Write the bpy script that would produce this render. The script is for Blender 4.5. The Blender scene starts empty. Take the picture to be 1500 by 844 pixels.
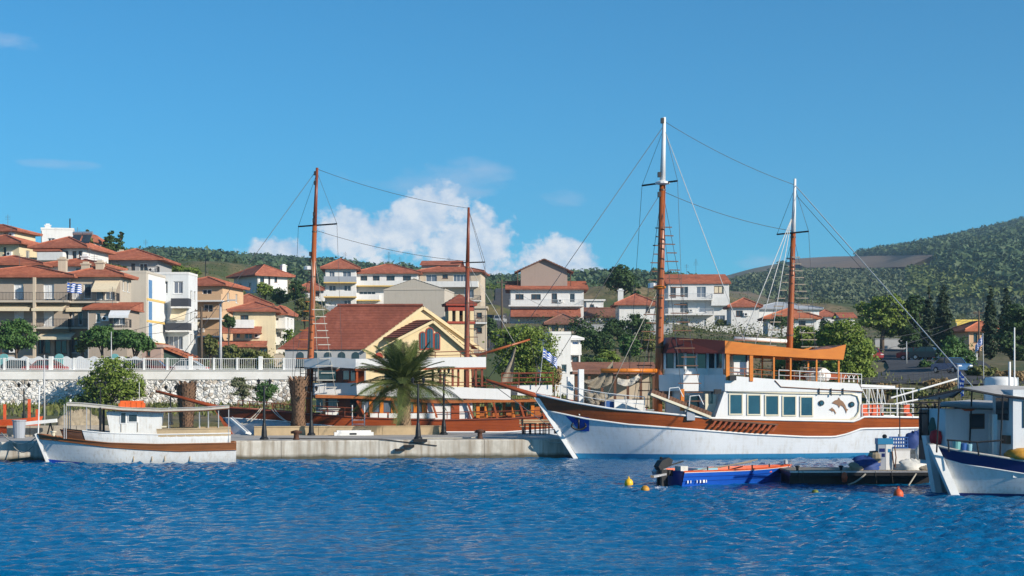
import bpy, math, random
import numpy as np
from mathutils import Vector, Matrix
R = math.radians
scn = bpy.context.scene
COL = scn.collection
# ------------------------------------------------------------------ camera
FPX, CX, HY, EYE = 2379.0, 750.0, 564.0, 4.0      # focal length in photo pixels, centre column, horizon row, eye height
cam = bpy.data.cameras.new('camera'); camo = bpy.data.objects.new('camera', cam); COL.objects.link(camo)
camo.location = (0, 0, EYE); camo.rotation_euler = (R(90), 0, 0)
cam.sensor_width = 36; cam.lens = FPX / 1500 * 36; cam.shift_y = (HY - 422) / 1500
cam.clip_end = 20000; cam.clip_start = .5
scn.camera = camo
# ------------------------------------------------------------------ sky and sun
AZ, EL = 124.0, 24.0
wld = bpy.data.worlds.new('World'); scn.world = wld; wld.use_nodes = True
def build_world():
    nt = wld.node_tree; N = nt.nodes; L = nt.links
    for n in list(N): N.remove(n)
    def mth(op, a, b=None, c=None, clamp=False):
        n = N.new('ShaderNodeMath'); n.operation = op; n.use_clamp = clamp
        for i, v in enumerate((a, b, c)):
            if v is None: continue
            if isinstance(v, (int, float)): n.inputs[i].default_value = v
            else: L.new(v, n.inputs[i])
        return n.outputs[0]
    out = N.new('ShaderNodeOutputWorld'); bg = N.new('ShaderNodeBackground'); L.new(bg.outputs[0], out.inputs[0])
    sky = N.new('ShaderNodeTexSky'); sky.sky_type = 'NISHITA'; sky.sun_disc = False
    sky.sun_elevation = R(EL); sky.sun_rotation = R(AZ); sky.altitude = 1500; sky.air_density = 1.0; sky.dust_density = .15; sky.ozone_density = 2.6
    tc = N.new('ShaderNodeTexCoord'); sp = N.new('ShaderNodeSeparateXYZ'); L.new(tc.outputs['Generated'], sp.inputs[0])
    az = mth('ARCTAN2', sp.outputs[0], sp.outputs[1]); el = mth('ARCSINE', sp.outputs[2])
    cb = N.new('ShaderNodeCombineXYZ'); L.new(az, cb.inputs[0]); L.new(el, cb.inputs[1])
    def noise(scale, detail, rough, off, st=(1, 1, 1)):
        mp = N.new('ShaderNodeMapping'); mp.inputs['Location'].default_value = off; mp.inputs['Scale'].default_value = st
        L.new(cb.outputs[0], mp.inputs[0])
        n = N.new('ShaderNodeTexNoise'); n.inputs['Scale'].default_value = scale; n.inputs['Detail'].default_value = detail
        n.inputs['Roughness'].default_value = rough; L.new(mp.outputs[0], n.inputs['Vector']); return n.outputs[0]
    n1 = noise(34, 9, .62, (3.1, 1.7, 0), (1, 1.15, 1)); n2 = noise(34, 9, .62, (3.1 - .0055, 1.7 - .005, 0), (1, 1.15, 1))
    nl = noise(9, 3, .5, (.3, .9, 0))
    def ell(px, py, rx, ry):
        u = mth('DIVIDE', mth('SUBTRACT', az, (px - CX) / FPX), rx / FPX)
        v = mth('DIVIDE', mth('SUBTRACT', el, (HY - py) / FPX), ry / FPX)
        return mth('SUBTRACT', 1.0, mth('ADD', mth('MULTIPLY', u, u), mth('MULTIPLY', v, v)))
    f = None
    for e in ((650, 348, 84, 80), (600, 330, 55, 45), (505, 350, 48, 48), (405, 372, 48, 24), (590, 408, 200, 30), (805, 390, 85, 40), (700, 385, 70, 55)):
        g = ell(*e); f = g if f is None else mth('MAXIMUM', f, g)
    f = mth('MAXIMUM', f, -2.6)
    dens = mth('ADD', mth('MULTIPLY', f, .40), mth('MULTIPLY', mth('SUBTRACT', n1, .5), 2.5))
    a1 = mth('SMOOTH_MIN', mth('MAXIMUM', mth('DIVIDE', mth('ADD', dens, .08), .28), 0), 1.0, .2)
    # low cumulus carrying on round the horizon outside the frame
    far = mth('GREATER_THAN', mth('ABSOLUTE', az), .50)
    band = mth('SUBTRACT', 1.0, mth('MULTIPLY', mth('ABSOLUTE', mth('SUBTRACT', el, .07)), 12))
    d2 = mth('ADD', mth('MULTIPLY', mth('ADD', band, mth('MULTIPLY', mth('SUBTRACT', nl, .62), 5)), .4), mth('MULTIPLY', mth('SUBTRACT', n1, .5), 2.2))
    a2 = mth('MULTIPLY', mth('MULTIPLY', d2, 2.2, clamp=True), far)
    # thin grey wisps
    n3 = noise(30, 8, .6, (8.2, 2.2, 0), (.55, 1.6, 1)); g2 = None
    for e in ((715, 257, 45, 16), (640, 262, 120, 26), (22, 92, 60, 16), (825, 290, 36, 16), (680, 283, 50, 10), (1105, 384, 45, 16), (110, 255, 60, 8)):
        g = ell(*e); g2 = g if g2 is None else mth('MAXIMUM', g2, g)
    w = mth('ADD', mth('MULTIPLY', mth('MAXIMUM', g2, -1.5), .35), mth('MULTIPLY', mth('SUBTRACT', n3, .52), 2.2))
    aw = mth('MULTIPLY', mth('MULTIPLY', w, 1.3, clamp=True), .6)
    al = mth('MAXIMUM', mth('MULTIPLY', a1, .9), mth('MULTIPLY', a2, .9))
    sh = mth('ADD', mth('MULTIPLY', mth('SUBTRACT', n1, n2), 4.2), mth('ADD', .42, mth('MULTIPLY', dens, .35)), clamp=True)
    cc = N.new('ShaderNodeMix'); cc.data_type = 'RGBA'; L.new(sh, cc.inputs[0])
    cc.inputs[6].default_value = (4.6, 5.6, 7.0, 1); cc.inputs[7].default_value = (8.0, 8.0, 8.1, 1)
    tint = N.new('ShaderNodeMix'); tint.data_type = 'RGBA'; tint.blend_type = 'MULTIPLY'; tint.inputs[0].default_value = 1; L.new(sky.outputs[0], tint.inputs[6]); tint.inputs[7].default_value = (.21, .775, .99, 1)
    m0 = N.new('ShaderNodeMix'); m0.data_type = 'RGBA'; L.new(aw, m0.inputs[0]); L.new(tint.outputs[2], m0.inputs[6]); m0.inputs[7].default_value = (4.2, 5.1, 6.6, 1)
    m1 = N.new('ShaderNodeMix'); m1.data_type = 'RGBA'; L.new(al, m1.inputs[0]); L.new(m0.outputs[2], m1.inputs[6]); L.new(cc.outputs[2], m1.inputs[7])
    L.new(m1.outputs[2], bg.inputs[0]); bg.inputs[1].default_value = .10
build_world()
sun = bpy.data.lights.new('sun', 'SUN'); sun.energy = 5.0; sun.angle = R(.53); sun.color = (1, .90, .76)
suno = bpy.data.objects.new('sun', sun); COL.objects.link(suno)
SD = Vector((math.sin(R(AZ)) * math.cos(R(EL)), math.cos(R(AZ)) * math.cos(R(EL)), math.sin(R(EL))))
suno.rotation_euler = SD.to_track_quat('Z', 'Y').to_euler(); suno.location = (60, -40, 60)
vs = scn.view_settings; vs.view_transform = 'Standard'; vs.look = 'None'; vs.exposure = 0.42; vs.gamma = 1
# ------------------------------------------------------------------ helpers
def P(px, py, Y): return Vector(((px - CX) / FPX * Y, Y, EYE + (HY - py) / FPX * Y))
class Frame:
    """Local frame of a thing: x to the right along its front, y away from us, z up."""
    def __init__(s, loc, rz=0):
        s.o = Vector(loc); s.rz = R(rz); s.u = Vector((math.cos(s.rz), math.sin(s.rz), 0)); s.v = Vector((-math.sin(s.rz), math.cos(s.rz), 0))
    def px(s, px, py, yl=0.0):
        d = Vector(((px - CX) / FPX, 1, (HY - py) / FPX)); c = Vector((0, 0, EYE)); q = s.o + s.v * yl
        t = (q - c).dot(s.v) / d.dot(s.v); w = c + d * t - s.o
        return Vector((w.dot(s.u), yl, w.z))
    def w(s, p): return s.o + s.u * p[0] + s.v * p[1] + Vector((0, 0, p[2]))
def tag(o, label=None, cat=None, group=None, kind=None):
    if label: o['label'] = label
    if cat: o['category'] = cat
    if group: o['group'] = group
    if kind: o['kind'] = kind
    return o
def thing(name, label, cat, F, group=None):
    o = bpy.data.objects.new(name, None); COL.objects.link(o); o.empty_display_size = .3
    o.location = F.o; o.rotation_euler = (0, 0, F.rz)
    return tag(o, label, cat, group)
def link(name, me, parent=None, loc=(0, 0, 0), rot=(0, 0, 0), scale=None):
    o = bpy.data.objects.new(name, me); COL.objects.link(o); o.location = loc; o.rotation_euler = rot
    if scale: o.scale = scale
    if parent: o.parent = parent
    return o
def lerp(a, b, t): return a + (b - a) * t
def interp(pts, x):
    if x <= pts[0][0]: return pts[0][1]
    for (a, b), (c, d) in zip(pts, pts[1:]):
        if x <= c: return b + (d - b) * (x - a) / (c - a)
    return pts[-1][1]
def sinterp(pts, x):
    return sum(interp(pts, x + d) for d in (-.03, -.015, 0, .015, .03)) / 5
class MB:
    def __init__(s): s.v = []; s.f = []; s.m = []
    def q(s, *ps, m=0):
        b = len(s.v); s.v += [tuple(p) for p in ps]; s.f.append(tuple(range(b, b + len(ps)))); s.m.append(m); return s
    def box(s, x0, x1, y0, y1, z0, z1, m=0):
        if x0 > x1: x0, x1 = x1, x0
        if y0 > y1: y0, y1 = y1, y0
        if z0 > z1: z0, z1 = z1, z0
        b = len(s.v)
        s.v += [(x0, y0, z0), (x1, y0, z0), (x1, y1, z0), (x0, y1, z0), (x0, y0, z1), (x1, y0, z1), (x1, y1, z1), (x0, y1, z1)]
        for f in ((0, 3, 2, 1), (4, 5, 6, 7), (0, 1, 5, 4), (1, 2, 6, 5), (2, 3, 7, 6), (3, 0, 4, 7)): s.f.append(tuple(b + i for i in f)); s.m.append(m)
        return s
    def beam(s, p0, p1, w, h=None, m=0, up=(0, 0, 1)):
        h = h or w; p0 = Vector(p0); p1 = Vector(p1); d = (p1 - p0).normalized(); up = Vector(up)
        if abs(d.dot(up)) > .98: up = Vector((0, 1, 0))
        a = d.cross(up).normalized() * (w / 2); c = a.cross(d).normalized() * (h / 2); b = len(s.v)
        for p in (p0, p1): s.v += [tuple(p - a - c), tuple(p + a - c), tuple(p + a + c), tuple(p - a + c)]
        for f in ((0, 1, 2, 3), (7, 6, 5, 4), (4, 5, 1, 0), (5, 6, 2, 1), (6, 7, 3, 2), (7, 4, 0, 3)): s.f.append(tuple(b + i for i in f)); s.m.append(m)
        return s
    def tube(s, pts, r, n=6, m=0, r1=None, cap=True):
        pts = [Vector(p) for p in pts]; k = len(pts); b = len(s.v); ref = None
        for i, p in enumerate(pts):
            d = (pts[min(i + 1, k - 1)] - pts[max(i - 1, 0)]).normalized()
            if ref is None: ref = Vector((0, 0, 1)) if abs(d.z) < .9 else Vector((1, 0, 0))
            a = d.cross(ref).normalized(); c = a.cross(d).normalized(); ref = c
            rr = r[i] if isinstance(r, (list, tuple)) else (r if r1 is None else lerp(r, r1, i / max(k - 1, 1)))
            for j in range(n):
                t = 2 * math.pi * j / n; s.v.append(tuple(p + a * (math.cos(t) * rr) + c * (math.sin(t) * rr)))
        for i in range(k - 1):
            for j in range(n):
                j2 = (j + 1) % n; s.f.append((b + i * n + j, b + i * n + j2, b + (i + 1) * n + j2, b + (i + 1) * n + j)); s.m.append(m)
        if cap:
            s.f.append(tuple(b + j for j in reversed(range(n)))); s.m.append(m)
            s.f.append(tuple(b + (k - 1) * n + j for j in range(n))); s.m.append(m)
        return s
    def lathe(s, prof, c=(0, 0, 0), n=12, m=0, sx=1, sy=1):
        b = len(s.v); k = len(prof)
        for r, z in prof:
            for j in range(n):
                t = 2 * math.pi * j / n; s.v.append((c[0] + math.cos(t) * r * sx, c[1] + math.sin(t) * r * sy, c[2] + z))
        for i in range(k - 1):
            for j in range(n):
                j2 = (j + 1) % n; s.f.append((b + i * n + j, b + i * n + j2, b + (i + 1) * n + j2, b + (i + 1) * n + j)); s.m.append(m)
        s.f.append(tuple(b + j for j in reversed(range(n)))); s.m.append(m)
        s.f.append(tuple(b + (k - 1) * n + j for j in range(n))); s.m.append(m)
        return s
    def prism(s, poly, d, m=0):
        """poly: list of 3D points, extruded by vector d"""
        d = Vector(d); b = len(s.v); n = len(poly)
        s.v += [tuple(Vector(p)) for p in poly] + [tuple(Vector(p) + d) for p in poly]
        s.f.append(tuple(reversed(range(b, b + n)))); s.f.append(tuple(range(b + n, b + 2 * n))); s.m += [m, m]
        for i in range(n):
            j = (i + 1) % n; s.f.append((b + i, b + j, b + n + j, b + n + i)); s.m.append(m)
        return s
    def grid(s, rows, m=0):
        b = len(s.v); h = len(rows); w = len(rows[0])
        for r in rows: s.v += [tuple(p) for p in r]
        for i in range(h - 1):
            for j in range(w - 1):
                s.f.append((b + i * w + j, b + i * w + j + 1, b + (i + 1) * w + j + 1, b + (i + 1) * w + j)); s.m.append(m)
        return s
    def mesh(s, name, mats, smooth=False):
        me = bpy.data.meshes.new(name); me.from_pydata(s.v, [], s.f)
        for mm in (mats if isinstance(mats, (list, tuple)) else [mats]): me.materials.append(MAT[mm])
        if any(s.m): me.polygons.foreach_set('material_index', s.m)
        if smooth: me.polygons.foreach_set('use_smooth', [True] * len(s.f))
        me.update(); return me
    def build(s, name, mats, parent=None, loc=(0, 0, 0), rot=(0, 0, 0), smooth=False, label=None, cat=None, group=None, kind=None):
        o = link(name, s.mesh(name, mats, smooth), parent, loc, rot); return tag(o, label, cat, group, kind)
def npmesh(name, V, F, mat, smooth=False):
    """V (n,3), F (m,k) numpy"""
    me = bpy.data.meshes.new(name); n, k = F.shape
    me.vertices.add(len(V)); me.vertices.foreach_set('co', V.astype(np.float32).ravel())
    me.loops.add(n * k); me.loops.foreach_set('vertex_index', F.astype(np.int32).ravel())
    me.polygons.add(n); me.polygons.foreach_set('loop_start', np.arange(0, n * k, k, dtype=np.int32))
    me.materials.append(MAT[mat])
    if smooth: me.polygons.foreach_set('use_smooth', np.ones(n, dtype=bool))
    me.update(calc_edges=True); me.validate(); return me
# ------------------------------------------------------------------ materials
MAT = {}
class NT:
    def __init__(s, name):
        s.mat = bpy.data.materials.new(name); s.mat.use_nodes = True; MAT[name] = s.mat
        s.nt = s.mat.node_tree; s.N = s.nt.nodes; s.L = s.nt.links; s.b = s.N['Principled BSDF']; s.tc = s.N.new('ShaderNodeTexCoord'); s.co = s.tc.outputs['Object']
    def map(s, sc=(1, 1, 1), rot=(0, 0, 0)):
        m = s.N.new('ShaderNodeMapping'); m.inputs['Scale'].default_value = sc; m.inputs['Rotation'].default_value = rot; s.L.new(s.co, m.inputs[0]); return m.outputs[0]
    def noise(s, scale, detail=5, rough=.6, v=None):
        n = s.N.new('ShaderNodeTexNoise'); n.inputs['Scale'].default_value = scale; n.inputs['Detail'].default_value = detail; n.inputs['Roughness'].default_value = rough
        s.L.new(v or s.co, n.inputs['Vector']); return n.outputs[0]
    def ramp(s, f, stops):
        r = s.N.new('ShaderNodeValToRGB'); e = r.color_ramp.elements
        while len(e) < len(stops): e.new(.5)
        for i, (p, c) in enumerate(stops):
            e[i].position = p; e[i].color = (*c, 1) if isinstance(c, (tuple, list)) else (c, c, c, 1)
        s.L.new(f, r.inputs[0]); return r.outputs[0]
    def mix(s, f, a, b, mode='MIX'):
        m = s.N.new('ShaderNodeMix'); m.data_type = 'RGBA'; m.blend_type = mode
        for i, v in ((0, f), (6, a), (7, b)):
            if isinstance(v, (int, float)): m.inputs[i].default_value = v
            elif isinstance(v, tuple): m.inputs[i].default_value = (*v, 1)
            else: s.L.new(v, m.inputs[i])
        return m.outputs[2]
    def math(s, op, a, b=0.0, clamp=False):
        n = s.N.new('ShaderNodeMath'); n.operation = op; n.use_clamp = clamp
        for i, v in enumerate((a, b)):
            if isinstance(v, (int, float)): n.inputs[i].default_value = v
            else: s.L.new(v, n.inputs[i])
        return n.outputs[0]
    def bump(s, h, st=.3, dist=.05):
        b = s.N.new('ShaderNodeBump'); b.inputs['Strength'].default_value = st; b.inputs['Distance'].default_value = dist; s.L.new(h, b.inputs['Height']); s.L.new(b.outputs[0], s.b.inputs['Normal'])
    def col(s, c):
        if isinstance(c, tuple): s.b.inputs['Base Color'].default_value = (*c, 1)
        else: s.L.new(c, s.b.inputs['Base Color'])
    def set(s, rough=.6, metal=0, spec=.5):
        s.b.inputs['Roughness'].default_value = rough; s.b.inputs['Metallic'].default_value = metal; s.b.inputs['Specular IOR Level'].default_value = spec
def simple(name, c, var=.25, scale=2.5, rough=.6, metal=0, bump=.15, st=(1, 1, 1), spec=.5, c2=None):
    t = NT(name); n = t.noise(scale, 6, .65, t.map(st)); c2 = c2 or tuple(x * (1 - var) for x in c)
    t.col(t.mix(t.ramp(n, [(.35, 0.0), (.65, 1.0)]), c2, c)); t.set(rough, metal, spec)
    if bump: t.bump(n, bump, .02)
def paint(name, c, dirt=(.25, .2, .14), amt=.35, rough=.35, streak=True, sc=1.0, seams=False):
    """painted surface with rain streaks and scuffs"""
    t = NT(name); a = t.noise(1.6 * sc, 6, .7); b = t.noise(2.2 * sc, 5, .6, t.map((3, 3, .18) if streak else (1, 1, 1)))
    f = t.math('MULTIPLY', t.ramp(a, [(.4, 0.0), (.75, 1.0)]), t.ramp(b, [(.42, 0.0), (.7, 1.0)]))
    base = t.mix(t.noise(.7 * sc, 3), tuple(x * .9 for x in c), c)
    if seams:                                   # plank seams, scum along the waterline
        sx = t.N.new('ShaderNodeSeparateXYZ'); t.L.new(t.co, sx.inputs[0]); z = sx.outputs[2]; k = t.math('FRACT', t.math('MULTIPLY', t.math('ADD', z, t.math('MULTIPLY', t.noise(.3, 2), .12)), 5.2))
        sm = t.math('MULTIPLY', t.ramp(k, [(.0, 1.0), (.09, 0.0)]), t.ramp(t.noise(.8, 4), [(.4, 0.0), (.62, .30)])); base = t.mix(sm, base, tuple(x * .45 for x in c))
        sc_ = t.math('MULTIPLY', t.math('SUBTRACT', .55, t.math('ADD', z, t.math('MULTIPLY', t.noise(1.3, 5), .5)), True), 1.6, True); base = t.mix(t.math('MULTIPLY', sc_, .6), base, (.34, .31, .22))
    t.col(t.mix(t.math('MULTIPLY', f, amt), base, dirt)); t.set(rough); t.bump(a, .08, .01)
def plaster(name, c, dirt=(.18, .15, .12), amt=.4): paint(name, c, dirt, amt, .85, True, .6)
def wood(name, c1, c2, rough=.35, st=(.25, 3, 3), sc=5, seams=0):
    t = NT(name); v = t.map(st); n = t.noise(sc, 8, .7, v); k = t.noise(.6, 3)
    c = t.mix(t.ramp(k, [(.35, 0.0), (.7, .45)]), t.mix(t.ramp(n, [(.3, 0.0), (.7, 1.0)]), c1, c2), tuple(x * .55 for x in c1))
    if seams:
        sx = t.N.new('ShaderNodeSeparateXYZ'); t.L.new(t.co, sx.inputs[0]); z = t.math('ADD', sx.outputs[2], t.math('MULTIPLY', sx.outputs[0], .028)); f = t.math('MULTIPLY', z, seams); fl = t.math('FLOOR', f)
        wn = t.N.new('ShaderNodeTexWhiteNoise'); wn.noise_dimensions = '1D'; t.L.new(fl, wn.inputs['W']); c = t.mix(t.math('MULTIPLY', wn.outputs[0], .45), c, tuple(x * .45 for x in c1)); c = t.mix(t.ramp(t.math('FRACT', f), [(.0, .75), (.12, 0.0)]), c, tuple(x * .3 for x in c1))
    t.col(c); t.set(rough); t.bump(n, .15, .01)
def build_mats():
    simple('white_paint', (.78, .78, .76), .1, 2, .4); paint('hull_white', (.74, .76, .78), (.42, .36, .27), .75, .32, seams=True)
    paint('hull_old_white', (.74, .75, .74), (.38, .3, .2), .85, .45, True, 1.6, seams=True)
    paint('cabin_white', (.78, .78, .77), (.45, .4, .32), .35, .3); paint('cream_trim', (.72, .66, .5), (.4, .34, .24), .4, .4)
    paint('boot_blue', (.03, .22, .42), (.02, .1, .18), .6, .4); paint('navy', (.012, .022, .12), (.03, .04, .1), .4, .3)
    paint('patch_blue', (.012, .06, .38), (.01, .04, .2), .3, .4); paint('boat_blue', (.012, .10, .52), (.008, .05, .25), .5, .3); paint('boat_blue_dark', (.008, .03, .22), (.01, .03, .1), .5, .35)
    wood('varnish', (.32, .068, .012), (.50, .122, .02), .3, seams=5); wood('varnish_red', (.34, .068, .018), (.48, .11, .028), .35, seams=5); wood('canopy_red_shaded', (.11, .022, .014), (.16, .034, .02), .4); wood('orange_wood', (.60, .165, .012), (.72, .235, .022), .4)
    wood('mast_wood', (.30, .075, .02), (.42, .12, .03), .35, (3, 3, .2)); wood('mast_dark', (.19, .045, .022), (.27, .07, .03), .4, (3, 3, .2))
    wood('brown_wood', (.12, .05, .024), (.19, .08, .035), .5); wood('grey_wood', (.22, .19, .15), (.32, .28, .22), .8); wood('strake_brown', (.20, .075, .025), (.29, .11, .035), .45)
    simple('rope', (.46, .43, .36), .3, 20, .9); simple('dark_rope', (.06, .055, .05), .3, 20, .9); simple('wire', (.09, .09, .10), .2, 8, .5); simple('pale_wire', (.6, .6, .58), .2, 8, .5)
    simple('black', (.012, .012, .014), .3, 6, .45); simple('dark_metal', (.03, .032, .035), .3, 6, .45, .6); simple('steel', (.55, .56, .58), .2, 6, .35, .7); simple('rust', (.10, .04, .02), .5, 9, .85)
    simple('orange_plastic', (.75, .13, .02), .2, 3, .45); simple('red_cloth', (.55, .02, .03), .3, 4, .8); simple('yellow_plastic', (.85, .50, .02), .15, 5, .45); simple('yellow_worn', (.62, .30, .03), .35, 7, .6); simple('green_plastic', (.16, .20, .03), .4, 7, .6)
    simple('orange_buoy', (.70, .11, .03), .3, 6, .55); simple('blue_crate', (.02, .10, .34), .3, 5, .5); simple('blue_tarp', (.012, .05, .22), .4, 3, .7, bump=.6); simple('tan_tarp', (.36, .30, .21), .35, 3, .9, bump=.7); simple('white_bag', (.66, .66, .62), .25, 4, .8, bump=.7)
    simple('awning_grey', (.46, .45, .43), .2, 3, .9); simple('awning_cream', (.72, .62, .44), .12, 3, .85); simple('net', (.30, .26, .20), .4, 14, .95, bump=.8); simple('canvas', (.55, .52, .46), .2, 5, .9)
    simple('skyblue_paint', (.28, .52, .62), .15, 3, .4); simple('flag_blue', (.015, .10, .46), .12, 3, .8); simple('flag_white', (.8, .8, .8), .05, 3, .8); simple('dolphin_brown', (.27, .14, .07), .2, 5, .5); simple('dolphin_orange', (.72, .24, .03), .2, 5, .5)
    simple('rail_orange', (.42, .13, .03), .25, 6, .4); simple('teal', (.16, .42, .42), .15, 4, .5); simple('tire', (.015, .015, .015), .3, 9, .9); simple('rim', (.45, .46, .47), .1, 9, .4, .7)
    for k, c in (('car_red', (.30, .03, .03)), ('car_white', (.7, .7, .7)), ('car_dark', (.03, .035, .04)), ('car_blue', (.05, .14, .30)), ('car_silver', (.42, .43, .45)), ('car_maroon', (.14, .02, .02))): simple(k, c, .06, 2, .25, .1, 0)
    t = NT('glass'); t.col(t.mix(t.noise(.5, 2), (.012, .02, .028), (.05, .07, .09))); t.set(.06, 0, .7)
    t = NT('curtain_glass'); t.col(t.mix(t.noise(3, 3, .5, t.map((6, 6, .2))), (.04, .06, .10), (.20, .24, .30))); t.set(.1, 0, .7)
    t = NT('sea_glass'); t.col(t.mix(t.noise(1.5, 3), (.01, .045, .075), (.03, .10, .15))); t.set(.07, 0, .8)
    simple('shutter_white', (.72, .74, .76), .1, 3, .6); simple('frame_white', (.76, .76, .75), .05, 3, .5); simple('frame_brown', (.13, .06, .035), .2, 3, .5); simple('blue_panel', (.10, .24, .46), .15, 3, .5); simple('yellow_band', (.72, .50, .16), .12, 3, .8); simple('rail_dark', (.035, .035, .04), .2, 4, .5); simple('blind_dark', (.04, .045, .06), .2, 4, .8)
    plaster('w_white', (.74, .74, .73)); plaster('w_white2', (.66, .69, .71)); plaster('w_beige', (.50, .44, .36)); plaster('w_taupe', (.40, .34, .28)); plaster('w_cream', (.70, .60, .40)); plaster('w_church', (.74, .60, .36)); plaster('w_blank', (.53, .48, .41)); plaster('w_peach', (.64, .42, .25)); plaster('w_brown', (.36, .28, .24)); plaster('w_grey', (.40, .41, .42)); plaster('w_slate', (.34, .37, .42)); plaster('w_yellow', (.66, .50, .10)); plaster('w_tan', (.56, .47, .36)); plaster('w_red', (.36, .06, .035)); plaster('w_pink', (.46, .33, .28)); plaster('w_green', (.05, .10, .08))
    def tile(name, c, c2):
        t = NT(name); vo = t.N.new('ShaderNodeTexVoronoi'); vo.inputs['Scale'].default_value = 3.2; t.L.new(t.map((1, 1, 1.4)), vo.inputs['Vector'])
        n = t.noise(.35, 5, .6); cc = t.mix(vo.outputs['Color'], c, c2); cc = t.mix(t.ramp(t.noise(.9, 6, .7), [(.5, 0.0), (.72, .5)]), cc, tuple(x * 1.5 + .03 for x in c2)); 
        t.col(t.mix(t.ramp(n, [(.45, 0.0), (.75, .6)]), cc, tuple(x * .45 for x in c))); t.set(.85); w = t.noise(7, 3); t.bump(w, .35, .05)
    tile('tiles', (.28, .080, .045), (.42, .145, .080)); tile('tiles_orange', (.40, .12, .055), (.48, .16, .075)); tile('tiles_church', (.19, .050, .030), (.26, .075, .045)); tile('tiles_brown', (.18, .085, .06), (.26, .12, .08))
    # concrete of the quay: pale, stained in vertical runs, dark weed along the waterline
    t = NT('quay_concrete'); a = t.noise(.9, 7, .65); b = t.noise(1.6, 6, .6, t.map((1.4, 1.4, .12))); sx = t.N.new('ShaderNodeSeparateXYZ'); t.L.new(t.co, sx.inputs[0])
    base = t.mix(t.ramp(a, [(.35, 0.0), (.7, 1.0)]), (.46, .43, .37), (.62, .59, .52)); base = t.mix(t.ramp(b, [(.44, 0.0), (.62, .85)]), base, (.27, .22, .16)); base = t.mix(t.ramp(t.noise(.35, 7, .7), [(.5, 0.0), (.62, .4)]), base, (.30, .27, .22))
    weed = t.math('SUBTRACT', .2, t.math('SUBTRACT', sx.outputs[2], t.math('MULTIPLY', t.noise(1.1, 5), .34))); t.col(t.mix(t.ramp(t.math('MULTIPLY', weed, 3.2, True), [(.2, 0.0), (.8, .9)]), base, (.045, .042, .022))); t.set(.85); t.bump(a, .4, .05)
    simple('paving', (.44, .41, .37), .22, .8, .85); simple('planter', (.50, .38, .23), .25, 1.2, .85); simple('wall_white', (.86, .85, .83), .08, .5, .85, c2=(.72, .70, .66))
    # rubble wall washed with white lime, dark joints and bare brown stones showing
    t = NT('rubble'); v = t.map((1, 1, 1.35)); vo = t.N.new('ShaderNodeTexVoronoi'); vo.inputs['Scale'].default_value = 2.6; t.L.new(v, vo.inputs['Vector'])
    ve = t.N.new('ShaderNodeTexVoronoi'); ve.feature = 'DISTANCE_TO_EDGE'; ve.inputs['Scale'].default_value = 2.6; t.L.new(v, ve.inputs['Vector'])
    big = t.noise(.22, 5, .65); cr = t.N.new('ShaderNodeSeparateColor'); t.L.new(vo.outputs['Color'], cr.inputs[0])
    stone = t.mix(cr.outputs[1], (.26, .22, .18), (.48, .42, .35)); lime = t.mix(t.noise(5, 4), (.64, .62, .58), (.80, .79, .77))
    bare = t.ramp(t.math('ADD', t.math('MULTIPLY', cr.outputs[0], .6), big), [(.93, 0.0), (1.03, .9)])
    c = t.mix(bare, lime, stone); joint = t.ramp(ve.outputs['Distance'], [(.02, 1.0), (.10, 0.0)]); jm = t.ramp(t.noise(1.1, 7, .75), [(.52, 0.0), (.62, .85)])
    t.col(t.mix(t.math('MULTIPLY', joint, jm), c, (.07, .06, .055))); t.set(.95); t.bump(t.math('MULTIPLY', t.ramp(ve.outputs['Distance'], [(0, 0.0), (.2, 1.0)]), t.noise(1.7, 4)), .9, .14)
    # ground covers
    t = NT('ground'); a = t.noise(.05, 7, .7); b = t.noise(.6, 6, .7); c = t.mix(t.ramp(b, [(.35, 0.0), (.65, 1.0)]), (.10, .085, .03), (.25, .18, .10)); t.col(t.mix(t.ramp(a, [(.42, 0.0), (.58, 1.0)]), c, (.055, .075, .022))); t.set(.95); t.bump(b, .6, .15)
    t = NT('hill'); a = t.noise(.004, 8, .65); b = t.noise(.03, 6, .7); c = t.mix(b, (.085, .085, .04), (.16, .125, .065)); t.col(t.mix(t.ramp(a, [(.52, 0.0), (.62, .8)]), c, (.19, .125, .075))); t.set(.95)
    simple('field', (.20, .135, .085), .35, .02, .95); simple('asphalt', (.060, .060, .064), .3, .8, .85); simple('road_pale', (.30, .29, .27), .2, .8, .9); simple('rock', (.42, .37, .30), .4, 1.6, .95, bump=.8)
    def leaf(name, c, c2, trans=.25):
        t = NT(name); g = t.N.new('ShaderNodeNewGeometry'); n = t.noise(.5, 3); f = t.math('ADD', t.math('MULTIPLY', g.outputs['Random Per Island'], .6), t.math('MULTIPLY', n, .4))
        cc = t.mix(f, c, c2); t.col(cc); t.set(.6, 0, .3)
        tr = t.N.new('ShaderNodeBsdfTranslucent'); t.L.new(cc, tr.inputs[0]); ms = t.N.new('ShaderNodeMixShader'); ms.inputs[0].default_value = trans
        out = t.N['Material Output']; t.L.new(t.b.outputs[0], ms.inputs[1]); t.L.new(tr.outputs[0], ms.inputs[2]); t.L.new(ms.outputs[0], out.inputs[0])
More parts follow.
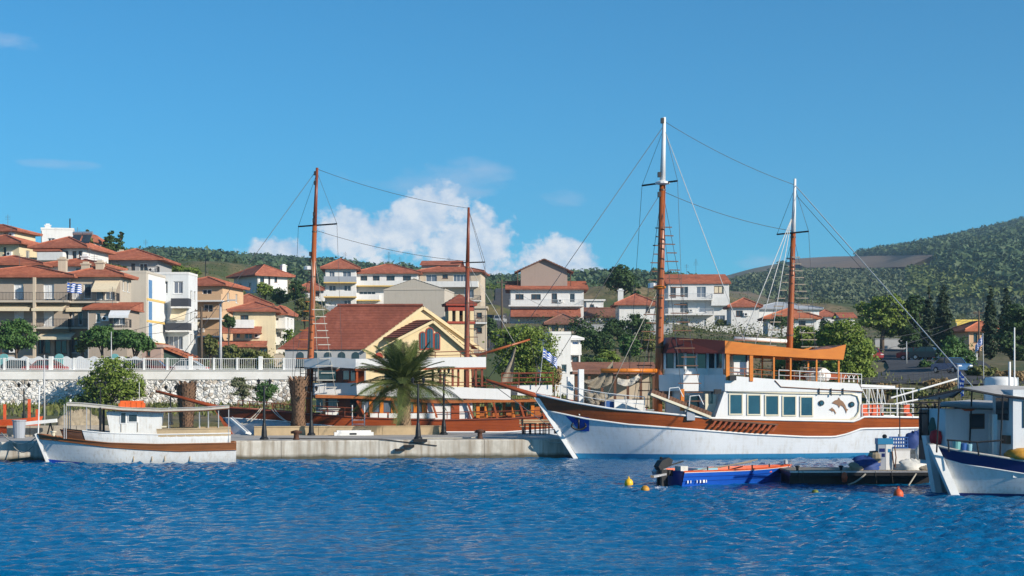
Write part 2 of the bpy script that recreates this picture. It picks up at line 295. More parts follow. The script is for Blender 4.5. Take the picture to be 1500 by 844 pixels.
    leaf('leaf_pine', (.085, .150, .024), (.25, .32, .055)); leaf('leaf_dark', (.030, .068, .021), (.083, .143, .042)); leaf('leaf_mulberry', (.042, .112, .027), (.112, .210, .053)); leaf('leaf_cypress', (.018, .039, .018), (.053, .083, .033), .1); leaf('leaf_olive', (.128, .150, .083), (.255, .270, .150)); leaf('leaf_bush', (.090, .128, .030), (.225, .225, .075)); leaf('leaf_scrub', (.04, .065, .018), (.12, .14, .04)); leaf('leaf_dry', (.210, .150, .068), (.390, .270, .135)); leaf('leaf_palm', (.045, .075, .018), (.15, .18, .05), .12); leaf('leaf_hill', (0.036, 0.073, 0.036), (0.101, 0.151, 0.061), .1); leaf('leaf_orchard', (0.064, 0.100, 0.050), (0.134, 0.162, 0.082), .1); leaf('leaf_hill_sunny', (.075, .112, .033), (.150, .188, .053), .1)
    t = NT('air'); t.N.remove(t.b); pv = t.N.new('ShaderNodeVolumePrincipled'); pv.inputs['Color'].default_value = (.5, .76, 1, 1); pv.inputs['Density'].default_value = .00018; pv.inputs['Anisotropy'].default_value = .2; t.L.new(pv.outputs[0], t.N['Material Output'].inputs['Volume'])
    simple('bark', (.13, .095, .07), .4, 6, .95, bump=.8, st=(1, 1, .3)); simple('palm_bark', (.38, .27, .17), .5, 5, .95, bump=.8); simple('palm_husk', (.30, .18, .11), .5, 7, .95, bump=.8); simple('pole_wood', (.12, .085, .06), .3, 5, .9); simple('pole_grey', (.50, .51, .52), .15, 4, .5, .2); simple('lamp_black', (.02, .022, .025), .2, 5, .5, .3)
    # sea
    t = NT('water'); t.col((.0, .105, .255)); t.set(.05, 0, .42); t.b.inputs['IOR'].default_value = 1.26
    n1 = t.noise(2.6, 5, .62, t.map((.75, 1.1, 1))); n2 = t.noise(6.5, 4, .6, t.map((.8, 1.1, 1), (0, 0, .4)))
    t.bump(t.math('ADD', n1, t.math('MULTIPLY', n2, .35)), 1.0, .10)
build_mats()
# ------------------------------------------------------------------ house table (pixel columns/rows on each front wall, and its distance)
# window: (x0, x1, ytop, ybottom, style)   balcony: (x0, x1, yslab, depth, rail style, yrail)   chimney: (x, ytop)   awning: (x0, x1, ytop, ybottom, reach, material)
def row(xs, w, t, b, st): return [(x, x + w, t, b, st) for x in xs]
HOUSES = [
 dict(label='long beige apartment block with two balcony floors and a flag hung from its rail', x0=-60, x1=101, yb=552, ye=405, Y=185, rz=0, D=12, wall='w_taupe', roof=('hip', 391, .9, 'tiles'),
  wins=[(-22, -8, 417, 438, 's'), (20, 34, 416, 438, 's'), (63, 79, 416, 438, 's'), (-20, -8, 456, 478, 's'), (20, 35, 455, 478, 's'), (63, 79, 455, 478, 's'), (-10, 12, 492, 518, 'd'), (56, 74, 494, 518, 'd'), (80, 98, 494, 518, 'd')],
  balc=[(-60, 100, 440, 1.5, 'bars', 430), (-60, 100, 479, 1.5, 'bars', 469)], awn=[(-20, 49, 446, 452, 1.6, 'awning_cream'), (52, 98, 446, 452, 1.6, 'awning_cream'), (62, 112, 487, 494, 2.2, 'awning_cream')], chim=[(92, 378)], posts=[50], cat='building'),
 dict(label='angled beige wing with cream awning and glazed balcony beside the flag', x0=101, x1=176, yb=552, ye=404, Y=186, rz=-1, D=5, wall='w_beige', roof=('hip', 393, .7, 'tiles'),
  wins=[(104, 118, 416, 438, 's'), (122, 134, 416, 438, 'w'), (140, 152, 424, 440, 'g'), (154, 168, 424, 440, 'g'), (101, 109, 456, 477, 's'), (114, 121, 456, 477, 'w'), (102, 124, 494, 517, 'g')],
  balc=[(100, 171, 441, 1.4, 'bars', 431), (99, 128, 479, 1.4, 'bars', 470)], awn=[(140, 176, 410, 424, 1.8, 'awning_cream'), (101, 124, 446, 453, 1.3, 'awning_cream')], chim=[(126, 385), (147, 383)], cat='building'),
 dict(label='small taupe annexe under a low red roof with a white awning', x0=128, x1=186, yb=550, ye=452, Y=180, rz=0, D=6, wall='w_taupe', roof=('shed', 443, .5, 'tiles'),
  wins=[(140, 147, 458, 472, 'w'), (165, 183, 456, 476, 'g')], balc=[(160, 190, 480, 1.0, 'bars', 472)], awn=[(163, 192, 452, 462, 1.3, 'shutter_white')]),
 dict(label='tall blank beige gable wall with blue and yellow striped corner', x0=150, x1=214, yb=550, ye=400, Y=212, rz=-2, D=10, wall='w_blank', roof=('flat', 398, 0, 'w_blank'), wins=[(190, 193, 440, 444, 'w')], stripes=True, cat='building'),
 dict(label='white terraced flats with dark balcony panels next to the striped corner', x0=232, x1=276, yb=545, ye=402, Y=222, rz=-3, D=5, wall='w_white2', roof=('flat', 400, 0, 'w_white'),
  wins=[(236, 246, 412, 430, 'w'), (254, 268, 412, 430, 'g'), (240, 252, 452, 470, 's'), (256, 270, 452, 470, 'g'), (240, 268, 492, 512, 'g')], balc=[(250, 276, 449, 1.6, 'panel', 437), (242, 276, 484, 1.8, 'panel', 473)], awn=[(252, 274, 452, 466, 1.2, 'awning_cream')], cat='building'),
 dict(label='peach flats with tan awnings behind the wooden utility pole', x0=262, x1=326, yb=540, ye=418, Y=238, rz=-8, D=10, wall='w_peach', roof=('hip', 408, .8, 'tiles'),
  wins=[(272, 284, 424, 436, 'w'), (296, 310, 424, 436, 'w'), (272, 284, 446, 462, 's'), (298, 312, 446, 462, 'w'), (276, 290, 472, 488, 'g')], balc=[(266, 324, 440, 1.5, 'solid', 433), (266, 322, 466, 1.5, 'solid', 457), (266, 322, 492, 1.4, 'bars', 484)], awn=[(268, 296, 466, 474, 1.5, 'awning_cream')], cat='building'),
 dict(label='grey balconied house with a wide red hip roof on the hilltop', x0=150, x1=231, yb=420, ye=380, Y=245, rz=0, D=10, wall='w_grey', roof=('hip', 366, 1.2, 'tiles'),
  wins=[(166, 176, 386, 398, 'w'), (192, 198, 386, 399, 'd'), (204, 216, 386, 399, 'w')], balc=[(164, 231, 399, 1.5, 'bars', 391)], chim=[(178, 367)]),
 dict(label='white villa with layered red roofs and a red awning', x0=54, x1=122, yb=420, ye=363, Y=228, rz=-6, D=10, wall='w_white', roof=('hip', 350, 1.0, 'tiles'),
  wins=[(57, 64, 366, 378, 'd'), (74, 88, 366, 378, 'w'), (94, 100, 368, 380, 'd'), (106, 112, 368, 380, 'd'), (115, 120, 368, 380, 'd')], balc=[(54, 92, 379, 1.4, 'solid', 374)], awn=[(53, 93, 362, 367, 1.2, 'tiles')], solar=True),
 dict(label='white flat roofed house with slate side wall behind the layered villa', x0=60, x1=108, yb=400, ye=336, Y=256, rz=14, D=13, wall='w_white', roof=('flat', 334, 0, 'w_white'),
  wins=[(92, 103, 349, 359, 'd'), (70, 80, 349, 358, 'w')], chim=[(70, 329)], pole=True),
 dict(label='narrow white house with small red roof beside the flat roofed one', x0=108, x1=124, yb=400, ye=351, Y=258, rz=-8, D=8, wall='w_white', roof=('hip', 344, .5, 'tiles'), wins=[(110, 114, 354, 362, 'w')]),
 dict(label='cream house with narrow windows and two stepped red roofs', x0=-60, x1=28, yb=420, ye=358, Y=232, rz=-12, D=9, wall='w_cream', roof=('hip', 347, .9, 'tiles'),
  wins=[(5, 9, 362, 376, 'd'), (14, 17, 364, 378, 'd'), (21, 24, 368, 378, 'd')]),
 dict(label='cream upper storey with red roof above the cream house', x0=-60, x1=22, yb=362, ye=339, Y=240, rz=-8, D=7, wall='w_cream', roof=('hip', 331, .8, 'tiles'), wins=[(6, 12, 341, 348, 'y')]),
 dict(label='glazed penthouse under red roof behind the long beige block', x0=-50, x1=58, yb=402, ye=387, Y=202, rz=0, D=9, wall='w_taupe', roof=('hip', 376, .7, 'tiles'), wins=[(-18, 4, 386, 392, 'b'), (6, 13, 386, 392, 'b'), (15, 30, 386, 392, 'b'), (32, 48, 386, 392, 'b'), (50, 56, 386, 392, 'b')]),
 dict(label='low white storey with red roof and chimney behind the beige wing', x0=60, x1=150, yb=402, ye=389, Y=206, rz=-3, D=8, wall='w_white', roof=('hip', 380, .7, 'tiles'), wins=[(110, 118, 392, 398, 'w'), (130, 140, 392, 398, 'w')], chim=[(147, 381), (125, 374)]),
 dict(label='house with blue grey side wall and broad red hip roof above the trees', x0=377, x1=421, yb=430, ye=403, Y=300, rz=38, D=9, wall='w_white', roof=('hip', 389, 1.1, 'tiles'), wins=[(381, 387, 406, 414, 'd'), (393, 396, 405, 417, 'd'), (402, 406, 406, 414, 'd')], chim=[(415, 388)]),
 dict(label='cream house under layered red roofs behind the lamp post', x0=341, x1=402, yb=540, ye=455, Y=222, rz=6, D=10, wall='w_cream', roof=('hip', 444, .8, 'tiles'),
  wins=[(352, 364, 462, 474, 'd'), (346, 352, 488, 496, 'w'), (358, 370, 488, 496, 'w'), (380, 392, 510, 518, 'd')], balc=[(338, 372, 478, 1.2, 'solid', 472)], awn=[(326, 384, 478, 487, 2.2, 'tiles'), (320, 392, 499, 507, 2.6, 'tiles')]),
 dict(label='low house with broad red roof just above the cream layered one', x0=328, x1=394, yb=470, ye=447, Y=250, rz=4, D=9, wall='w_white', roof=('hip', 432, .8, 'tiles'), wins=[(380, 388, 449, 456, 'w')]),
 dict(label='white apartment block with tan edged balconies and pointed red roof', x0=476, x1=521, yb=480, ye=393, Y=310, rz=3, D=11, wall='w_white', roof=('hip', 381, .9, 'tiles'),
  wins=[(482, 490, 397, 411, 'g'), (502, 514, 397, 411, 'g'), (482, 492, 418, 431, 'w'), (504, 514, 418, 431, 'w'), (482, 492, 440, 453, 's'), (504, 514, 440, 453, 'w')], balc=[(474, 522, 413, 1.6, 'glass', 405), (474, 522, 434, 1.6, 'solid', 426), (474, 522, 457, 1.6, 'glass', 448)], cat='building', trim='yellow_band'),
 dict(label='white flats with long red roof joined to the pointed roof block', x0=521, x1=612, yb=480, ye=400, Y=315, rz=0, D=11, wall='w_white', roof=('hip', 388, .8, 'tiles'),
  wins=[(528, 538, 404, 417, 'd'), (546, 556, 404, 417, 'd'), (566, 578, 404, 417, 'd'), (590, 602, 404, 417, 'd'), (526, 550, 427, 438, 'w'), (526, 548, 444, 454, 'g')], balc=[(521, 610, 418, 1.5, 'solid', 413), (521, 556, 439, 1.6, 'solid', 431)], cat='building', trim='yellow_band', antenna=True),
 dict(label='tan flats with two stacked red roofs beside the second mast of the red schooner', x0=614, x1=704, yb=480, ye=398, Y=318, rz=-4, D=11, wall='w_tan', roof=('hip', 389, .8, 'tiles'),
  wins=[(624, 640, 402, 415, 'g'), (648, 656, 402, 408, 'd'), (664, 684, 402, 415, 'g'), (650, 662, 424, 436, 'w'), (680, 694, 424, 436, 'g'), (650, 662, 446, 456, 'w'), (680, 694, 446, 456, 'g')], balc=[(612, 700, 419, 1.5, 'solid', 414), (640, 704, 440, 1.5, 'bars', 433)], cat='building', top=(615, 676, 389, 380)),
 dict(label='big blank grey beige wall of a block behind the church', x0=562, x1=651, yb=490, ye=424, Y=292, rz=-6, D=12, wall='w_blank', roof=('gable_y', 412, .1, 'w_blank'), cat='building'),
 dict(label='white two storey house with brown attic gable and balcony', x0=747, x1=855, yb=475, ye=423, Y=272, rz=0, D=10, wall='w_white', roof=('shed', 412, .8, 'tiles'),
  wins=[(755, 767, 431, 439, 'd'), (778, 792, 431, 439, 'd'), (808, 816, 430, 444, 'd'), (834, 842, 430, 443, 'w')], balc=[(745, 855, 447, 1.4, 'bars', 440)], awn=[(748, 850, 452, 463, 3.0, 'tiles')], attic=(756, 838, 397, 379)),
 dict(label='small kiosk with brown hipped roof below the attic house', x0=803, x1=846, yb=490, ye=474, Y=240, rz=0, D=6, wall='w_tan', roof=('hip', 461, .7, 'tiles_brown'), wins=[(808, 818, 476, 486, 'd'), (826, 838, 476, 486, 'd')]),
 dict(label='low white house with dark brown roof right of the attic house', x0=858, x1=908, yb=475, ye=464, Y=280, rz=-4, D=8, wall='w_white', roof=('gable_x', 452, .6, 'tiles_brown'), wins=[(864, 872, 465, 472, 'd'), (884, 892, 465, 472, 'd')]),
 dict(label='small white house with red hip roof and tall chimney among trees', x0=906, x1=960, yb=475, ye=446, Y=268, rz=0, D=8, wall='w_white', roof=('hip', 432, .8, 'tiles'), wins=[(946, 952, 450, 458, 'd')], chim=[(909, 424)]),
 dict(label='flat white shed beside the tall tree on the slope', x0=858, x1=884, yb=460, ye=441, Y=300, rz=0, D=6, wall='w_white', roof=('flat', 440, .3, 'w_white'), wins=[(864, 870, 446, 454, 'd')]),
 dict(label='white three storey apartment block with deep balconies behind the foremast', x0=978, x1=1068, yb=500, ye=415, Y=312, rz=-2, D=12, wall='w_white', roof=('shed', 402, .4, 'tiles'),
  wins=[(982, 990, 420, 436, 'd'), (996, 1008, 420, 436, 'w'), (1020, 1034, 420, 436, 'g'), (1046, 1060, 419, 430, 'y'), (996, 1008, 443, 458, 'w'), (1020, 1034, 443, 458, 's'), (1046, 1062, 462, 482, 'g'), (996, 1008, 467, 482, 'g'), (1018, 1034, 467, 482, 's')], balc=[(974, 1044, 438, 1.7, 'bars', 430), (974, 1046, 460, 1.7, 'bars', 452), (1042, 1069, 446, 1.2, 'solid', 436)], cat='building', antenna=True),
 dict(label='small white cottage with red hip roof and brown window', x0=1070, x1=1112, yb=492, ye=449, Y=275, rz=-3, D=8, wall='w_white', roof=('hip', 438, .6, 'tiles'), wins=[(1078, 1088, 455, 464, 'd')]),
 dict(label='white house with grey slab roof behind the mizzen shrouds', x0=1106, x1=1200, yb=492, ye=452, Y=285, rz=4, D=10, wall='w_white', roof=('hip', 444, .6, 'w_slate'), wins=[(1150, 1160, 458, 468, 'w'), (1176, 1186, 458, 468, 'd')]),
 dict(label='white house with red tiled lean to roof behind the mizzen mast', x0=1124, x1=1196, yb=495, ye=466, Y=255, rz=-4, D=8, wall='w_white', roof=('hip', 452, .8, 'tiles_orange'), wins=[(1134, 1142, 470, 480, 'w'), (1170, 1180, 470, 480, 'd')]),
 dict(label='far small house with red roof at the foot of the hill', x0=1232, x1=1252, yb=480, ye=465, Y=330, rz=0, D=7, wall='w_white', roof=('gable_x', 459, .5, 'tiles'), wins=[(1238, 1244, 468, 474, 'd')]),
 dict(label='low house with red roof half hidden by the first mast', x0=434, x1=474, yb=442, ye=425, Y=335, rz=2, D=8, wall='w_white', roof=('hip', 413, .7, 'tiles'), wins=[(440, 446, 428, 434, 'd'), (462, 468, 428, 434, 'd')]),
 dict(label='white wing with open balcony right of the cream layered house', x0=398, x1=418, yb=520, ye=460, Y=228, rz=-4, D=6, wall='w_white', roof=('hip', 450, .5, 'tiles'), wins=[(402, 408, 466, 476, 'd'), (404, 412, 486, 496, 'w')], balc=[(396, 418, 479, 1.2, 'solid', 473), (396, 416, 503, 1.2, 'solid', 497)]),
 dict(label='far pale house with red roof left of the hill foot house', x0=1196, x1=1226, yb=478, ye=463, Y=345, rz=0, D=8, wall='w_white', roof=('hip', 455, .6, 'tiles'), wins=[(1202, 1208, 466, 472, 'd')]),
 dict(label='tan two storey house right of the bell tower', x0=694, x1=712, yb=520, ye=452, Y=215, rz=0, D=7, wall='w_tan', roof=('flat', 451, .2, 'w_tan'), wins=[(698, 706, 458, 466, 'd'), (698, 706, 480, 488, 'd')], balc=[(693, 713, 472, 1.2, 'bars', 464)]),
 dict(label='yellow house behind the cypresses', x0=1400, x1=1436, yb=515, ye=471, Y=245, rz=10, D=9, wall='w_yellow', roof=('flat', 470, 0, 'w_yellow'), wins=[(1422, 1430, 480, 492, 'd')]),
 dict(label='brown walled house with red roof next to the yellow one', x0=1418, x1=1470, yb=520, ye=484, Y=222, rz=4, D=8, wall='w_peach', roof=('hip', 472, .7, 'tiles_orange'), wins=[(1426, 1432, 488, 502, 'd'), (1438, 1446, 488, 502, 'd')]),
 dict(label='tall white cubic building with a glazed corner balcony by the round tree', x0=806, x1=836, yb=600, ye=490, Y=165, rz=8, D=8, wall='w_white', roof=('flat', 489, 0, 'w_white'), wins=[(811, 818, 504, 506, 'd'), (822, 830, 534, 546, 'w')]),
 dict(label='green roofed glazed balcony house against the white cubic building', x0=836, x1=850, yb=600, ye=496, Y=169, rz=6, D=6, wall='w_white', roof=('shed', 492, .4, 'w_white'), wins=[(838, 848, 500, 512, 'b'), (838, 848, 522, 536, 'd')], balc=[(834, 852, 517, 1.2, 'solid', 512)]),
 dict(label='pink shed with a long sloping orange roof and green side by the road', x0=208, x1=236, yb=548, ye=509, Y=176, rz=0, D=6, wall='w_pink', roof=('flat', 508, .2, 'w_pink'), wins=[(214, 220, 514, 522, 'd')]),
]
ROADZ = 4.8
# ------------------------------------------------------------------ terrain
_ctrl = []
for h in HOUSES:
    if h['yb'] - h['ye'] < 24 and h['ye'] < 402: continue
    for x in (h['x0'], (h['x0'] + h['x1']) / 2, h['x1']):
        p = P(x, h['yb'], h['Y']); _ctrl += [(p.x, p.y, p.z), (p.x, p.y + 6, p.z + .4)]
for X in range(-75, -17, 6): _ctrl += [(X, 151, ROADZ), (X, 160, ROADZ), (X, 172, ROADZ)]
for x, y, Y in ((1300, 552, 150), (1380, 548, 150), (1330, 530, 180), (1400, 528, 180), (1480, 530, 170), (1320, 512, 240), (1480, 505, 260), (1250, 500, 260), (1180, 545, 160), (1050, 545, 160), (920, 545, 165), (760, 560, 165), (640, 560, 170), (520, 560, 170), (450, 540, 175), (460, 470, 260), (710, 470, 250), (715, 440, 330), (730, 425, 400), (445, 415, 340), (280, 395, 330), (100, 390, 300), (-40, 390, 300), (900, 420, 400), (1000, 430, 420), (1200, 445, 420), (1400, 470, 420), (1500, 480, 420), (300, 385, 450), (600, 420, 450), (0, 395, 450)):
    p = P(x, y, Y); _ctrl.append((p.x, p.y, p.z))
CT = np.array(_ctrl)
def idw(X, Y):
    d = (CT[:, 0][None] - X[:, None]) ** 2 + (CT[:, 1][None] - Y[:, None]) ** 2 + 4
    w = 1 / d ** 1.7; return (w * CT[:, 2][None]).sum(1) / w.sum(1)
def sstep(a, b, x): t = np.clip((x - a) / (b - a), 0, 1); return t * t * (3 - 2 * t)
def ground_z(X, Y):
    X = np.atleast_1d(np.asarray(X, float)); Y = np.atleast_1d(np.asarray(Y, float))
    shore = np.where(X < -25, 97, np.where(X < 12, 119, 108)); low = -1.6 + 2.7 * sstep(shore - 3, shore + 1, Y) + 1.0 * sstep(112, 148, Y)
    right = sstep(10, 24, X); low = low + right * 2.6 * sstep(112, 142, Y)
    far = idw(X, Y); leftw = 1 - sstep(-21, -17, X)
    blend = leftw * (Y > 150.1) + (1 - leftw) * sstep(122, 166, Y)
    return low * (1 - blend) + far * blend
def gz(x, y): return float(ground_z(x, y)[0])
def build_terrain():
    xs = np.concatenate([np.arange(-170, -60, 5), np.arange(-60, 75, 1.6), np.arange(75, 220, 5)])
    ys = np.concatenate([np.arange(94, 149.9, 1.6), [149.95, 150.25], np.arange(151.5, 200, 1.6), np.arange(200, 520, 4)])
    gx, gy = np.meshgrid(xs, ys); z = ground_z(gx.ravel(), gy.ravel()); rs = np.random.RandomState(3)
    z = z + (rs.rand(z.size) - .5) * .16 * (gy.ravel() > 100)
    V = np.stack([gx.ravel(), gy.ravel(), z], 1); w = len(xs); h = len(ys)
    i = np.arange(w * h).reshape(h, w); F = np.stack([i[:-1, :-1].ravel(), i[:-1, 1:].ravel(), i[1:, 1:].ravel(), i[1:, :-1].ravel()], 1)
    tag(link('ground', npmesh('ground', V, F, 'ground', True)), kind='structure')
build_terrain()
def sheet(name, quads, mat, dz=.03, n=14):
    """strip draped on the ground: list of (left, right) plan points"""
    m = MB(); rows = []
    for (a, b), (c, d) in zip(quads, quads[1:]):
        for k in range(n):
            t = k / n; p = Vector(a).lerp(Vector(c), t); q = Vector(b).lerp(Vector(d), t); rows.append([p.lerp(q, j / 8) for j in range(9)])
    rows.append([Vector(quads[-1][0]).lerp(Vector(quads[-1][1]), j / 8) for j in range(9)])
    rr = [[(p.x, p.y, gz(p.x, p.y) + dz) for p in r] for r in rows]
    m.grid(rr); return m.build(name, mat, smooth=True, kind='structure')
sheet('road', [((-76, 151.6), (-76, 160)), ((-40, 151.6), (-40, 160)), ((-18, 151.6), (-18, 162))], 'asphalt', .10)
sheet('pavement', [((-76, 160.2), (-76, 166)), ((-40, 160.2), (-40, 166)), ((-20, 162.2), (-20, 168))], 'road_pale', .16)
sheet('road', [((29, 134), (45, 132)), ((33, 150), (46, 149)), ((39, 168), (48, 167)), ((43, 190), (50, 189)), ((47, 214), (54, 213))], 'asphalt', .14)
sheet('road', [((-13, 170), (-7, 170)), ((-8, 210), (-3, 210)), ((-5, 250), (-1, 250)), ((-4, 330), (0, 330)), ((-4, 400), (0, 400))], 'asphalt', .20)
# ------------------------------------------------------------------ hills and their woods
def ridge(pts): return lambda px: float(np.interp(px, [p[0] for p in pts], [p[1] for p in pts]))
RG_R = ridge([(850, 440), (960, 425), (1060, 405), (1100, 394), (1150, 384), (1200, 381), (1260, 378), (1300, 372), (1350, 362), (1400, 352), (1450, 340), (1500, 328), (1600, 305), (1800, 280)])
RG_L = ridge([(-300, 385), (100, 380), (230, 376), (290, 373), (330, 378), (400, 384), (470, 391), (560, 402), (700, 416), (800, 420), (900, 415), (980, 412), (1060, 424), (1130, 436), (1200, 447), (1300, 462), (1440, 485)])
def hill(name, rg, px0, px1, Y0, Y1, yb, mat, seed):
    rs = np.random.RandomState(seed); cols = np.arange(px0, px1 + 1, 12); rows = np.linspace(0, 1, 34); V = []
    ph = rs.rand(6) * 6
    def zat(px, t):
        Y = lerp(Y0, Y1, t); zt = EYE + (HY - rg(px)) / FPX * Y1; zb = EYE + (HY - max(yb, rg(px) + 14)) / FPX * Y0
        e = t ** .85; bumps = (math.sin(px * .021 + ph[0] + t * 5) * .35 + math.sin(px * .047 + ph[1] - t * 9) * .2) * 9 * t * (1 - t) * 4 * .5
        return P(px, 0, Y).x, Y, lerp(zb, zt, e) + bumps
    for t in rows:
        for px in cols: V.append(zat(px, t))
    for px in cols:                       # far side drops away behind the crest
        x, y, z = zat(px, 1); V.append((x * 1.3, Y1 * 1.3, -2.5))
    w = len(cols); h = len(rows) + 1; i = np.arange(w * h).reshape(h, w); F = np.stack([i[:-1, :-1].ravel(), i[:-1, 1:].ravel(), i[1:, 1:].ravel(), i[1:, :-1].ravel()], 1)
    tag(link(name, npmesh(name, np.array(V), F, mat, True)), kind='structure'); return zat
ZR = hill('hill', RG_R, 840, 1830, 560, 1700, 492, 'hill', 5); ZL = hill('hill', RG_L, -320, 1436, 520, 1250, 440, 'hill', 9)
def blobs(name, pts, mat, seed, label, parent=None, k=18):
    """pts: (x,y,z,rx,rz); each tree a tuft of small faces over an egg shape"""
    rs = np.random.RandomState(seed); p = np.array(pts); n = len(p); d = rs.normal(size=(n, k, 3)); d /= np.linalg.norm(d, axis=2)[..., None]; r = np.stack([p[:, 3], p[:, 3], p[:, 4]], 1)[:, None, :]
    c = p[:, None, :3] + d * r * (.55 + .45 * rs.rand(n, k, 1)); nm = d + rs.normal(size=(n, k, 3)) * .45; nm /= np.linalg.norm(nm, axis=2)[..., None]; t = np.cross(nm, rs.normal(size=(n, k, 3))); t /= np.linalg.norm(t, axis=2)[..., None]; b = np.cross(nm, t); s = p[:, 3][:, None, None] * (.28 + .3 * rs.rand(n, k, 1))
    V = np.stack([c + t * s, c - t * s * .5 + b * s * .87, c - t * s * .5 - b * s * .87], 2).reshape(-1, 3); o = link(name, npmesh(name, V, np.arange(n * k * 3).reshape(-1, 3), mat)); return tag(o, label, 'woodland', None, 'stuff')
def woods():
    rs = np.random.RandomState(11); pine = []; orch = []; sunny = []; left = []
    for _ in range(26000):
        px = rs.uniform(1040, 1560); t = rs.rand() ** .8; x, y, z = ZR(px, t); yy = HY - (z - EYE) / y * FPX
        if px < 1255 and yy < RG_R(px) + 13 or 1150 < px < 1372 and 379 < yy < 400:
            continue                                            # the bare brown field under the crest
        s = .75 + .6 * rs.rand(); dense = yy < 400 or (px - 1200) * .25 + 360 > yy
        if dense:
            if rs.rand() < .75: r = 2.7 * s; pine.append((x, y, z + r * .9, r, r * (1.25 + .8 * rs.rand())))
        elif px > 1330 and 400 < yy < 445: r = 2.2 * s; sunny.append((x, y, z + r * .8, r, r * 1.3))
        elif rs.rand() < .55:
            r = 1.9 * s; orch.append((x, y, z + r * .7, r, r * .9))
    for px in np.arange(1255, 1560, 3.2):                    # trees standing along the crest
        x, y, z = ZR(px + rs.uniform(-2, 2), .985); r = 2.6 * (.6 + .7 * rs.rand()); pine.append((x, y, z + r, r, r * (1.2 + 1.2 * rs.rand())))
    for _ in range(9000):
        px = rs.uniform(180, 1060); t = rs.rand() ** .7; x, y, z = ZL(px, t); r = 2.3 * (.7 + .6 * rs.rand()); left.append((x, y, z + r * .8, r, r * (1.1 + .5 * rs.rand())))
    for px in np.arange(180, 1060, 2.6):
        x, y, z = ZL(px, .99); r = 2.0 * (.6 + .7 * rs.rand()); left.append((x, y, z + r * .7, r, r * 1.3))
    for lo_, hi_, x0, x1 in ((399, 380, 1150, 1370),):    # bare brown fields below the crest
        m = MB(); rows = []
        for px in np.arange(x0, x1, 8):
            yy = lambda t: HY - (ZR(px, t)[2] - EYE) / ZR(px, t)[1] * FPX
            ts = np.linspace(.05, .995, 190); ys_ = [yy(t) for t in ts]; ed = min(1, (px - x0) / 30, (x1 - px) / 40); a = float(np.interp(-lerp(hi_, lo_, ed), [-v for v in ys_], ts)); b = float(np.interp(-hi_, [-v for v in ys_], ts)); rows.append([(lambda q: (q[0], q[1], q[2] + 3))(ZR(px, lerp(a, b, k / 6))) for k in range(7)])
        m.grid(rows); m.build('field', 'field', smooth=True, kind='structure')
    blobs('hillside_wood', pine, 'leaf_hill', 1, 'dark pine wood covering the upper slope of the right hill'); blobs('hillside_orchard', orch, 'leaf_orchard', 2, 'grey green orchard trees dotted over the lower right hill')
    blobs('sunlit_wood', sunny, 'leaf_hill_sunny', 3, 'trees coloured in sunlit bright green across the middle of the right hill'); blobs('hillside_wood', left, 'leaf_hill', 4, 'dark wood along the low ridge behind the houses')  # sunlight on the mid slope trees is put into a brighter leaf colour
woods()
# ------------------------------------------------------------------ sea
def sea():
    NR, NC = 660, 500; ys = 22 * (132 / 22) ** (np.linspace(0, 1, NR)); u = np.linspace(-1, 1, NC); gy = np.repeat(ys[:, None], NC, 1); gx = u[None] * (.36 * gy + 14)
    rs = np.random.RandomState(8); z = np.zeros_like(gx)
    for k in range(70):
        lam = .3 * (1.25 / .3) ** (rs.rand() ** 1.3); th = R(90 + 15 + rs.normal() * 38); kk = 2 * math.pi / lam; a = .0105 * lam
        ph = kk * (gx * math.cos(th) + gy * math.sin(th)) + rs.rand() * 6.28; z += a * (np.sin(ph) + .25 * np.cos(2 * ph))
    z *= .75 + .5 * np.sin(gx * .13 + gy * .05) * np.sin(gy * .09 + 1)
    V = np.stack([gx.ravel(), gy.ravel(), z.ravel()], 1); i = np.arange(NR * NC).reshape(NR, NC); F = np.stack([i[:-1, :-1].ravel(), i[:-1, 1:].ravel(), i[1:, 1:].ravel(), i[1:, :-1].ravel()], 1)
    z -= z.mean()
    tag(link('water', npmesh('water', V, F, 'water', True)), kind='structure')
    m = MB(); m.q((-1500, -1500, -.35), (1500, -1500, -.35), (1500, 400, -.35), (-1500, 400, -.35)); m.build('water', 'water', kind='structure')
    m = MB(); m.q((-2500, -1550, -3), (2500, -1550, -3), (2500, 2600, -3), (-2500, 2600, -3)); m.build('seabed', 'ground', kind='structure')
sea()
m = MB(); m.box(-2600, 2600, -1650, 2700, -4, 300); m.build('haze', 'air', label='thin blue haze of the open air over harbour and hills', cat='haze', kind='stuff')
# ------------------------------------------------------------------ quay (stone pier) along a line turned 9 degrees
QF = Frame((-26.7, 84.8, 0), 9); QZ = 1.03; QEND = 30.6
def quay():
    q = tag(link('quay', None), kind='structure'); q.location = QF.o; q.rotation_euler = (0, 0, QF.rz); rs = random.Random(2)
    m = MB(); m.box(-45, QEND, .25, 11.5, -2, QZ - .03); m.build('core', 'quay_concrete', q)
    x = -45.0; i = 0
    while x < QEND - .1:
        w = min(rs.uniform(5.2, 6.4), QEND - x); off = rs.uniform(0, .03)
        m = MB(); a, b = x + .012, x + w - .012
        m.prism([(a, off, -2), (a, off, QZ - .10), (a, off + .07, QZ - .02), (a, 1.0, QZ), (a, 1.0, -2)], (b - a, 0, 0)); m.build('quay_block', 'quay_concrete', q); x += w
    m = MB(); m.box(-45, QEND - .02, 1.005, 11.5, QZ - .2, QZ - .008); m.build('paving', 'paving', q)
    # end face
    m = MB(); m.box(QEND, QEND + .3, .05, 11.4, -2, QZ - .02); m.build('end_block', 'quay_concrete', q)
    return q
QUAY = quay()
m = MB(); m.box(-60, 3.4, 11.7, 30, -2, QZ - .012); m.build('paving', 'paving', loc=QF.o, rot=(0, 0, QF.rz), kind='structure')
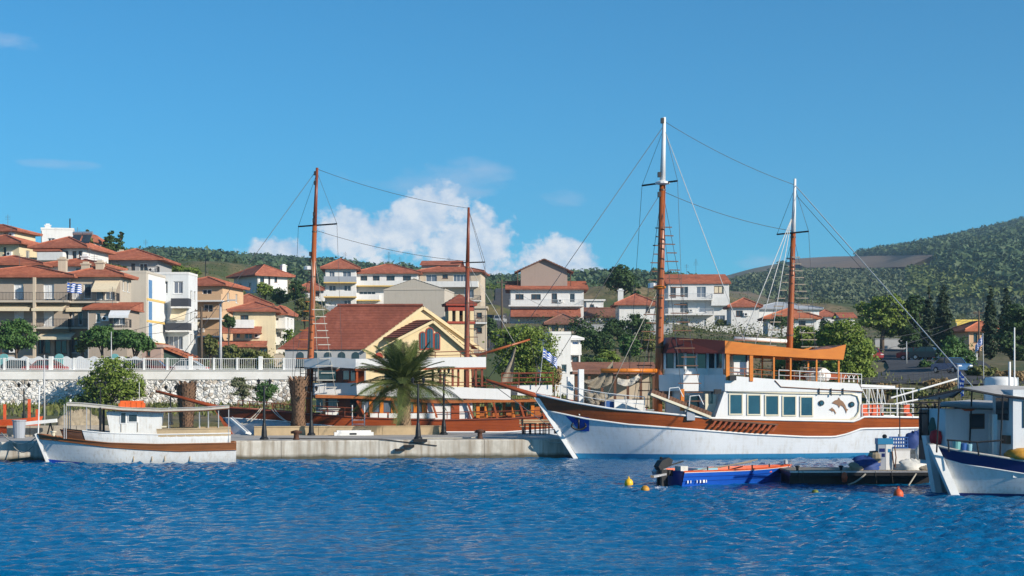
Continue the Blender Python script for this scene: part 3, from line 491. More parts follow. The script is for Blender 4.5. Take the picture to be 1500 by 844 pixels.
# ------------------------------------------------------------------ houses
def grid_face(m, O, U, V, w, h, ops, dep, mi=0):
    """wall face with recessed openings; O corner, U along, V up, inward = dep vector"""
    O = Vector(O); U = Vector(U); V = Vector(V); dep = Vector(dep)
    xs = sorted({0, w, *[min(max(v, 0), w) for o in ops for v in o[:2]]}); zs = sorted({0, h, *[min(max(v, 0), h) for o in ops for v in o[2:4]]})
    for a, b in zip(xs, xs[1:]):
        for c, d in zip(zs, zs[1:]):
            if b - a < 1e-4 or d - c < 1e-4: continue
            cx, cz = (a + b) / 2, (c + d) / 2
            if any(o[0] < cx < o[1] and o[2] < cz < o[3] for o in ops): continue
            m.q(O + U * a + V * c, O + U * b + V * c, O + U * b + V * d, O + U * a + V * d, m=mi)
    for a, b, c, d in [o[:4] for o in ops]:
        p = [O + U * a + V * c, O + U * b + V * c, O + U * b + V * d, O + U * a + V * d]
        for i in range(4): m.q(p[i], p[(i + 1) % 4], p[(i + 1) % 4] + dep, p[i] + dep, m=mi)
_wc = {}
PANE = {'w': ('frame_white', 'glass'), 'd': ('frame_brown', 'glass'), 's': ('frame_white', 'shutter_white'), 'g': ('frame_white', 'curtain_glass'), 'b': ('frame_white', 'blue_panel'), 'y': ('frame_brown', 'awning_cream')}
def window(parent, x, z, w, h, st, y=.14, rz=0, px=None):
    key = (round(w, 1), round(h, 1), st)
    if key not in _wc:
        W, H = key[0], key[1]; fm, pm = PANE[st]; m = MB(); t = .09
        m.box(0, W, 0, .1, 0, t).box(0, W, 0, .1, H - t, H).box(0, t, 0, .1, t, H - t).box(W - t, W, 0, .1, t, H - t)
        if W > .9: m.box(W / 2 - .04, W / 2 + .04, .01, .09, t, H - t)
        if W > 2.4: m.box(W / 4 - .04, W / 4 + .04, .01, .09, t, H - t).box(W * .75 - .04, W * .75 + .04, .01, .09, t, H - t)
        m.box(-.05, W + .05, -.2, 0, -.06, 0)
        p = MB(); p.box(t, W - t, .05, .07, t, H - t)
        if st == 's':
            k = t
            while k < H - t: p.box(t, W - t, .035, .052, k, k + .09); k += .12
        _wc[key] = (m.mesh('window', fm), p.mesh('pane', pm))
    a, b = _wc[key]; W, H = key[0], key[1]; c, s = math.cos(rz), math.sin(rz)
    o = link('window', a, parent, (x + (w - W) / 2 * c, y + (w - W) / 2 * s, z + (h - H)), (0, 0, rz)); link('pane', b, o); return o
def slope(m, a, b, c, d, step=.5, mi=0):
    a, b, c, d = map(Vector, (a, b, c, d)); L = ((c + d) / 2 - (a + b) / 2).length; n = max(3, int(L / step)); up = Vector((0, 0, .07))
    for i in range(n):
        t0, t1 = i / n, (i + 1) / n; e0, e1, f0, f1 = a.lerp(c, t0), b.lerp(d, t0), a.lerp(c, t1), b.lerp(d, t1)
        m.q(e0 + up, e1 + up, f1, f0, m=mi); m.q(e0, e1, e1 + up, e0 + up, m=mi)
def roof(parent, kind, w, D, h, zr, ov, mat, under='w_white'):
    m = MB(); x0, x1, y0, y1 = -ov, w + ov, -ov, D + ov; zr = max(zr, h + .3)
    if kind == 'flat':
        m.box(-ov - .05, w + ov + .05, -ov - .05, D + ov + .05, h, h + .3); return m.build('roof', mat, parent)
    if kind == 'hip':
        k = min((x1 - x0), (y1 - y0)) / 2 * .98
        if w >= D: r0, r1 = (x0 + k, D / 2, zr), (x1 - k, D / 2, zr)
        else: r0, r1 = (w / 2, y0 + k, zr), (w / 2, y1 - k, zr)
        A, B, C, E = (x0, y0, h), (x1, y0, h), (x1, y1, h), (x0, y1, h)
        if w >= D: slope(m, A, B, r0, r1); slope(m, B, C, r1, r1); slope(m, C, E, r1, r0); slope(m, E, A, r0, r0); caps = [(A, r0), (B, r1), (C, r1), (E, r0), (r0, r1)]
        else: slope(m, A, B, r0, r0); slope(m, B, C, r0, r1); slope(m, C, E, r1, r1); slope(m, E, A, r1, r0); caps = [(A, r0), (B, r0), (C, r1), (E, r1), (r0, r1)]
        for p, q in caps:
            if (Vector(p) - Vector(q)).length > .3: m.tube([Vector(p) + Vector((0, 0, .08)), Vector(q) + Vector((0, 0, .06))], .13, 5)
    elif kind == 'gable_x':
        r0, r1 = (x0, D / 2, zr), (x1, D / 2, zr); slope(m, (x0, y0, h), (x1, y0, h), r0, r1); slope(m, (x1, y1, h), (x0, y1, h), r1, r0)
        m.tube([Vector(r0) + Vector((0, 0, .06)), Vector(r1) + Vector((0, 0, .06))], .13, 5)
    elif kind == 'gable_y':
        r0, r1 = (w / 2, y0, zr), (w / 2, y1, zr); slope(m, (x1, y0, h), (x1, y1, h), r0, r1); slope(m, (x0, y1, h), (x0, y0, h), r1, r0)
        m.tube([Vector(r0) + Vector((0, 0, .06)), Vector(r1) + Vector((0, 0, .06))], .13, 5)
    elif kind == 'shed':
        slope(m, (x0, y0, h), (x1, y0, h), (x0, D, zr), (x1, D, zr)); m.q((x0, D, h), (x1, D, h), (x1, D, zr), (x0, D, zr)); m.q((x0, y0, h), (x0, D, zr), (x0, D, h)); m.q((x1, y0, h), (x1, D, h), (x1, D, zr))
    m.box(x0 + .02, x1 - .02, y0 + .02, y1 - .02, h - .16, h - .01); return m.build('roof', mat, parent)
def railing(m, pts, h, gap=.14, r=.016, post=1.4):
    for p, q in zip(pts, pts[1:]):
        p = Vector(p); q = Vector(q); L = (q - p).length; n = max(1, int(L / gap)); up = Vector((0, 0, h))
        m.beam(p + up, q + up, .05, .05); m.beam(p + up * .12, q + up * .12, .035, .03)
        for i in range(n + 1):
            a = p.lerp(q, i / n); m.beam(a, a + up, r * 2, r * 2)
def house(d):
    F = Frame(P(d['x0'], d['yb'], d['Y']), d.get('rz', 0)); o = thing({'building': 'apartment_building'}.get(d.get('cat'), 'house'), d['label'], d.get('cat', 'house'), F, 'buildings on the hillside above the harbour')
    D = d['D']; w = F.px(d['x1'], d['yb']).x; h = F.px(d['x0'], d['ye']).z; B = -2.5; wm = d['wall']
    ops = []; ws = []
    for a, b, t, c, st in d.get('wins', ()):
        q0 = F.px(a, c); q1 = F.px(b, t); xa, xb, za, zb = max(q0.x, .15), min(q1.x, w - .15), max(q0.z, .05), min(q1.z, h - .2)
        if xb - xa < .35 or zb - za < .3: continue
        if any(xa < e[1] + .05 and xb > e[0] - .05 and za < e[3] + .05 and zb > e[2] - .05 for e in ops): continue
        ops.append((xa, xb, za - B, zb - B)); ws.append((xa, za, xb - xa, zb - za, st))
    m = MB(); grid_face(m, (0, 0, B), (1, 0, 0), (0, 0, 1), w, h - B, ops, (0, .24, 0))
    # side walls carry their own windows
    rs = random.Random(int(d['x0'] * 7 + d['ye'])); so = []
    if not d.get('stripes') and wm not in ('w_blank',):
        zz = .9
        while zz + 1.6 < h:
            for yy in (D * .22, D * .62): so.append((yy, yy + 1.1, zz - B, zz + 1.3 - B))
            zz += 3.0
    grid_face(m, (w, 0, B), (0, 1, 0), (0, 0, 1), D, h - B, so, (-.24, 0, 0)); grid_face(m, (0, D, B), (0, -1, 0), (0, 0, 1), D, h - B, so, (.24, 0, 0))
    m.q((w, D, B), (0, D, B), (0, D, h), (w, D, h)); m.q((0, 0, h), (w, 0, h), (w, D, h), (0, D, h))
    k, yr, ov, rm = d['roof']; zr = F.px(d['x0'], yr, D / 2 if k != 'shed' else D).z
    if k == 'gable_y': m.prism([(0, 0, h), (w, 0, h), (w / 2, 0, zr)], (0, D, 0))
    if k == 'gable_x': m.prism([(0, 0, h), (0, D / 2, zr), (0, D, h)], (w, 0, 0))
    m.build('wall', wm, o)
    for x, z, ww, hh, st in ws: window(o, x, z, ww, hh, st)
    for a, b, c, e in so:
        window(o, w - .14, c + B, b - a, e - c, 'w', a, R(90)); window(o, .14, c + B, b - a, e - c, 'w', b + D - a - b, R(-90)) if d.get('rz', 0) > 8 else None
    ro = roof(o, k, w, D, h, zr, ov, rm)
    for cx, ct in d.get('chim', ()):
        q = F.px(cx, ct, D * .45); m = MB(); m.box(q.x - .45, q.x + .45, D * .45 - .4, D * .45 + .4, h - .2, q.z - .25).box(q.x - .55, q.x + .55, D * .45 - .5, D * .45 + .5, q.z - .25, q.z - .1).box(q.x - .3, q.x + .3, D * .45 - .3, D * .45 + .3, q.z - .1, q.z + .12); m.build('chimney', 'w_tan' if wm != 'w_white' else 'w_white', ro)
    for a, b, ys, dep, st, yr2 in d.get('balc', ()):
        q0 = F.px(a, ys, -dep); q1 = F.px(b, yr2, -dep); hh = max(q1.z - q0.z, .9); x0, x1, z = q0.x, q1.x, q0.z
        m = MB(); m.box(x0, x1, -dep, -.003, z - .22, z); sl = m.build('balcony', d.get('trim', 'w_white' if wm not in ('w_taupe', 'w_beige') else 'w_beige'), o)
        m = MB()
        if st == 'bars': railing(m, [(x0 + .05, -.05, z), (x0 + .05, -dep + .06, z), (x1 - .05, -dep + .06, z), (x1 - .05, -.05, z)], hh, .16); m.build('railing', 'rail_dark' if wm != 'w_white' else 'pole_grey', sl)
        else:
            m.box(x0 + .02, x1 - .02, -dep + .02, -dep + .12, z + .003, z + hh).box(x0 + .02, x0 + .12, -dep + .12, -.01, z + .003, z + hh).box(x1 - .12, x1 - .02, -dep + .12, -.01, z + .003, z + hh)
            m.build('parapet', {'solid': 'w_white' if wm != 'w_peach' else 'w_peach', 'panel': 'blind_dark', 'glass': 'w_slate'}[st], sl)
    for a, b, t, c, dep, am in d.get('awn', ()):
        q0 = F.px(a, t); q1 = F.px(b, t); q2 = F.px(a, c, -dep); m = MB(); x0, x1 = q0.x, q1.x
        if am.startswith('tiles'):
            slope(m, (x0, -dep, q2.z), (x1, -dep, q2.z), (x0, -.02, q0.z), (x1, -.02, q0.z)); m.box(x0, x1, -dep, -.02, q2.z - .12, q2.z - .005); m.build('canopy_roof', am, o)
        else:
            m.prism([(x0, -.02, q0.z), (x0, -dep, q2.z), (x0, -dep, q2.z - .28), (x0, -dep + .03, q2.z - .28), (x0, -dep + .03, q2.z - .03), (x0, -.02, q0.z - .05)], (x1 - x0, 0, 0)); m.build('awning', am, o)
    for p in d.get('posts', ()):
        q = F.px(p, d['ye'], -1.5); m = MB(); m.box(q.x - .15, q.x + .15, -1.52, -1.2, 0, h - .2); m.build('post', 'w_tan', o)
    if d.get('stripes'):                                       # right hand face with blue strips and yellow bands
        for i in range(3):
            for j in range(4):
                z = h - 3.2 - j * 2.85; y = 1.2 + i * 3.9; m = MB(); m.box(w + .003, w + .05, y, y + 1.7, z, z + 2.4); m.build('blue_panel', 'blue_panel' if i == 0 else 'shutter_white', o)
        for j in range(4):
            z = h - 3.5 - j * 2.85; m = MB(); m.box(w + .003, w + .08, .3, D - .2, z - .03, z + .25); m.build('yellow_band', 'yellow_band', o)
        m = MB(); m.box(w + .001, w + .03, 1.0, D - .05, 0, h - .1); m.build('side_cladding', 'w_white', o)
    if 'attic' in d:
        a, b, e, p = d['attic']; q0 = F.px(a, e, 2.5); q1 = F.px(b, e, 2.5); z1 = F.px(a, p, 2.5).z; x0, x1 = q0.x, q1.x; xm = (x0 + x1) / 2
        m = MB(); m.prism([(x0 + .8, 2.5, h), (x1 - .8, 2.5, h), (x1 - .8, 2.5, q0.z + .2), (xm, 2.5, z1 - .1), (x0 + .8, 2.5, q0.z + .2)], (0, 7, 0)); m.build('attic_wall', 'w_brown', o)
        m = MB(); slope(m, (x1 + .3, 1.9, q0.z - .2), (x1 + .3, 9.9, q0.z - .2), (xm, 1.9, z1), (xm, 9.9, z1)); slope(m, (x0 - .3, 9.9, q0.z - .2), (x0 - .3, 1.9, q0.z - .2), (xm, 9.9, z1), (xm, 1.9, z1))
        for s, xe in ((-1, x0 - .3), (1, x1 + .3)): m.beam((xe, 2, q0.z - .28), (xm, 2, z1 - .08), .25, .14)
        m.build('attic_roof', 'tiles_brown', o)
        m = MB(); m.box(x0 + .2, x0 + .32, 2.2, 2.32, h, q0.z - .1).box(x1 - .32, x1 - .2, 2.2, 2.32, h, q0.z - .1); m.build('post', 'frame_brown', o)
    if 'top' in d:
        a, b, e, p = d['top']; q0 = F.px(a, e, 4); q1 = F.px(b, p, 4); m = MB(); m.box(q0.x + .3, q1.x - .3, 4, D - 1, h, q0.z + .1); m.build('top_storey', wm, o); mm = MB(); slope(mm, (q0.x, 3.4, q0.z), (q1.x, 3.4, q0.z), (q0.x, 7, q1.z), (q1.x, 7, q1.z)); slope(mm, (q1.x, D, q0.z), (q0.x, D, q0.z), (q1.x, 7, q1.z), (q0.x, 7, q1.z)); mm.build('upper_roof', rm, o)
    if d.get('solar'):
        for i in range(2):
            m = MB(); x = w * .55 + i * 1.5; m.prism([(x, 3, zr - .8), (x + 1.2, 3, zr - .8), (x + 1.2, 4.2, zr + .5), (x, 4.2, zr + .5)], (0, .08, -.08)); c = m.build('solar_panel', 'glass', o); m = MB(); m.tube([(x - .1, 4.3, zr + .65), (x + 1.3, 4.3, zr + .65)], .27, 8); m.build('tank', 'steel', c)
    if d.get('antenna'):
        m = MB(); x = w * .5; m.tube([(x, D * .5, h), (x, D * .5, zr + 2.6)], .03, 5)
        for i in range(5): m.beam((x - .5 + .06 * i, D * .5, zr + 1.4 + .25 * i), (x + .5 - .06 * i, D * .5, zr + 1.4 + .25 * i), .03)
        m.build('antenna', 'wire', ro)
    rn = random.Random(len(d['label']) * 13 + int(d['x0']))
    if wm != 'w_blank' and ws and w > 3:
        for q in range(1 if w < 7 else 3):
            x, z, ww, hh, st = rn.choice(ws); xx = x + ww + .2
            if xx + .85 < w and not any(e[0] < xx + .85 and e[1] > xx and e[2] + B < z + .9 and e[3] + B > z for e in ops): m = MB(); m.box(xx, xx + .8, -.32, -.01, z + .1, z + .65); ac = m.build('air_conditioner', 'frame_white', o); m = MB(); m.tube([(xx + .3, -.33, z + .38), (xx + .3, -.325, z + .38)], .2, 10); m.build('fan_grille', 'dark_metal', ac); break
        if k != 'flat': m = MB(); x = w * rn.uniform(.25, .75); m.tube([(x, D * .5, h), (x, D * .5, zr + 1.6)], .025, 4); [m.beam((x - .4, D * .5, zr + .9 + .22 * i), (x + .4, D * .5, zr + .9 + .22 * i), .025) for i in range(3)]; m.build('roof_aerial', 'wire', ro)
        m = MB(); m.tube([(.12, -.06, 0), (.12, -.06, h - .2)], .05, 5); m.build('downpipe', 'w_grey', o)
    if d.get('pole'):
        m = MB(); m.tube([(w - .6, 1, h - 2), (w - .6, 1, h + 1.9)], .12, 6); m.build('flue_pipe', 'dark_metal', ro)
    return o
for d in HOUSES: house(d)
# long slanting orange roof and green side of the road-side shed
def shed_roof():
    F = Frame(P(236, 526, 177), 0); o = thing('lean_to', 'sloping orange tiled lean to roof over a dark green wall by the road', 'shed', F); a = F.px(226, 502, 0); b = F.px(281, 524, 0)
    m = MB(); slope(m, (b.x, 0, b.z), (b.x, 6, b.z), (a.x, 0, a.z), (a.x, 6, a.z)); m.prism([(b.x, 0, b.z - .02), (b.x, 6, b.z - .02), (a.x, 6, a.z - .02), (a.x, 0, a.z - .02)], (0, 0, -.25)); m.build('roof', 'tiles_orange', o)
    m = MB(); m.prism([(.2, .3, -1.5), (b.x - .8, .3, -1.5), (b.x - .8, .3, b.z + .0), (.2, .3, a.z - 1.0)], (0, 5, 0)); m.build('wall', 'w_green', o)
shed_roof()
# ------------------------------------------------------------------ church
def arch_pts(x, z, w, h, n=8):
    r = w / 2; return [(x - r, z), (x + r, z)] + [(x + r * math.cos(math.pi * i / n), z + h - r + r * math.sin(math.pi * i / n)) for i in range(n + 1)]
def church():
    F = Frame(P(536, 560, 158), 16); o = thing('church', 'cream church with long dark red roof and arched blue windows behind the red schooner', 'church', F); px = F.px
    # gable front lies in local y=0 ; nave runs back to the left, so build it along a second axis: the long eave faces us
    g0 = px(536, 505); g1 = px(690, 505); ap = px(612, 449); w = g1.x - g0.x; L = 7.9
    wdir = Vector((-1, .30, 0)).normalized()                    # nave axis
    A, B, C = Vector((g0.x, 0, g0.z)), Vector((g1.x, 0, g1.z)), Vector((ap.x, 0, ap.z)); bk = wdir * L
    m = MB(); b0 = Vector((0, 0, -3)); A0, B0 = Vector((A.x, 0, -3)), Vector((B.x, 0, -3)); m.q(A0, B0, B, C, A); m.q(B0, B0 + bk, B + bk, B); m.q(B0 + bk, A0 + bk, A + bk, C + bk, B + bk); m.build('wall', 'w_church', o); m = MB(); m.q(A0 + bk, A0, A, A + bk); nv = m.build('nave_wall', 'w_grey', o)  # nave wall greyed to stand for the shade it lies in
    for k in range(5):
        p0 = A + wdir * (1.0 + k * 1.35); m = MB(); nrm = Vector((-wdir.y, wdir.x, 0)); nrm = nrm if nrm.y < 0 else -nrm; m.prism([p0 + wdir * x + nrm * .05 + Vector((0, 0, z - 2.6)) for x, z in arch_pts(0, 0, .7, 1.9)], nrm * -.06); m.build('arch_window', 'glass', nv)
    ex = Vector((.55, -.35, 0)); m = MB(); f = wdir * -.5; dz = Vector((0, 0, .06)); na = (A - C).normalized() * .9; nb = (B - C).normalized() * .9
    slope(m, A + na + bk + dz, A + na + f + dz, C + bk + dz, C + f + dz, .42); slope(m, B + nb + f + dz, B + nb + bk + dz, C + f + dz, C + bk + dz, .42); m.tube([C + f + dz * 2, C + bk + dz * 2], .16, 6); m.build('roof', 'tiles_church', o)
    m = MB()
    for p, n in ((A, na), (B, nb)): m.beam(C + f * 1.02 + Vector((0, 0, -.12)), p + n + f * 1.02 + Vector((0, 0, -.12)), .3, .28)
    m.build('verge_board', 'w_church', o)
    # porch gable in front with the triple window
    q = [px(588, 495, -1.6), px(694, 526, -1.6), px(633, 470, -1.6)]; m = MB(); Z0 = -3; a, b, c = q; m.prism([(a.x, -1.6, Z0), (b.x, -1.6, Z0), (b.x, -1.6, b.z), (c.x, -1.6, c.z), (a.x, -1.6, a.z)], (0, 1.58, 0)); pw = m.build('porch_wall', 'w_church', o)
    m = MB(); c2 = Vector((c.x, -2.0, c.z + .12)); a2 = Vector((a.x - .5, -2.0, a.z)); b2 = Vector((b.x + .5, -2.0, b.z)); d = Vector((-1.2, 2.0, 0))
    slope(m, a2 + d, a2, c2 + d, c2, .4); slope(m, b2, b2 + d, c2, c2 + d, .4); m.build('porch_roof', 'tiles_church', o)
    m = MB(); m.beam(c2 + Vector((0, .04, -.2)), a2 + Vector((0, .04, -.2)), .2, .25).beam(c2 + Vector((0, .04, -.2)), b2 + Vector((0, .04, -.2)), .2, .25); m.build('verge_board', 'w_church', o)
    for wx, t, bt, ww in ((619, 487, 511, 6.5), (629.5, 481, 510, 8.5), (640, 488, 511, 6.5)):
        p0 = px(wx, bt, -1.6); hh = px(wx, t, -1.6).z - p0.z; W = ww / 15.2
        m = MB(); m.prism([(x, -1.7, z) for x, z in arch_pts(p0.x, p0.z - .12, W + .2, hh + .22)], (0, .09, 0)); fr = m.build('window_surround', 'w_red', o)
        m = MB(); m.prism([(x, -1.74, z) for x, z in arch_pts(p0.x, p0.z, W, hh)], (0, .03, 0)); m.build('pane', 'sea_glass', fr); m = MB(); m.beam((p0.x, -1.76, p0.z), (p0.x, -1.76, p0.z + hh), .05); m.build('mullion', 'frame_brown', fr)
    for ax in (555, 570, 586, 660, 678):
        p0 = px(ax, 545, -.05); m = MB(); m.prism([(x, -.08, z) for x, z in arch_pts(p0.x, p0.z, .8, 1.9)], (0, .07, 0)); m.build('arch_window', 'w_red', o)
    # bell tower
    T = Frame(P(657, 560, 163), 10); t = thing('bell_tower', 'cream bell tower with red banded arches and red tiled cap beside the church', 'tower', T); tw = T.px(694, 560).x; z1 = T.px(660, 474).z; z2 = T.px(660, 447).z; zt = T.px(676, 431, tw / 2).z
    m = MB(); m.box(0, tw, 0, tw, -3, z1); m.build('shaft', 'w_church', t); m = MB(); m.box(-.15, tw + .15, -.15, tw + .15, z1, z1 + .22); m.build('band', 'w_red', t)
    m = MB(); s = tw / 7
    for i in range(4):
        for j in range(4):
            if i in (0, 3) or j in (0, 3): m.box(i * 2 * s, i * 2 * s + s, j * 2 * s, j * 2 * s + s, z1 + .22, z2 - .55)
    m.build('pillars', 'w_church', t); m = MB()
    for (p, q, r, u) in ((-.05, tw + .05, -.05, s), (-.05, tw + .05, tw - s, tw + .05), (-.05, s, s, tw - s), (tw - s, tw + .05, s, tw - s)): m.box(p, q, r, u, z2 - .55, z2 - .05)
    m.build('arch_band', 'w_red', t); m = MB(); m.box(-.3, tw + .3, -.3, tw + .3, z2 - .05, z2 + .14); m.build('cornice', 'w_red', t)
    m = MB(); cc = (tw / 2, tw / 2, zt); e = [(-.35, -.35, z2 + .12), (tw + .35, -.35, z2 + .12), (tw + .35, tw + .35, z2 + .12), (-.35, tw + .35, z2 + .12)]
    for i in range(4): slope(m, e[i], e[(i + 1) % 4], cc, cc, .35)
    m.build('roof', 'tiles_church', t); m = MB(); m.lathe([(.05, .75), (.12, .72), (.2, .5), (.28, .15), (.36, 0)], (tw / 2, tw / 2, z1 + .9), 10); m.build('bell', 'dark_metal', t)
church()
# ------------------------------------------------------------------ retaining wall, its rail and parapet
def rwall():
    F = Frame((-75, 149.45, 1.2), 0); o = thing('retaining_wall', 'whitewashed rubble retaining wall with smooth white top below the road', 'wall', F); X1 = P(447, 540, 150).x + 75; zt = P(0, 543, 150).z - 1.2; zs = P(0, 556, 149.8).z - 1.2
    rs = np.random.RandomState(4); xs = np.arange(0, X1, .35); zz = np.linspace(-1, zs, 16); m = MB()
    m.grid([[(x, -.05 - .25 * (1 - (z + 1) / (zs + 1)) + rs.uniform(-.09, .09), z + rs.uniform(-.05, .05)) for x in xs] for z in zz]); m.box(0, X1, .05, .9, -1, zs - .01); m.build('rubble_face', 'rubble', o)
    m = MB(); m.box(0, X1, -.12, 1.2, zs, zt); m.build('white_band', 'wall_white', o); m = MB(); m.box(-.1, X1 + .05, -.22, 1.25, zt, zt + .08); m.build('coping', 'wall_white', o)
    f = Frame((-75, 149.9, zt + 1.28), 0); r = thing('roadside_railing', 'white post and baluster railing on top of the retaining wall', 'railing', f); hz = 1.05; x = 26.0; k = 0
    while x < X1 - .3:
        m = MB(); big = k % 3 == 0; s = .17 if big else .09; m.box(x - s, x + s, -s, s, 0, hz + (.18 if big else .05)); m.build('post', 'white_paint', r); x2 = min(x + 2.15, X1); m = MB()
        for i in range(1, 11): xx = x + (x2 - x) * i / 11; m.box(xx - .014, xx + .014, -.014, .014, .1, hz - .06)
        m.box(x + s, x2 - .1, -.04, .04, hz - .06, hz).box(x + s, x2 - .1, -.03, .03, .06, .1); m.build('baluster_panel', 'white_paint', r); x = x2; k += 1
    # wavy parapet further back along the pavement
    f2 = Frame((-75, 158.5, ROADZ + .1), 0); w = thing('wavy_parapet', 'pale blue wavy topped parapet with teal piers behind the red car', 'wall', f2); X2 = P(200, 540, 158).x + 75
    n = 0; x = 20.0; seg = 2.7; base = 1.75
    while x < X2:
        m = MB(); pts = [(x, 0, 0)] + [(x + seg, 0, 0)] + [(x + seg - seg * i / 20, 0, base - .15 * math.cos(2 * math.pi * (i / 20 * 2))) for i in range(21)]; m.prism(pts, (0, .2, 0)); m.build('wave_panel', 'w_white2', w)
        if n % 2 == 0: m = MB(); m.prism([(xx + x, -.08, z) for xx, z in arch_pts(0, 0, .8, 2.15)], (0, .36, 0)); m.build('pier', 'teal', w)
        x += seg; n += 1
rwall()
# ------------------------------------------------------------------ trees
def leaves(name, rs, bl, n, size, mat, parent, squash=.55, clump=.3, per=34, asp=.6):
    """bl: ellipsoids (cx,cy,cz,rx,ry,rz). Leaf tufts gathered in clumps through the outer volume"""
    bl = np.array(bl, float); vol = (bl[:, 3] * bl[:, 4] * bl[:, 5]) ** (2 / 3); k = max(6, n // per); bi = rs.choice(len(bl), k, p=vol / vol.sum()); B = bl[bi]
    d = rs.normal(size=(k, 3)); d /= np.linalg.norm(d, axis=1)[:, None]; rad = (.45 + .55 * rs.rand(k) ** .45)[:, None]; cen = B[:, :3] + d * rad * B[:, 3:6]
    cr = clump * B[:, 3:6].mean(1) * (.6 + .8 * rs.rand(k)); ci = np.repeat(np.arange(k), per); m = len(ci)
    off = rs.normal(size=(m, 3)) * .55; off[:, 2] *= squash; pos = cen[ci] + off * cr[ci][:, None]
    nrm = rs.normal(size=(m, 3)) * .7 + d[ci] * .9 + np.array([.2, -.1, .5]); nrm /= np.linalg.norm(nrm, axis=1)[:, None]
    t = np.cross(nrm, rs.normal(size=(m, 3))); t /= np.linalg.norm(t, axis=1)[:, None]; b = np.cross(nrm, t); s = (size * (.6 + .8 * rs.rand(m)))[:, None]
    V = np.stack([pos - t * s, pos - b * s * asp, pos + t * s, pos + b * s * asp], 1).reshape(-1, 3); F = np.arange(m * 4).reshape(m, 4)
    return link(name, npmesh(name, V, F, mat), parent)
def tree(label, px, pyb, Y, crown, mat='leaf_pine', n=2600, size=.2, trunk=.16, name='tree', group='trees and shrubs along the shore', seed=None, base=None, depth=1.0, lean=0, cat='tree', clump=.3):
    """crown: list of (px, py, rx_px, ry_px) ellipses seen in the photo; depth follows the width"""
    F = Frame(P(px, pyb, Y), 0); F.o.z = gz(F.o.x, F.o.y) - .05 if base is None else base; sc = Y / FPX
    o = thing(name, label, cat, F, group); rs = np.random.RandomState(seed if seed is not None else int(px * 3 + pyb)); bl = []
    for i, (cx, cy, rx, ry) in enumerate(crown):
        c = F.px(cx, cy, (rs.rand() - .5) * rx * sc * .8 if len(crown) > 1 else 0); bl.append((c.x, c.y, c.z, rx * sc, rx * sc * depth, ry * sc))
    top = max(b[2] for b in bl); m = MB(); c0 = Vector(np.mean([b[:3] for b in bl], axis=0)); h = max(c0.z, .8)
    pts = [(0, 0, -.4), (lean * .3, 0, h * .35), (c0.x * .7, c0.y * .6, h * .75), (c0.x, c0.y, h + .15 * abs(top - h))]; m.tube(pts, [trunk * 1.25, trunk, trunk * .75, trunk * .35], 7)
    for b in bl:
        for _ in range(3 if len(bl) < 4 else 2):
            e = Vector(b[:3]) + Vector(rs.uniform(-.6, .6, 3) * np.array(b[3:6])); s = Vector(pts[1]).lerp(Vector(pts[2]), rs.uniform(.3, 1)); m.tube([s, s.lerp(e, .5) + Vector((0, 0, .15 * (e - s).length)), e], [trunk * .5, trunk * .33, trunk * .12], 5)
    m.build('trunk', 'bark', o, smooth=True); leaves('crown', rs, bl, int(n * 1.9), size * .68, mat, o, clump=clump); return o
G1 = 'trees and shrubs along the shore'
tree('bright green pine in front of the retaining wall', 165, 600, 146, [(165, 540, 26, 18), (140, 560, 22, 14), (185, 560, 26, 18), (165, 575, 38, 14), (200, 572, 16, 12)], 'leaf_pine', 4600, .17)
tree('small grey green olive against the white wall', 356, 605, 143, [(350, 562, 12, 9), (362, 572, 12, 9), (352, 578, 12, 7)], 'leaf_olive', 1300, .13, .08, 'olive_tree')
tree('rounded dark shrub beside the small olive', 391, 600, 143, [(390, 570, 15, 11), (384, 580, 12, 8)], 'leaf_mulberry', 1500, .13, .08, 'shrub')
tree('creeper heap of dark ivy at the foot of the retaining wall', 128, 598, 146, [(105, 590, 22, 9), (135, 588, 28, 12), (100, 598, 20, 8)], 'leaf_dark', 2600, .14, .06, 'ivy_shrub', cat='shrub')
tree('low yellowish bush on the bank under the wall', 60, 605, 138, [(50, 601, 22, 6), (90, 602, 20, 7)], 'leaf_bush', 1300, .12, .05, 'shrub', cat='shrub')
for i, (x, y, rx, ry, mt, lb) in enumerate([(240, 600, 20, 10, 'leaf_bush', 'olive green bush on the bank behind the black lamp'), (310, 604, 18, 9, 'leaf_bush', 'bright grass tuft bush behind the pruned palm'), (415, 598, 20, 10, 'leaf_dry', 'dry brown bush left of the second pruned palm'), (345, 603, 14, 8, 'leaf_dry', 'dry brown bush below the small olive'), (215, 603, 16, 6, 'leaf_dry', 'brown bush at the foot of the bright pine')]):
    tree(lb, x, y + 8, 137, [(x, y, rx, ry), (x + rx * .6, y + 2, rx * .6, ry * .7)], mt, 1300, .13, .05, 'shrub', cat='shrub')
tree('round clipped mulberry in front of the long beige block', 24, 522, 168, [(10, 492, 22, 20), (36, 492, 17, 19), (24, 478, 18, 10)], 'leaf_mulberry', 3600, .2, .15, 'mulberry_tree')
tree('yellowish leafy tree at the awning corner', 122, 520, 169, [(122, 500, 9, 12), (118, 508, 7, 8)], 'leaf_bush', 900, .18, .1)
tree('mulberry with wide dense crown beside the taupe annexe', 150, 522, 168, [(140, 494, 18, 14), (160, 496, 18, 15), (150, 486, 16, 8)], 'leaf_mulberry', 3200, .2, .15, 'mulberry_tree')
tree('spreading mulberry before the tall blank wall', 196, 524, 168, [(184, 496, 16, 13), (204, 500, 20, 12), (216, 506, 10, 8)], 'leaf_mulberry', 3000, .2, .15, 'mulberry_tree')
tree('dark conifer with feathery top on the hilltop', 160, 372, 262, [(160, 354, 7, 8), (158, 364, 9, 8), (163, 344, 4, 6)], 'leaf_dark', 900, .3, .18, 'conifer', base=None)
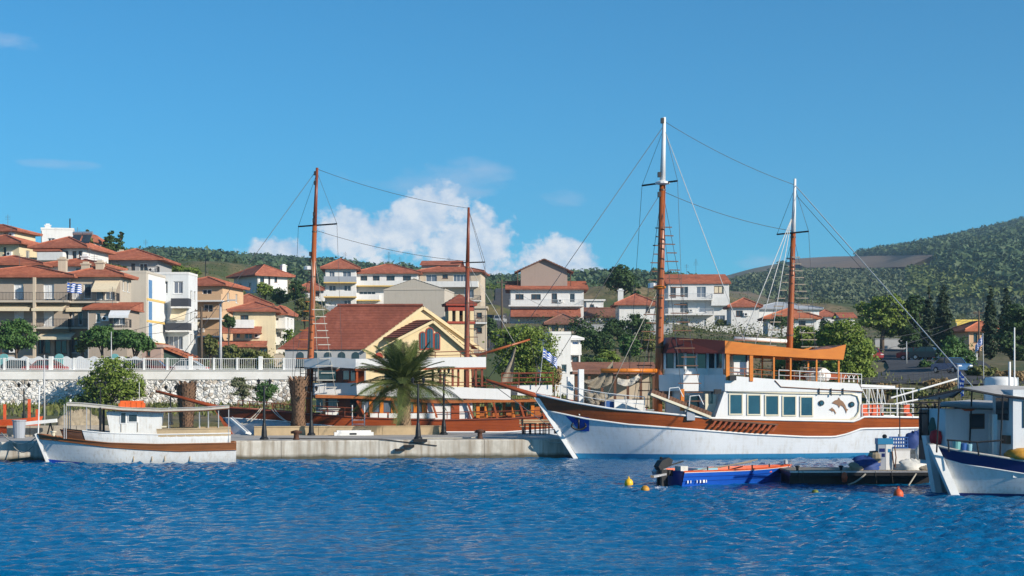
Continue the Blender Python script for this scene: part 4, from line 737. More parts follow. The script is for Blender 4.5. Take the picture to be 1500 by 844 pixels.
tree('twin dark conifer beside the feathery one', 174, 372, 264, [(175, 352, 6, 9), (173, 364, 9, 7), (177, 343, 3, 6)], 'leaf_dark', 900, .3, .18, 'conifer')
tree('loose yellow green tree beside the narrow white house', 130, 392, 250, [(130, 358, 7, 13), (132, 374, 8, 12), (128, 344, 4, 7)], 'leaf_bush', 1300, .28, .16)
tree('light green bushy tree below the hilltop house', 166, 408, 222, [(156, 394, 12, 9), (176, 396, 10, 8)], 'leaf_bush', 1200, .25, .12)
for i, (x, y, rx, ry, Y, mt, lb) in enumerate([(240, 392, 10, 8, 300, 'leaf_bush', 'pale bush right of the hilltop house'), (258, 394, 12, 8, 305, 'leaf_pine', 'green bush on the ridge before the far wood'), (282, 398, 12, 7, 300, 'leaf_pine', 'round green bush above the peach flats'),
    (345, 424, 16, 8, 285, 'leaf_bush', 'pale green hedge tree under the blue grey house'), (388, 424, 12, 11, 270, 'leaf_pine', 'round bright tree in front of the blue grey house'), (410, 434, 13, 12, 268, 'leaf_dark', 'dark tree above the cream layered house'), (436, 425, 12, 16, 265, 'leaf_dark', 'dark tree left of the first mast'), (446, 450, 14, 14, 240, 'leaf_bush', 'olive tree behind the first mast of the red schooner'),
    (428, 505, 14, 24, 190, 'leaf_pine', 'tall green tree between the cream house and the first mast'), (415, 470, 10, 10, 235, 'leaf_dark', 'dark shrub beside the cream house balcony'), (335, 470, 8, 10, 215, 'leaf_dark', 'dark green shrub before the layered roofs'), (345, 520, 18, 16, 176, 'leaf_bush', 'scrubby olive bush behind the white railing'), (375, 524, 20, 12, 174, 'leaf_bush', 'wide scrubby bush along the white railing'), (308, 505, 9, 14, 180, 'leaf_bush', 'thin leafy tree beside the utility pole')]):
    tree(lb, x, y + ry, Y, [(x - rx * .3, y, rx * .7, ry), (x + rx * .4, y + ry * .15, rx * .7, ry * .8)], mt, 1500, .22, .1)
tree('big rounded pine behind the stern of the red schooner', 768, 600, 150, [(745, 500, 26, 22), (785, 510, 30, 28), (765, 490, 26, 14), (750, 535, 26, 24), (790, 548, 24, 22), (770, 570, 26, 18)], 'leaf_pine', 6500, .2, .25, 'pine_tree')
tree('reddish leafed shrub beside the white cubic building', 812, 590, 152, [(812, 545, 10, 16), (810, 562, 10, 14)], 'leaf_dry', 1300, .16, .08, 'shrub')
for i, (x, y, rx, ry, Y, mt, lb) in enumerate([(850, 490, 20, 28, 215, 'leaf_dark', 'dark leafy tree above the white cubic building'), (878, 500, 20, 22, 205, 'leaf_dark', 'dense dark tree left of the tall chimney house'), (905, 482, 22, 16, 225, 'leaf_dark', 'shady tree below the tall chimney house'), (935, 478, 18, 20, 215, 'leaf_dark', 'dark tree right of the chimney house'), (890, 525, 16, 14, 175, 'leaf_pine', 'green shrub tree above the moored boats'), (922, 505, 16, 18, 195, 'leaf_mulberry', 'mid green tree in the garden slope'), (950, 500, 12, 16, 195, 'leaf_bush', 'yellowish shrub beside the foremast'), (860, 535, 10, 14, 170, 'leaf_dark', 'dark bush beside the glazed balcony'), (880, 532, 9, 7, 160, 'leaf_mulberry', 'small round bush on the quay behind the bow')]):
    tree(lb, x, y + ry, Y, [(x - rx * .35, y, rx * .65, ry * .85), (x + rx * .4, y + ry * .1, rx * .65, ry * .8), (x, y - ry * .3, rx * .5, ry * .6)], mt, 2000, .22, .14)
tree('tall spreading tree on the skyline between the houses', 908, 440, 275, [(908, 405, 18, 14), (898, 415, 12, 10), (920, 414, 14, 12), (908, 396, 12, 8), (930, 424, 8, 10)], 'leaf_dark', 3000, .3, .3)
tree('huge bright pine right of the orange canopy', 1235, 565, 138, [(1235, 490, 30, 20), (1250, 515, 30, 24), (1215, 500, 22, 20), (1235, 535, 40, 22), (1205, 525, 24, 24), (1260, 545, 20, 14)], 'leaf_pine', 8500, .2, .3, 'pine_tree')
tree('bright pine bough tree left of the huge one', 1180, 560, 142, [(1178, 495, 20, 18), (1190, 515, 22, 20), (1165, 520, 14, 20), (1150, 535, 18, 18)], 'leaf_pine', 4200, .2, .2, 'pine_tree')
tree('flat topped umbrella pine with bare stems beside the road', 1292, 530, 205, [(1275, 452, 20, 12), (1300, 446, 22, 14), (1320, 462, 16, 18), (1285, 470, 24, 12), (1308, 478, 18, 14)], 'leaf_pine', 4200, .28, .28, 'pine_tree')
tree('broad dark tree between the umbrella pine and the cypresses', 1342, 532, 205, [(1340, 450, 16, 16), (1330, 475, 16, 20), (1348, 490, 14, 24), (1336, 503, 18, 15), (1366, 508, 18, 14), (1390, 506, 16, 14)], 'leaf_dark', 5600, .26, .25)
def cypress(label, px, top, bot, w, Y, mat='leaf_cypress'):
    hh = bot - top; tree(label, px, bot, Y, [(px, bot - hh * .22, w * .95, hh * .2), (px, bot - hh * .4, w, hh * .2), (px, bot - hh * .58, w * .85, hh * .18), (px, bot - hh * .73, w * .6, hh * .16), (px, bot - hh * .86, w * .34, hh * .12), (px, top + hh * .05, w * .14, hh * .07)], mat, 6000, .2, .16, 'cypress_tree', 'cypresses by the road', cat='cypress', clump=.17)
cypress('slim dark cypress standing just left of the tallest one', 1361, 421, 525, 10, 196); cypress('tallest full dark cypress of the pair by the road', 1382, 417, 525, 13, 192); cypress('ragged thin cypress beside the brown walled house', 1451, 420, 530, 10, 188); cypress('broad cypress at the wood edge beside the ragged one', 1474, 420, 530, 12, 205)
tree('dark spreading tree at the far end of the cypress row', 1495, 540, 180, [(1490, 465, 18, 20), (1505, 480, 22, 26), (1478, 500, 18, 22), (1500, 515, 22, 18)], 'leaf_dark', 4200, .24, .22)
tree('green bushy tree in front of the cypress pair', 1400, 545, 160, [(1398, 510, 18, 18), (1385, 520, 16, 14), (1412, 528, 14, 18)], 'leaf_mulberry', 2800, .2, .15)
for i, (x, y, rx, ry, Y, mt, lb) in enumerate([(1440, 545, 22, 10, 140, 'leaf_bush', 'dry hedge bush behind the flag pole'), (1330, 578, 26, 8, 122, 'leaf_bush', 'green bank bush behind the schooner stern'), (1375, 562, 20, 8, 128, 'leaf_dry', 'dry grass bush on the bank under the road'), (1300, 570, 18, 8, 126, 'leaf_dry', 'brown bush on the bank beside the white stern frame'), (1480, 550, 22, 8, 135, 'leaf_dry', 'brown hedge bush before the far cypresses'), (1358, 535, 10, 8, 165, 'leaf_mulberry', 'small round bush beside the parked cars'),
    (700, 560, 16, 14, 168, 'leaf_dark', 'dark bush right of the bell tower'), (716, 478, 12, 18, 230, 'leaf_dark', 'dark tree beside the uphill street'), (722, 425, 14, 12, 400, 'leaf_pine', 'far green tree at the top of the street'), (460, 500, 20, 20, 182, 'leaf_pine', 'green tree left of the church roof'), (1145, 470, 16, 8, 240, 'leaf_dark', 'dark hedge under the lean to house'), (1060, 474, 12, 7, 290, 'leaf_bush', 'green hedge before the deep balcony block'), (1215, 478, 14, 10, 270, 'leaf_dark', 'dark tree at the hill foot left of the umbrella pine')]):
    tree(lb, x, y + ry, Y, [(x - rx * .35, y, rx * .65, ry * .85), (x + rx * .4, y + ry * .1, rx * .65, ry * .8)], mt, 1600, .2, .1, 'shrub' if ry < 11 else 'tree')
# understorey that covers the ground between the houses
def scrub():
    rs = np.random.RandomState(21); pts = []
    while len(pts) < 7000:
        px = rs.uniform(-60, 1560); Y = rs.uniform(172, 470); p = P(px, 0, Y); x = p.x
        if Y < 190 and px < 450: continue
        if -16 < x < 4 and Y > 168: continue
        if 30 < x < 60 and Y < 218: continue
        if any(abs(x - P((h['x0'] + h['x1']) / 2, 0, h['Y']).x) < (h['x1'] - h['x0']) / 2 * h['Y'] / FPX + 2 and h['Y'] - 3 < Y < h['Y'] + h['D'] + 2 for h in HOUSES): continue
        r = rs.uniform(.6, 2.5); pts.append((x, Y, 0, r, r * rs.uniform(.5, .9)))
    P3 = np.array(pts); P3[:, 2] = ground_z(P3[:, 0], P3[:, 1]) + .2; bl = P3[:, [0, 1, 2, 3, 3, 4]]
    o = leaves('scrub', rs, bl, 130000, .17, 'leaf_scrub', None, .6, .7, 12); tag(o, 'low green scrub covering the slope between the houses', 'scrub', None, 'stuff')
    # grass on the bank under the wall
    n = 16000; X = rs.uniform(-60, 60, n); Y = rs.uniform(103, 149, n); keep = ((X < -19) & (Y > 128)) | (X > 14) & (Y > 110) & ~((X > 33) & (X < 50) & (Y > 136)) | ((X > -19) & (X <= 14) & (Y > 125)); X, Y = X[keep], Y[keep]; Z = ground_z(X, Y); m = len(X); a = rs.rand(m) * 6.28; h = rs.uniform(.15, .55, m); dx, dy = np.cos(a) * .14, np.sin(a) * .14
    V = np.stack([np.stack([X - dx, Y - dy, Z - .05], 1), np.stack([X + dx, Y + dy, Z - .05], 1), np.stack([X + rs.uniform(-.2, .2, m), Y + rs.uniform(-.2, .2, m), Z + h], 1)], 1).reshape(-1, 3); tag(link('grass', npmesh('grass', V, np.arange(m * 3).reshape(m, 3), 'leaf_bush')), 'dry grass tufts on the banks behind the quay', 'grass', None, 'stuff')
scrub()
# ------------------------------------------------------------------ palms on the pier
def planter(label, xa, xb, yb):
    F = Frame(QF.w((0, yb, QZ)), 9); a = F.px(xa, 637).x; b = F.px(xb, 637).x; o = thing('planter', label, 'planter', F, 'stone planter edgings on the pier'); n = max(1, int((b - a) / 2.9)); w = (b - a) / n
    for i in range(n):
        m = MB(); x = a + i * w + .01; m.box(x, x + w - .02, -.0, .35, -.05, .47).box(x - .005, x + w - .015, -.04, .39, .473, .53); m.build('edging_block', 'planter', o)
    m = MB(); m.box(a, b, 2.4, 2.7, -.05, .48).box(a, a + .3, .36, 2.39, -.05, .478).box(b - .3, b, .36, 2.39, -.05, .478); m.build('edging', 'planter', o); m = MB(); m.box(a + .3, b - .3, .36, 2.39, -.04, .36); m.build('soil', 'ground', o); return F
PF = planter('long tan stone planter edging holding the palms', 372, 652, 9.0)
def palm_trunk(parent, h, r, husk, rs, bulge=0):
    m = MB(); prof = [(r * (1.25 - .25 * min(1, t * 4) + bulge * max(0, (t - .55)) * 2.2 * (1 - .5 * max(0, t - .85) / .15)), h * t) for t in np.linspace(0, 1, 15)]; m.lathe([(p[0] * .93, p[1]) for p in prof], (0, 0, -.1), 14); tr = m.build('trunk', 'palm_bark', parent, smooth=True); m = MB(); n = int(h / .115)
    for i in range(n):
        z = h * (i + .5) / n; rr = float(np.interp(z, [p[1] for p in prof], [p[0] for p in prof])); k = 11
        for j in range(k):
            a = 2 * math.pi * (j + (i % 2) * .5) / k + rs.uniform(-.08, .08); L = .10 + .05 * rs.random() + (husk * max(0, z / h - .45) * .55); d = Vector((math.cos(a), math.sin(a), 0)); t = Vector((-d.y, d.x, 0)); w = math.pi * rr / k * .95; p = d * rr * .93
            c = p + d * L * .7 + Vector((0, 0, .09 + L * .8)); m.q(p - t * w + Vector((0, 0, z - .07)), p + t * w + Vector((0, 0, z - .07)), c + t * w * .5 + Vector((0, 0, z)), c - t * w * .5 + Vector((0, 0, z))); m.q(p - t * w + Vector((0, 0, z + .06)), p + t * w + Vector((0, 0, z + .06)), c + t * w * .5 + Vector((0, 0, z)), c - t * w * .5 + Vector((0, 0, z)))
    m.build('leaf_bases', 'palm_husk' if husk else 'palm_bark', tr)
def frond_mesh(L, droop, rs, nleaf=38):
    m = MB(); pts = []; 
    for i in range(13):
        t = i / 12; pts.append(Vector((L * (t - .12 * droop * t * t), 0, -L * droop * t ** 2.1 * .62)))
    m.tube(pts, [.035 * (1 - .85 * i / 12) + .004 for i in range(13)], 5)
    for i in range(nleaf):
        t = .10 + .9 * i / nleaf; f = t * 12; k = min(int(f), 11); p = pts[k].lerp(pts[k + 1], f - k); d = (pts[k + 1] - pts[k]).normalized(); up = Vector((0, 0, 1)); l = L * .30 * math.sin(math.pi * min(1, .12 + t * .85)) ** .7 * (.85 + .3 * rs.random())
        for s in (-1, 1):
            side = Vector((0, s, 0)); e = p + (side * .72 + d * .62 + Vector((0, 0, .22 - .55 * droop * t))).normalized() * l; w = d * .026; mid = p.lerp(e, .5) + Vector((0, 0, .03)); e2 = e + Vector((0, 0, -.18 * l)); m.q(p - w, p + w, mid + w * 1.1, mid - w * 1.1); m.q(mid - w * 1.1, mid + w * 1.1, e2)
    return m.mesh('frond', 'leaf_palm')
def palms():
    rs = random.Random(5)
    F = Frame(PF.w(PF.px(592, 622, .9)), 0); F.o.z = QZ + .34; o = thing('palm_tree', 'full crowned palm with arching fronds in the planter', 'palm', F); top = F.px(592, 566).z; palm_trunk(o, top, .34, 0, rs, .1)
    meshes = [frond_mesh(3.0, dr, rs) for dr in (.15, .35, .55, .75, .95)]; n = 60
    for i in range(n):
        k = i / n; az = i * 2.39996; el = 80 - 84 * k ** .95 + rs.uniform(-6, 6); me = meshes[min(4, int(k * 4.2 + rs.random() * .8))]; s = rs.uniform(.85, 1.1) * (.82 + .3 * min(1, k * 2)); link('frond', me, o, (math.cos(az) * .12, math.sin(az) * .12, top - .05 + .3 * (1 - k)), (rs.uniform(-.4, .4), -R(el), az), (s, s, s))
    for x, yb, yt, lb, Y0 in ((437, 622, 560, 'pruned palm trunk without fronds left of the first mast', .9),):
        F = Frame(PF.w(PF.px(x, yb, Y0)), 0); F.o.z = QZ + .34; o = thing('pruned_palm', lb, 'palm', F); palm_trunk(o, F.px(x, yt).z, .35, 1.0, rs, .25)
    F = Frame(P(273, 622, 112), 0); F.o.z = gz(F.o.x, F.o.y) - .05; o = thing('pruned_palm', 'pruned palm trunk with shaggy brown head behind the white boat canopy', 'palm', F); palm_trunk(o, F.px(273, 566).z, .42, 1.0, rs, .3)
palms()
# ------------------------------------------------------------------ boats: hull lofts and rigging helpers
class Hull:
    def __init__(s, F, L, rb, rs_, bd, sheer, bow=.38, tail=.26, wl=.86, keel=-.7):
        s.F, s.L, s.rb, s.rs, s.bd, s.bow, s.tail, s.wl, s.keel = F, L, rb, rs_, bd, bow, tail, wl, keel; s.sh = [(-1, 1.5), (2, 1.5)]; s.sh = s.curve(sheer)
    def f(s, t):
        t = min(max(t, 0), 1)
        if t < s.bow: return math.sin(math.pi / 2 * t / s.bow)
        if t > .6: return 1 - s.tail * ((t - .6) / .4) ** 2
        return 1
    def sheer(s, t): return interp(s.sh, t)
    def half(s, t, z):
        zs = s.sheer(t); k = min(max(z / zs, 0), 1.1); f = s.f(t); h = s.bd * (k ** .8 * f ** .75 + (1 - k ** .8) * s.wl * f ** 1.5)
        if z < 0: h *= max(0, 1 - (z / s.keel) ** 2)
        return h
    def X(s, t, z): z = max(z, -.2); return -s.rb * z + t * (s.L + (s.rb + s.rs) * z)
    def T(s, x, z): return (x + s.rb * z) / (s.L + (s.rb + s.rs) * z)
    def pos(s, t, z, sd=-1, off=0): return Vector((s.X(t, z), sd * (s.half(t, z) + off), z))
    def at(s, px, py):
        yl = -s.bd
        for _ in range(6): q = s.F.px(px, py, yl); t = s.T(q.x, max(q.z, 0)); yl = -s.half(t, q.z)
        return t, q.z
    def curve(s, pts): return sorted(s.at(*p) for p in pts)
    def band(s, name, lo, hi, mat, par, off=0, rows=5, n=72, smooth=True, t0=0, t1=1, sides=(-1, 1)):
        m = MB(); g = lambda c, t: interp(c, t) if isinstance(c, list) else c
        for sd in sides: m.grid([[s.pos(lerp(t0, t1, i / n), lerp(g(lo, lerp(t0, t1, i / n)), g(hi, lerp(t0, t1, i / n)), j / rows), sd, off) for i in range(n + 1)] for j in range(rows + 1)])
        if t1 == 1 and len(sides) == 2:
            a, b = g(lo, 1), g(hi, 1); m.grid([[s.pos(1, lerp(a, b, j / rows), sd, off) for sd in (-1, 1)] for j in range(rows + 1)])
        return m.build(name, mat, par, smooth=smooth)
    def line(s, name, c, mat, par, r=.05, n=72, off=.02, t0=0, t1=1, dz=0, ring=6, sides=(-1, 1)):
        m = MB(); g = lambda t: interp(c, t) if isinstance(c, list) else c
        for sd in sides: m.tube([s.pos(lerp(t0, t1, i / n), g(lerp(t0, t1, i / n)) + dz, sd, off) for i in range(n + 1)], r, ring)
        return m.build(name, mat, par, smooth=True)
    def deck(s, par, drop=.55, mat='grey_wood', n=40):
        m = MB(); m.grid([[s.pos(i / n, s.sheer(i / n) - drop, sd, -.03) for sd in (-1, 1)] for i in range(n + 1)]); return m.build('deck', mat, par)
    def stem(s, par, mat, w=.16, top=None):
        zs = top or s.sheer(0); m = MB(); m.beam((.25 * 0 + .1, 0, -.45), (-s.rb * zs - .05, 0, zs + .03), w, w * 1.3, up=(1, 0, 0)); return m.build('stem_post', mat, par)
_rung = {}
def ladder(par, top, a, b, n, t0, rope='wire', rmat='brown_wood', r=.014, over=.12, name='rung', skip=0):
    top, a, b = Vector(top), Vector(a), Vector(b); off = (b - a).normalized() * .10
    for e, o in ((a, -off), (b, off)): m = MB(); m.tube([top + o, e], r, 4); m.build('shroud', rope, par)
    if rmat not in _rung: _rung[rmat] = MB().box(-.5, .5, -.022, .022, -.028, .028).mesh('rung', rmat)
    for i in range(n):
        t = t0 + (1 - t0) * (i + .3) / n; p = (top - off).lerp(a, t); q = (top + off).lerp(b, t)
        if skip and i % 2: p = p.lerp(q, .35)
        d = q - p; o = link(name, _rung[rmat], par, (p + q) / 2, (0, 0, math.atan2(d.y, d.x)), (d.length + over, 1, 1))
def rope(par, p, q, sag=0, r=.014, mat='wire', name='rope', n=10):
    p, q = Vector(p), Vector(q); m = MB(); k = n if sag else 1; m.tube([p.lerp(q, i / k) - Vector((0, 0, 4 * sag * (i / k) * (1 - i / k))) for i in range(k + 1)], r, 5); return m.build(name, mat, par, smooth=True)
def rails(par, pts, h, mat='white_paint', bars=2, post=1.0, r=.022, name='railing'):
    m = MB(); up = Vector((0, 0, h))
    for p, q in zip(pts, pts[1:]):
        p, q = Vector(p), Vector(q); n = max(1, round((q - p).length / post))
        for k in range(bars): u = up * ((k + 1) / bars); m.tube([p + u, q + u], r if k == bars - 1 else r * .7, 5)
        for i in range(n + 1): a = p.lerp(q, i / n); m.tube([a, a + up], r, 5)
    return m.build(name, mat, par)
def mast(par, F, base, mid, top, r0, r1, r2, m1, m2, yl=0):
    """wooden lower mast and painted topmast"""
    b, c, t = [F.px(*p, yl) for p in (base, mid, top)]; m = MB(); m.tube([b, b.lerp(c, .33), b.lerp(c, .66), c], [r0, r0 * .97, lerp(r0, r1, .5), r1], 12); o = m.build('mast', m1, par, smooth=True)
    m = MB(); m.tube([c, t], [r1 * .95, r2], 10); m.build('topmast', m2, o, smooth=True); m = MB()
    for k in (.12, .3, .52, .74, .97): m = MB(); q = b.lerp(c, k); d = (c - b).normalized(); m.tube([q - d * .05, q + d * .05], lerp(r0, r1, k) + .018, 12); m.build('mast_band', 'brown_wood', o)
    return b, c, t, o
DOLPHIN = [(0, .33), (.08, .42), (.2, .5), (.34, .52), (.42, .66), (.5, .52), (.66, .42), (.8, .22), (.88, .02), (1.0, -.06), (.9, -.1), (.86, -.26), (.8, -.06), (.68, .12), (.52, .22), (.44, .06), (.36, .2), (.24, .26), (.12, .30)]
def dolphin(par, c, w, mat, flip=1): m = MB(); m.prism([(c[0] + (x - .5) * w * flip, c[1], c[2] + (z - .2) * w) for x, z in DOLPHIN], (0, .02, 0)); m.build('dolphin_emblem', mat, par)
def flag(label, F, base, top, w, h, yl=0, rz=0, droop=.15, amp=.1, group='striped blue and white flags', fold=1.0):
    o = thing('flag', label, 'flag', Frame(F.w(base), math.degrees(F.rz)), group); b = Vector((0, 0, 0)); t = Vector(top) - Vector(base); m = MB(); m.tube([b, t], .022, 6); m.lathe([(.01, 0), (.045, .03), (.045, .06), (.01, .09)], t, 8); m.build('pole', 'pole_grey', o)
    m = MB(); nx, nz = 18, 9; P_ = lambda i, j: (t.x + fold * w * i / nx, t.y + amp * math.sin(i * .75 + j * .12) * (.3 + i / nx), t.z - .05 - h * j / nz - droop * (i / nx) ** 1.3 * w + .03 * math.sin(i * .9))
    for i in range(nx):
        for j in range(nz):
            if i < 7 and j < 5: mi = 0 if not (3 <= i < 4 or j == 2) else 1
            else: mi = j % 2
            m.q(P_(i, j), P_(i + 1, j), P_(i + 1, j + 1), P_(i, j + 1), m=mi)
    m.build('cloth', ['flag_blue', 'flag_white'], o); return o
# ------------------------------------------------------------------ the white schooner with the orange canopy
def white_schooner():
    F = Frame((P(848, 671, 88.6).x, 88.6, 0), 10); px = F.px; o = thing('schooner', 'large white two masted schooner with varnished wood bulwark and orange canopy', 'ship', F)
    H = Hull(F, 18.2, .70, .42, 2.6, [(785, 578), (812, 584), (840, 590), (870, 595), (900, 600), (960, 605), (1040, 613), (1150, 616), (1252, 618), (1266, 611), (1342, 612)])
    lo = H.curve([(797, 601), (812, 604), (860, 614), (920, 622), (1000, 628), (1100, 636), (1180, 640), (1222, 640), (1240, 636), (1262, 628), (1341, 627)]); sh = H.sh
    H.band('boot_stripe', -.7, .27, 'boot_blue', o); H.band('hull', .27, lo, 'hull_white', o, rows=8); H.band('bulwark', lo, sh, 'varnish', o, .012)
    H.line('rubbing_strake', lo, 'white_paint', o, .055); H.line('cap_rail', sh, 'white_paint', o, .06, dz=.02); H.deck(o, .75); H.stem(o, 'white_paint', .17)
    m = MB(); a = H.pos(0, sh[0][1], -1); t = px(712, 557, 0); m.tube([a + Vector((2.6, 0, -.55)), a + Vector((0, 0, -.05)), t], [.16, .15, .09], 10); m.build('bowsprit', 'varnish_red', o, smooth=True)
    rope(o, t + Vector((.1, 0, -.05)), H.pos(0.0, 1.2, -1) + Vector((-.05, 0, 0)), 0, .02, 'wire', 'bobstay')
    # blue patch and anchor on the bow
    pa = MB(); cs = [H.at(826, 607), H.at(863, 612), H.at(863, 632), H.at(850, 632)]; c = [Vector(H.pos(t_, z_, -1, .03)) for t_, z_ in cs]; pa.grid([[H.pos(lerp(lerp(cs[0][0], cs[3][0], j / 6), lerp(cs[1][0], cs[2][0], j / 6), i / 6), lerp(lerp(cs[0][1], cs[3][1], j / 6), lerp(cs[1][1], cs[2][1], j / 6), i / 6), -1, .02) for i in range(7)] for j in range(7)]); bp = pa.build('anchor_patch', 'patch_blue', o)
    q = H.pos(*H.at(847, 620), -1, .12); m = MB(); m.tube([q + Vector((0, 0, .35)), q + Vector((0, 0, -.3))], .055, 6); m.tube([q + Vector((.42 * math.sin(a_), -.02, -.05 - .3 * math.cos(a_))) for a_ in [R(k) for k in range(-75, 76, 15)]], .06, 6); m.beam(q + Vector((-.2, 0, .25)), q + Vector((.2, 0, .25)), .06); m.beam(q + Vector((-.42, 0, -.12)), q + Vector((-.3, 0, .02)), .16, .05).beam(q + Vector((.42, 0, -.12)), q + Vector((.3, 0, .02)), .16, .05); m.build('anchor', 'black', bp, smooth=True)
    # aft deckhouse: flush with the hull side
    S = -2.34; m = MB(); poly = [px(1046, 616, S), px(1062, 571, S), px(1262, 573, S), px(1262, 619, S)]; m.prism(poly, (0, -2 * S - .3, 0)); cab = m.build('deckhouse', 'cabin_white', o)
    m = MB(); poly = [px(1062, 550, S - .07), px(1140, 556, S - .07), px(1257, 562, S - .07), px(1265, 575, S - .07), px(1062, 573, S - .07)]; m.prism(poly, (0, .08, 0)); poly2 = [Vector((p.x, -S + .0, p.z)) for p in poly]; m.prism(poly2, (0, .08, 0)); m.build('upper_bulwark', 'cabin_white', o)
    m = MB(); e = px(1257, 562, S); e0 = px(1062, 557, S); m.prism([(e0.x, S, e0.z - .25), (e.x, S, e.z - .1), (e.x, S, e.z - .2), (e0.x, S, e0.z - .4)], (0, -2 * S, 0)); m.build('upper_deck', 'cabin_white', o)
    m = MB(); m.tube([px(*p, S - .09) for p in ((1135, 557.5), (1144, 567), (1264, 574))], .03, 5); m.build('drip_rail', 'brown_wood', cab)
    m = MB(); m.tube([px(*p, S - .03) for p in ((1066, 574), (1150, 576), (1247, 577), (1256, 580), (1259, 590), (1258, 603), (1253, 611), (1244, 615), (1150, 615), (1047, 613))], .055, 6); m.build('deckhouse_trim', 'cream_trim', cab, smooth=True)
    for x0, x1, y0, y1 in ((1069.5, 1086.4, 578.6, 606), (1096, 1113.2, 579.4, 606.6), (1122, 1139.5, 580.4, 607.2), (1147.6, 1164.8, 581.4, 608), (1173.4, 1189.4, 582.4, 608.6)):
        a = px(x0, y1, S - .02); b = px(x1, y0, S - .02); m = MB(); t_ = .07; m.box(a.x - t_, b.x + t_, S - .05, S + .02, a.z - t_, a.z).box(a.x - t_, b.x + t_, S - .05, S + .02, b.z, b.z + t_).box(a.x - t_, a.x, S - .05, S + .02, a.z, b.z).box(b.x, b.x + t_, S - .05, S + .02, a.z, b.z); w = m.build('window', 'cream_trim', cab); m = MB(); m.box(a.x, b.x, S - .025, S + .02, a.z, b.z); m.build('pane', 'sea_glass', w)
    for x, y in ((1203.5, 590.5), (1248, 592.5)):
        c = px(x, y, S - .06); m = MB(); m.tube([(c.x, S - .07, c.z), (c.x, S + .01, c.z)], .15, 16); f = m.build('porthole', 'dark_metal', cab); m = MB(); m.tube([(c.x, S - .085, c.z), (c.x, S - .072, c.z)], .10, 14); m.build('pane', 'sea_glass', f)
    dolphin(o, px(1231, 594, S - .03), .95, 'dolphin_brown'); dolphin(o, px(1220, 602, S - .03), .42, 'dolphin_brown')
    for x in (1200, 1217.5, 1235): a = px(x, 569, S - .12); b = px(x, 578 if x != 1217.5 else 580, S - .12); m = MB(); m.beam(a, b, .05); m.build('fender_hook', 'dark_metal', cab)
    # faceted front of the deckhouse
    zt, zm = px(1030, 549, -1.3).z, px(1030, 573, -1.3).z; A, B, C, D = px(1062, 560, S), px(1031, 560, -1.3), px(1001, 560, -1.3), px(962, 560, 0)
    pl = [(A.x, S), (B.x, -1.3), (C.x, -1.3), (D.x, -.15), (D.x, .15), (C.x, 1.3), (B.x, 1.3), (A.x, -S)]; m = MB(); m.prism([(x, y, zm) for x, y in pl], (0, 0, zt - zm)); m.build('wheelhouse_skirt', 'cabin_white', o)
    ins = lambda k: [(A.x, S + k), (B.x + k, -1.3 + k), (C.x + k * .6, -1.3 + k), (D.x + k * 1.4, -.1), (D.x + k * 1.4, .1), (C.x + k * .6, 1.3 - k), (B.x + k, 1.3 - k), (A.x, -S - k)]
    zd = 1.6; m = MB(); m.prism([(x, y, zd) for x, y in ins(.35)], (0, 0, zm - zd - .003)); lo_ = m.build('lower_house', 'cabin_white', o); zw = px(1030, 516, -1.3).z; m = MB(); m.prism([(x, y, zt + .003) for x, y in ins(.3)], (0, 0, .35)); m.build('wheelhouse_sill', 'cabin_white', o); m = MB(); m.prism([(x, y, zt + .36) for x, y in ins(.36)], (0, 0, zw - zt - .38)); wg = m.build('wheelhouse_glass', 'glass', o)
    m = MB(); q = ins(.3)
    for (x, y) in q: m.beam((x, y, zt + .3), (x, y, zw), .13)
    for (x0, y0), (x1, y1) in zip(q, q[1:]): m.beam(((x0 + x1) / 2, (y0 + y1) / 2, zt + .3), ((x0 + x1) / 2, (y0 + y1) / 2, zw), .09)
    tag(m.build('window_frame', 'white_paint', wg), kind='stuff')
    for (x0, x1, y0, y1, mt, nm, yl) in ((1033, 1049, 577, 611, 'cream_trim', 'door', -1.75), (1001, 1024, 579, 600, 'glass', 'window', -1.0), (970, 984, 573, 581, 'brown_wood', 'window', -.45)):
        a = px(x0, y1, yl); b = px(x1, y0, yl); m = MB(); m.box(a.x, b.x, yl - .03, yl + .12, a.z, b.z); d_ = m.build(nm, mt, lo_)
        if nm == 'door': m = MB(); m.beam(((a.x + b.x) / 2, yl - .05, (a.z + b.z) / 2 + .1), ((a.x + b.x) / 2, yl - .05, (a.z + b.z) / 2 + .75), .22, .03, up=(0, 1, 0)); m.build('pane', 'glass', d_)
    a = px(1075, 549, S + .3); b = px(1098, 521, S + .3); m = MB(); m.box(a.x, b.x, S + .3, S + 2.0, a.z, b.z); hb = m.build('upper_cabin', 'cabin_white', o); a = px(1074, 530, S + .25); b = px(1095, 520.5, S + .25); m = MB(); m.box(a.x, b.x, S + .26, S + .31, a.z, b.z); m.build('pane', 'glass', hb)
    for x, y in ((1073, 554), (1051, 574)): c = px(x, y, S - .2); m = MB(); m.box(c.x - .18, c.x + .18, c.y - .12, c.y + .1, c.z - .12, c.z + .14).beam((c.x, c.y, c.z), (c.x, S, c.z), .06); m.build('deck_lamp', 'black', o)
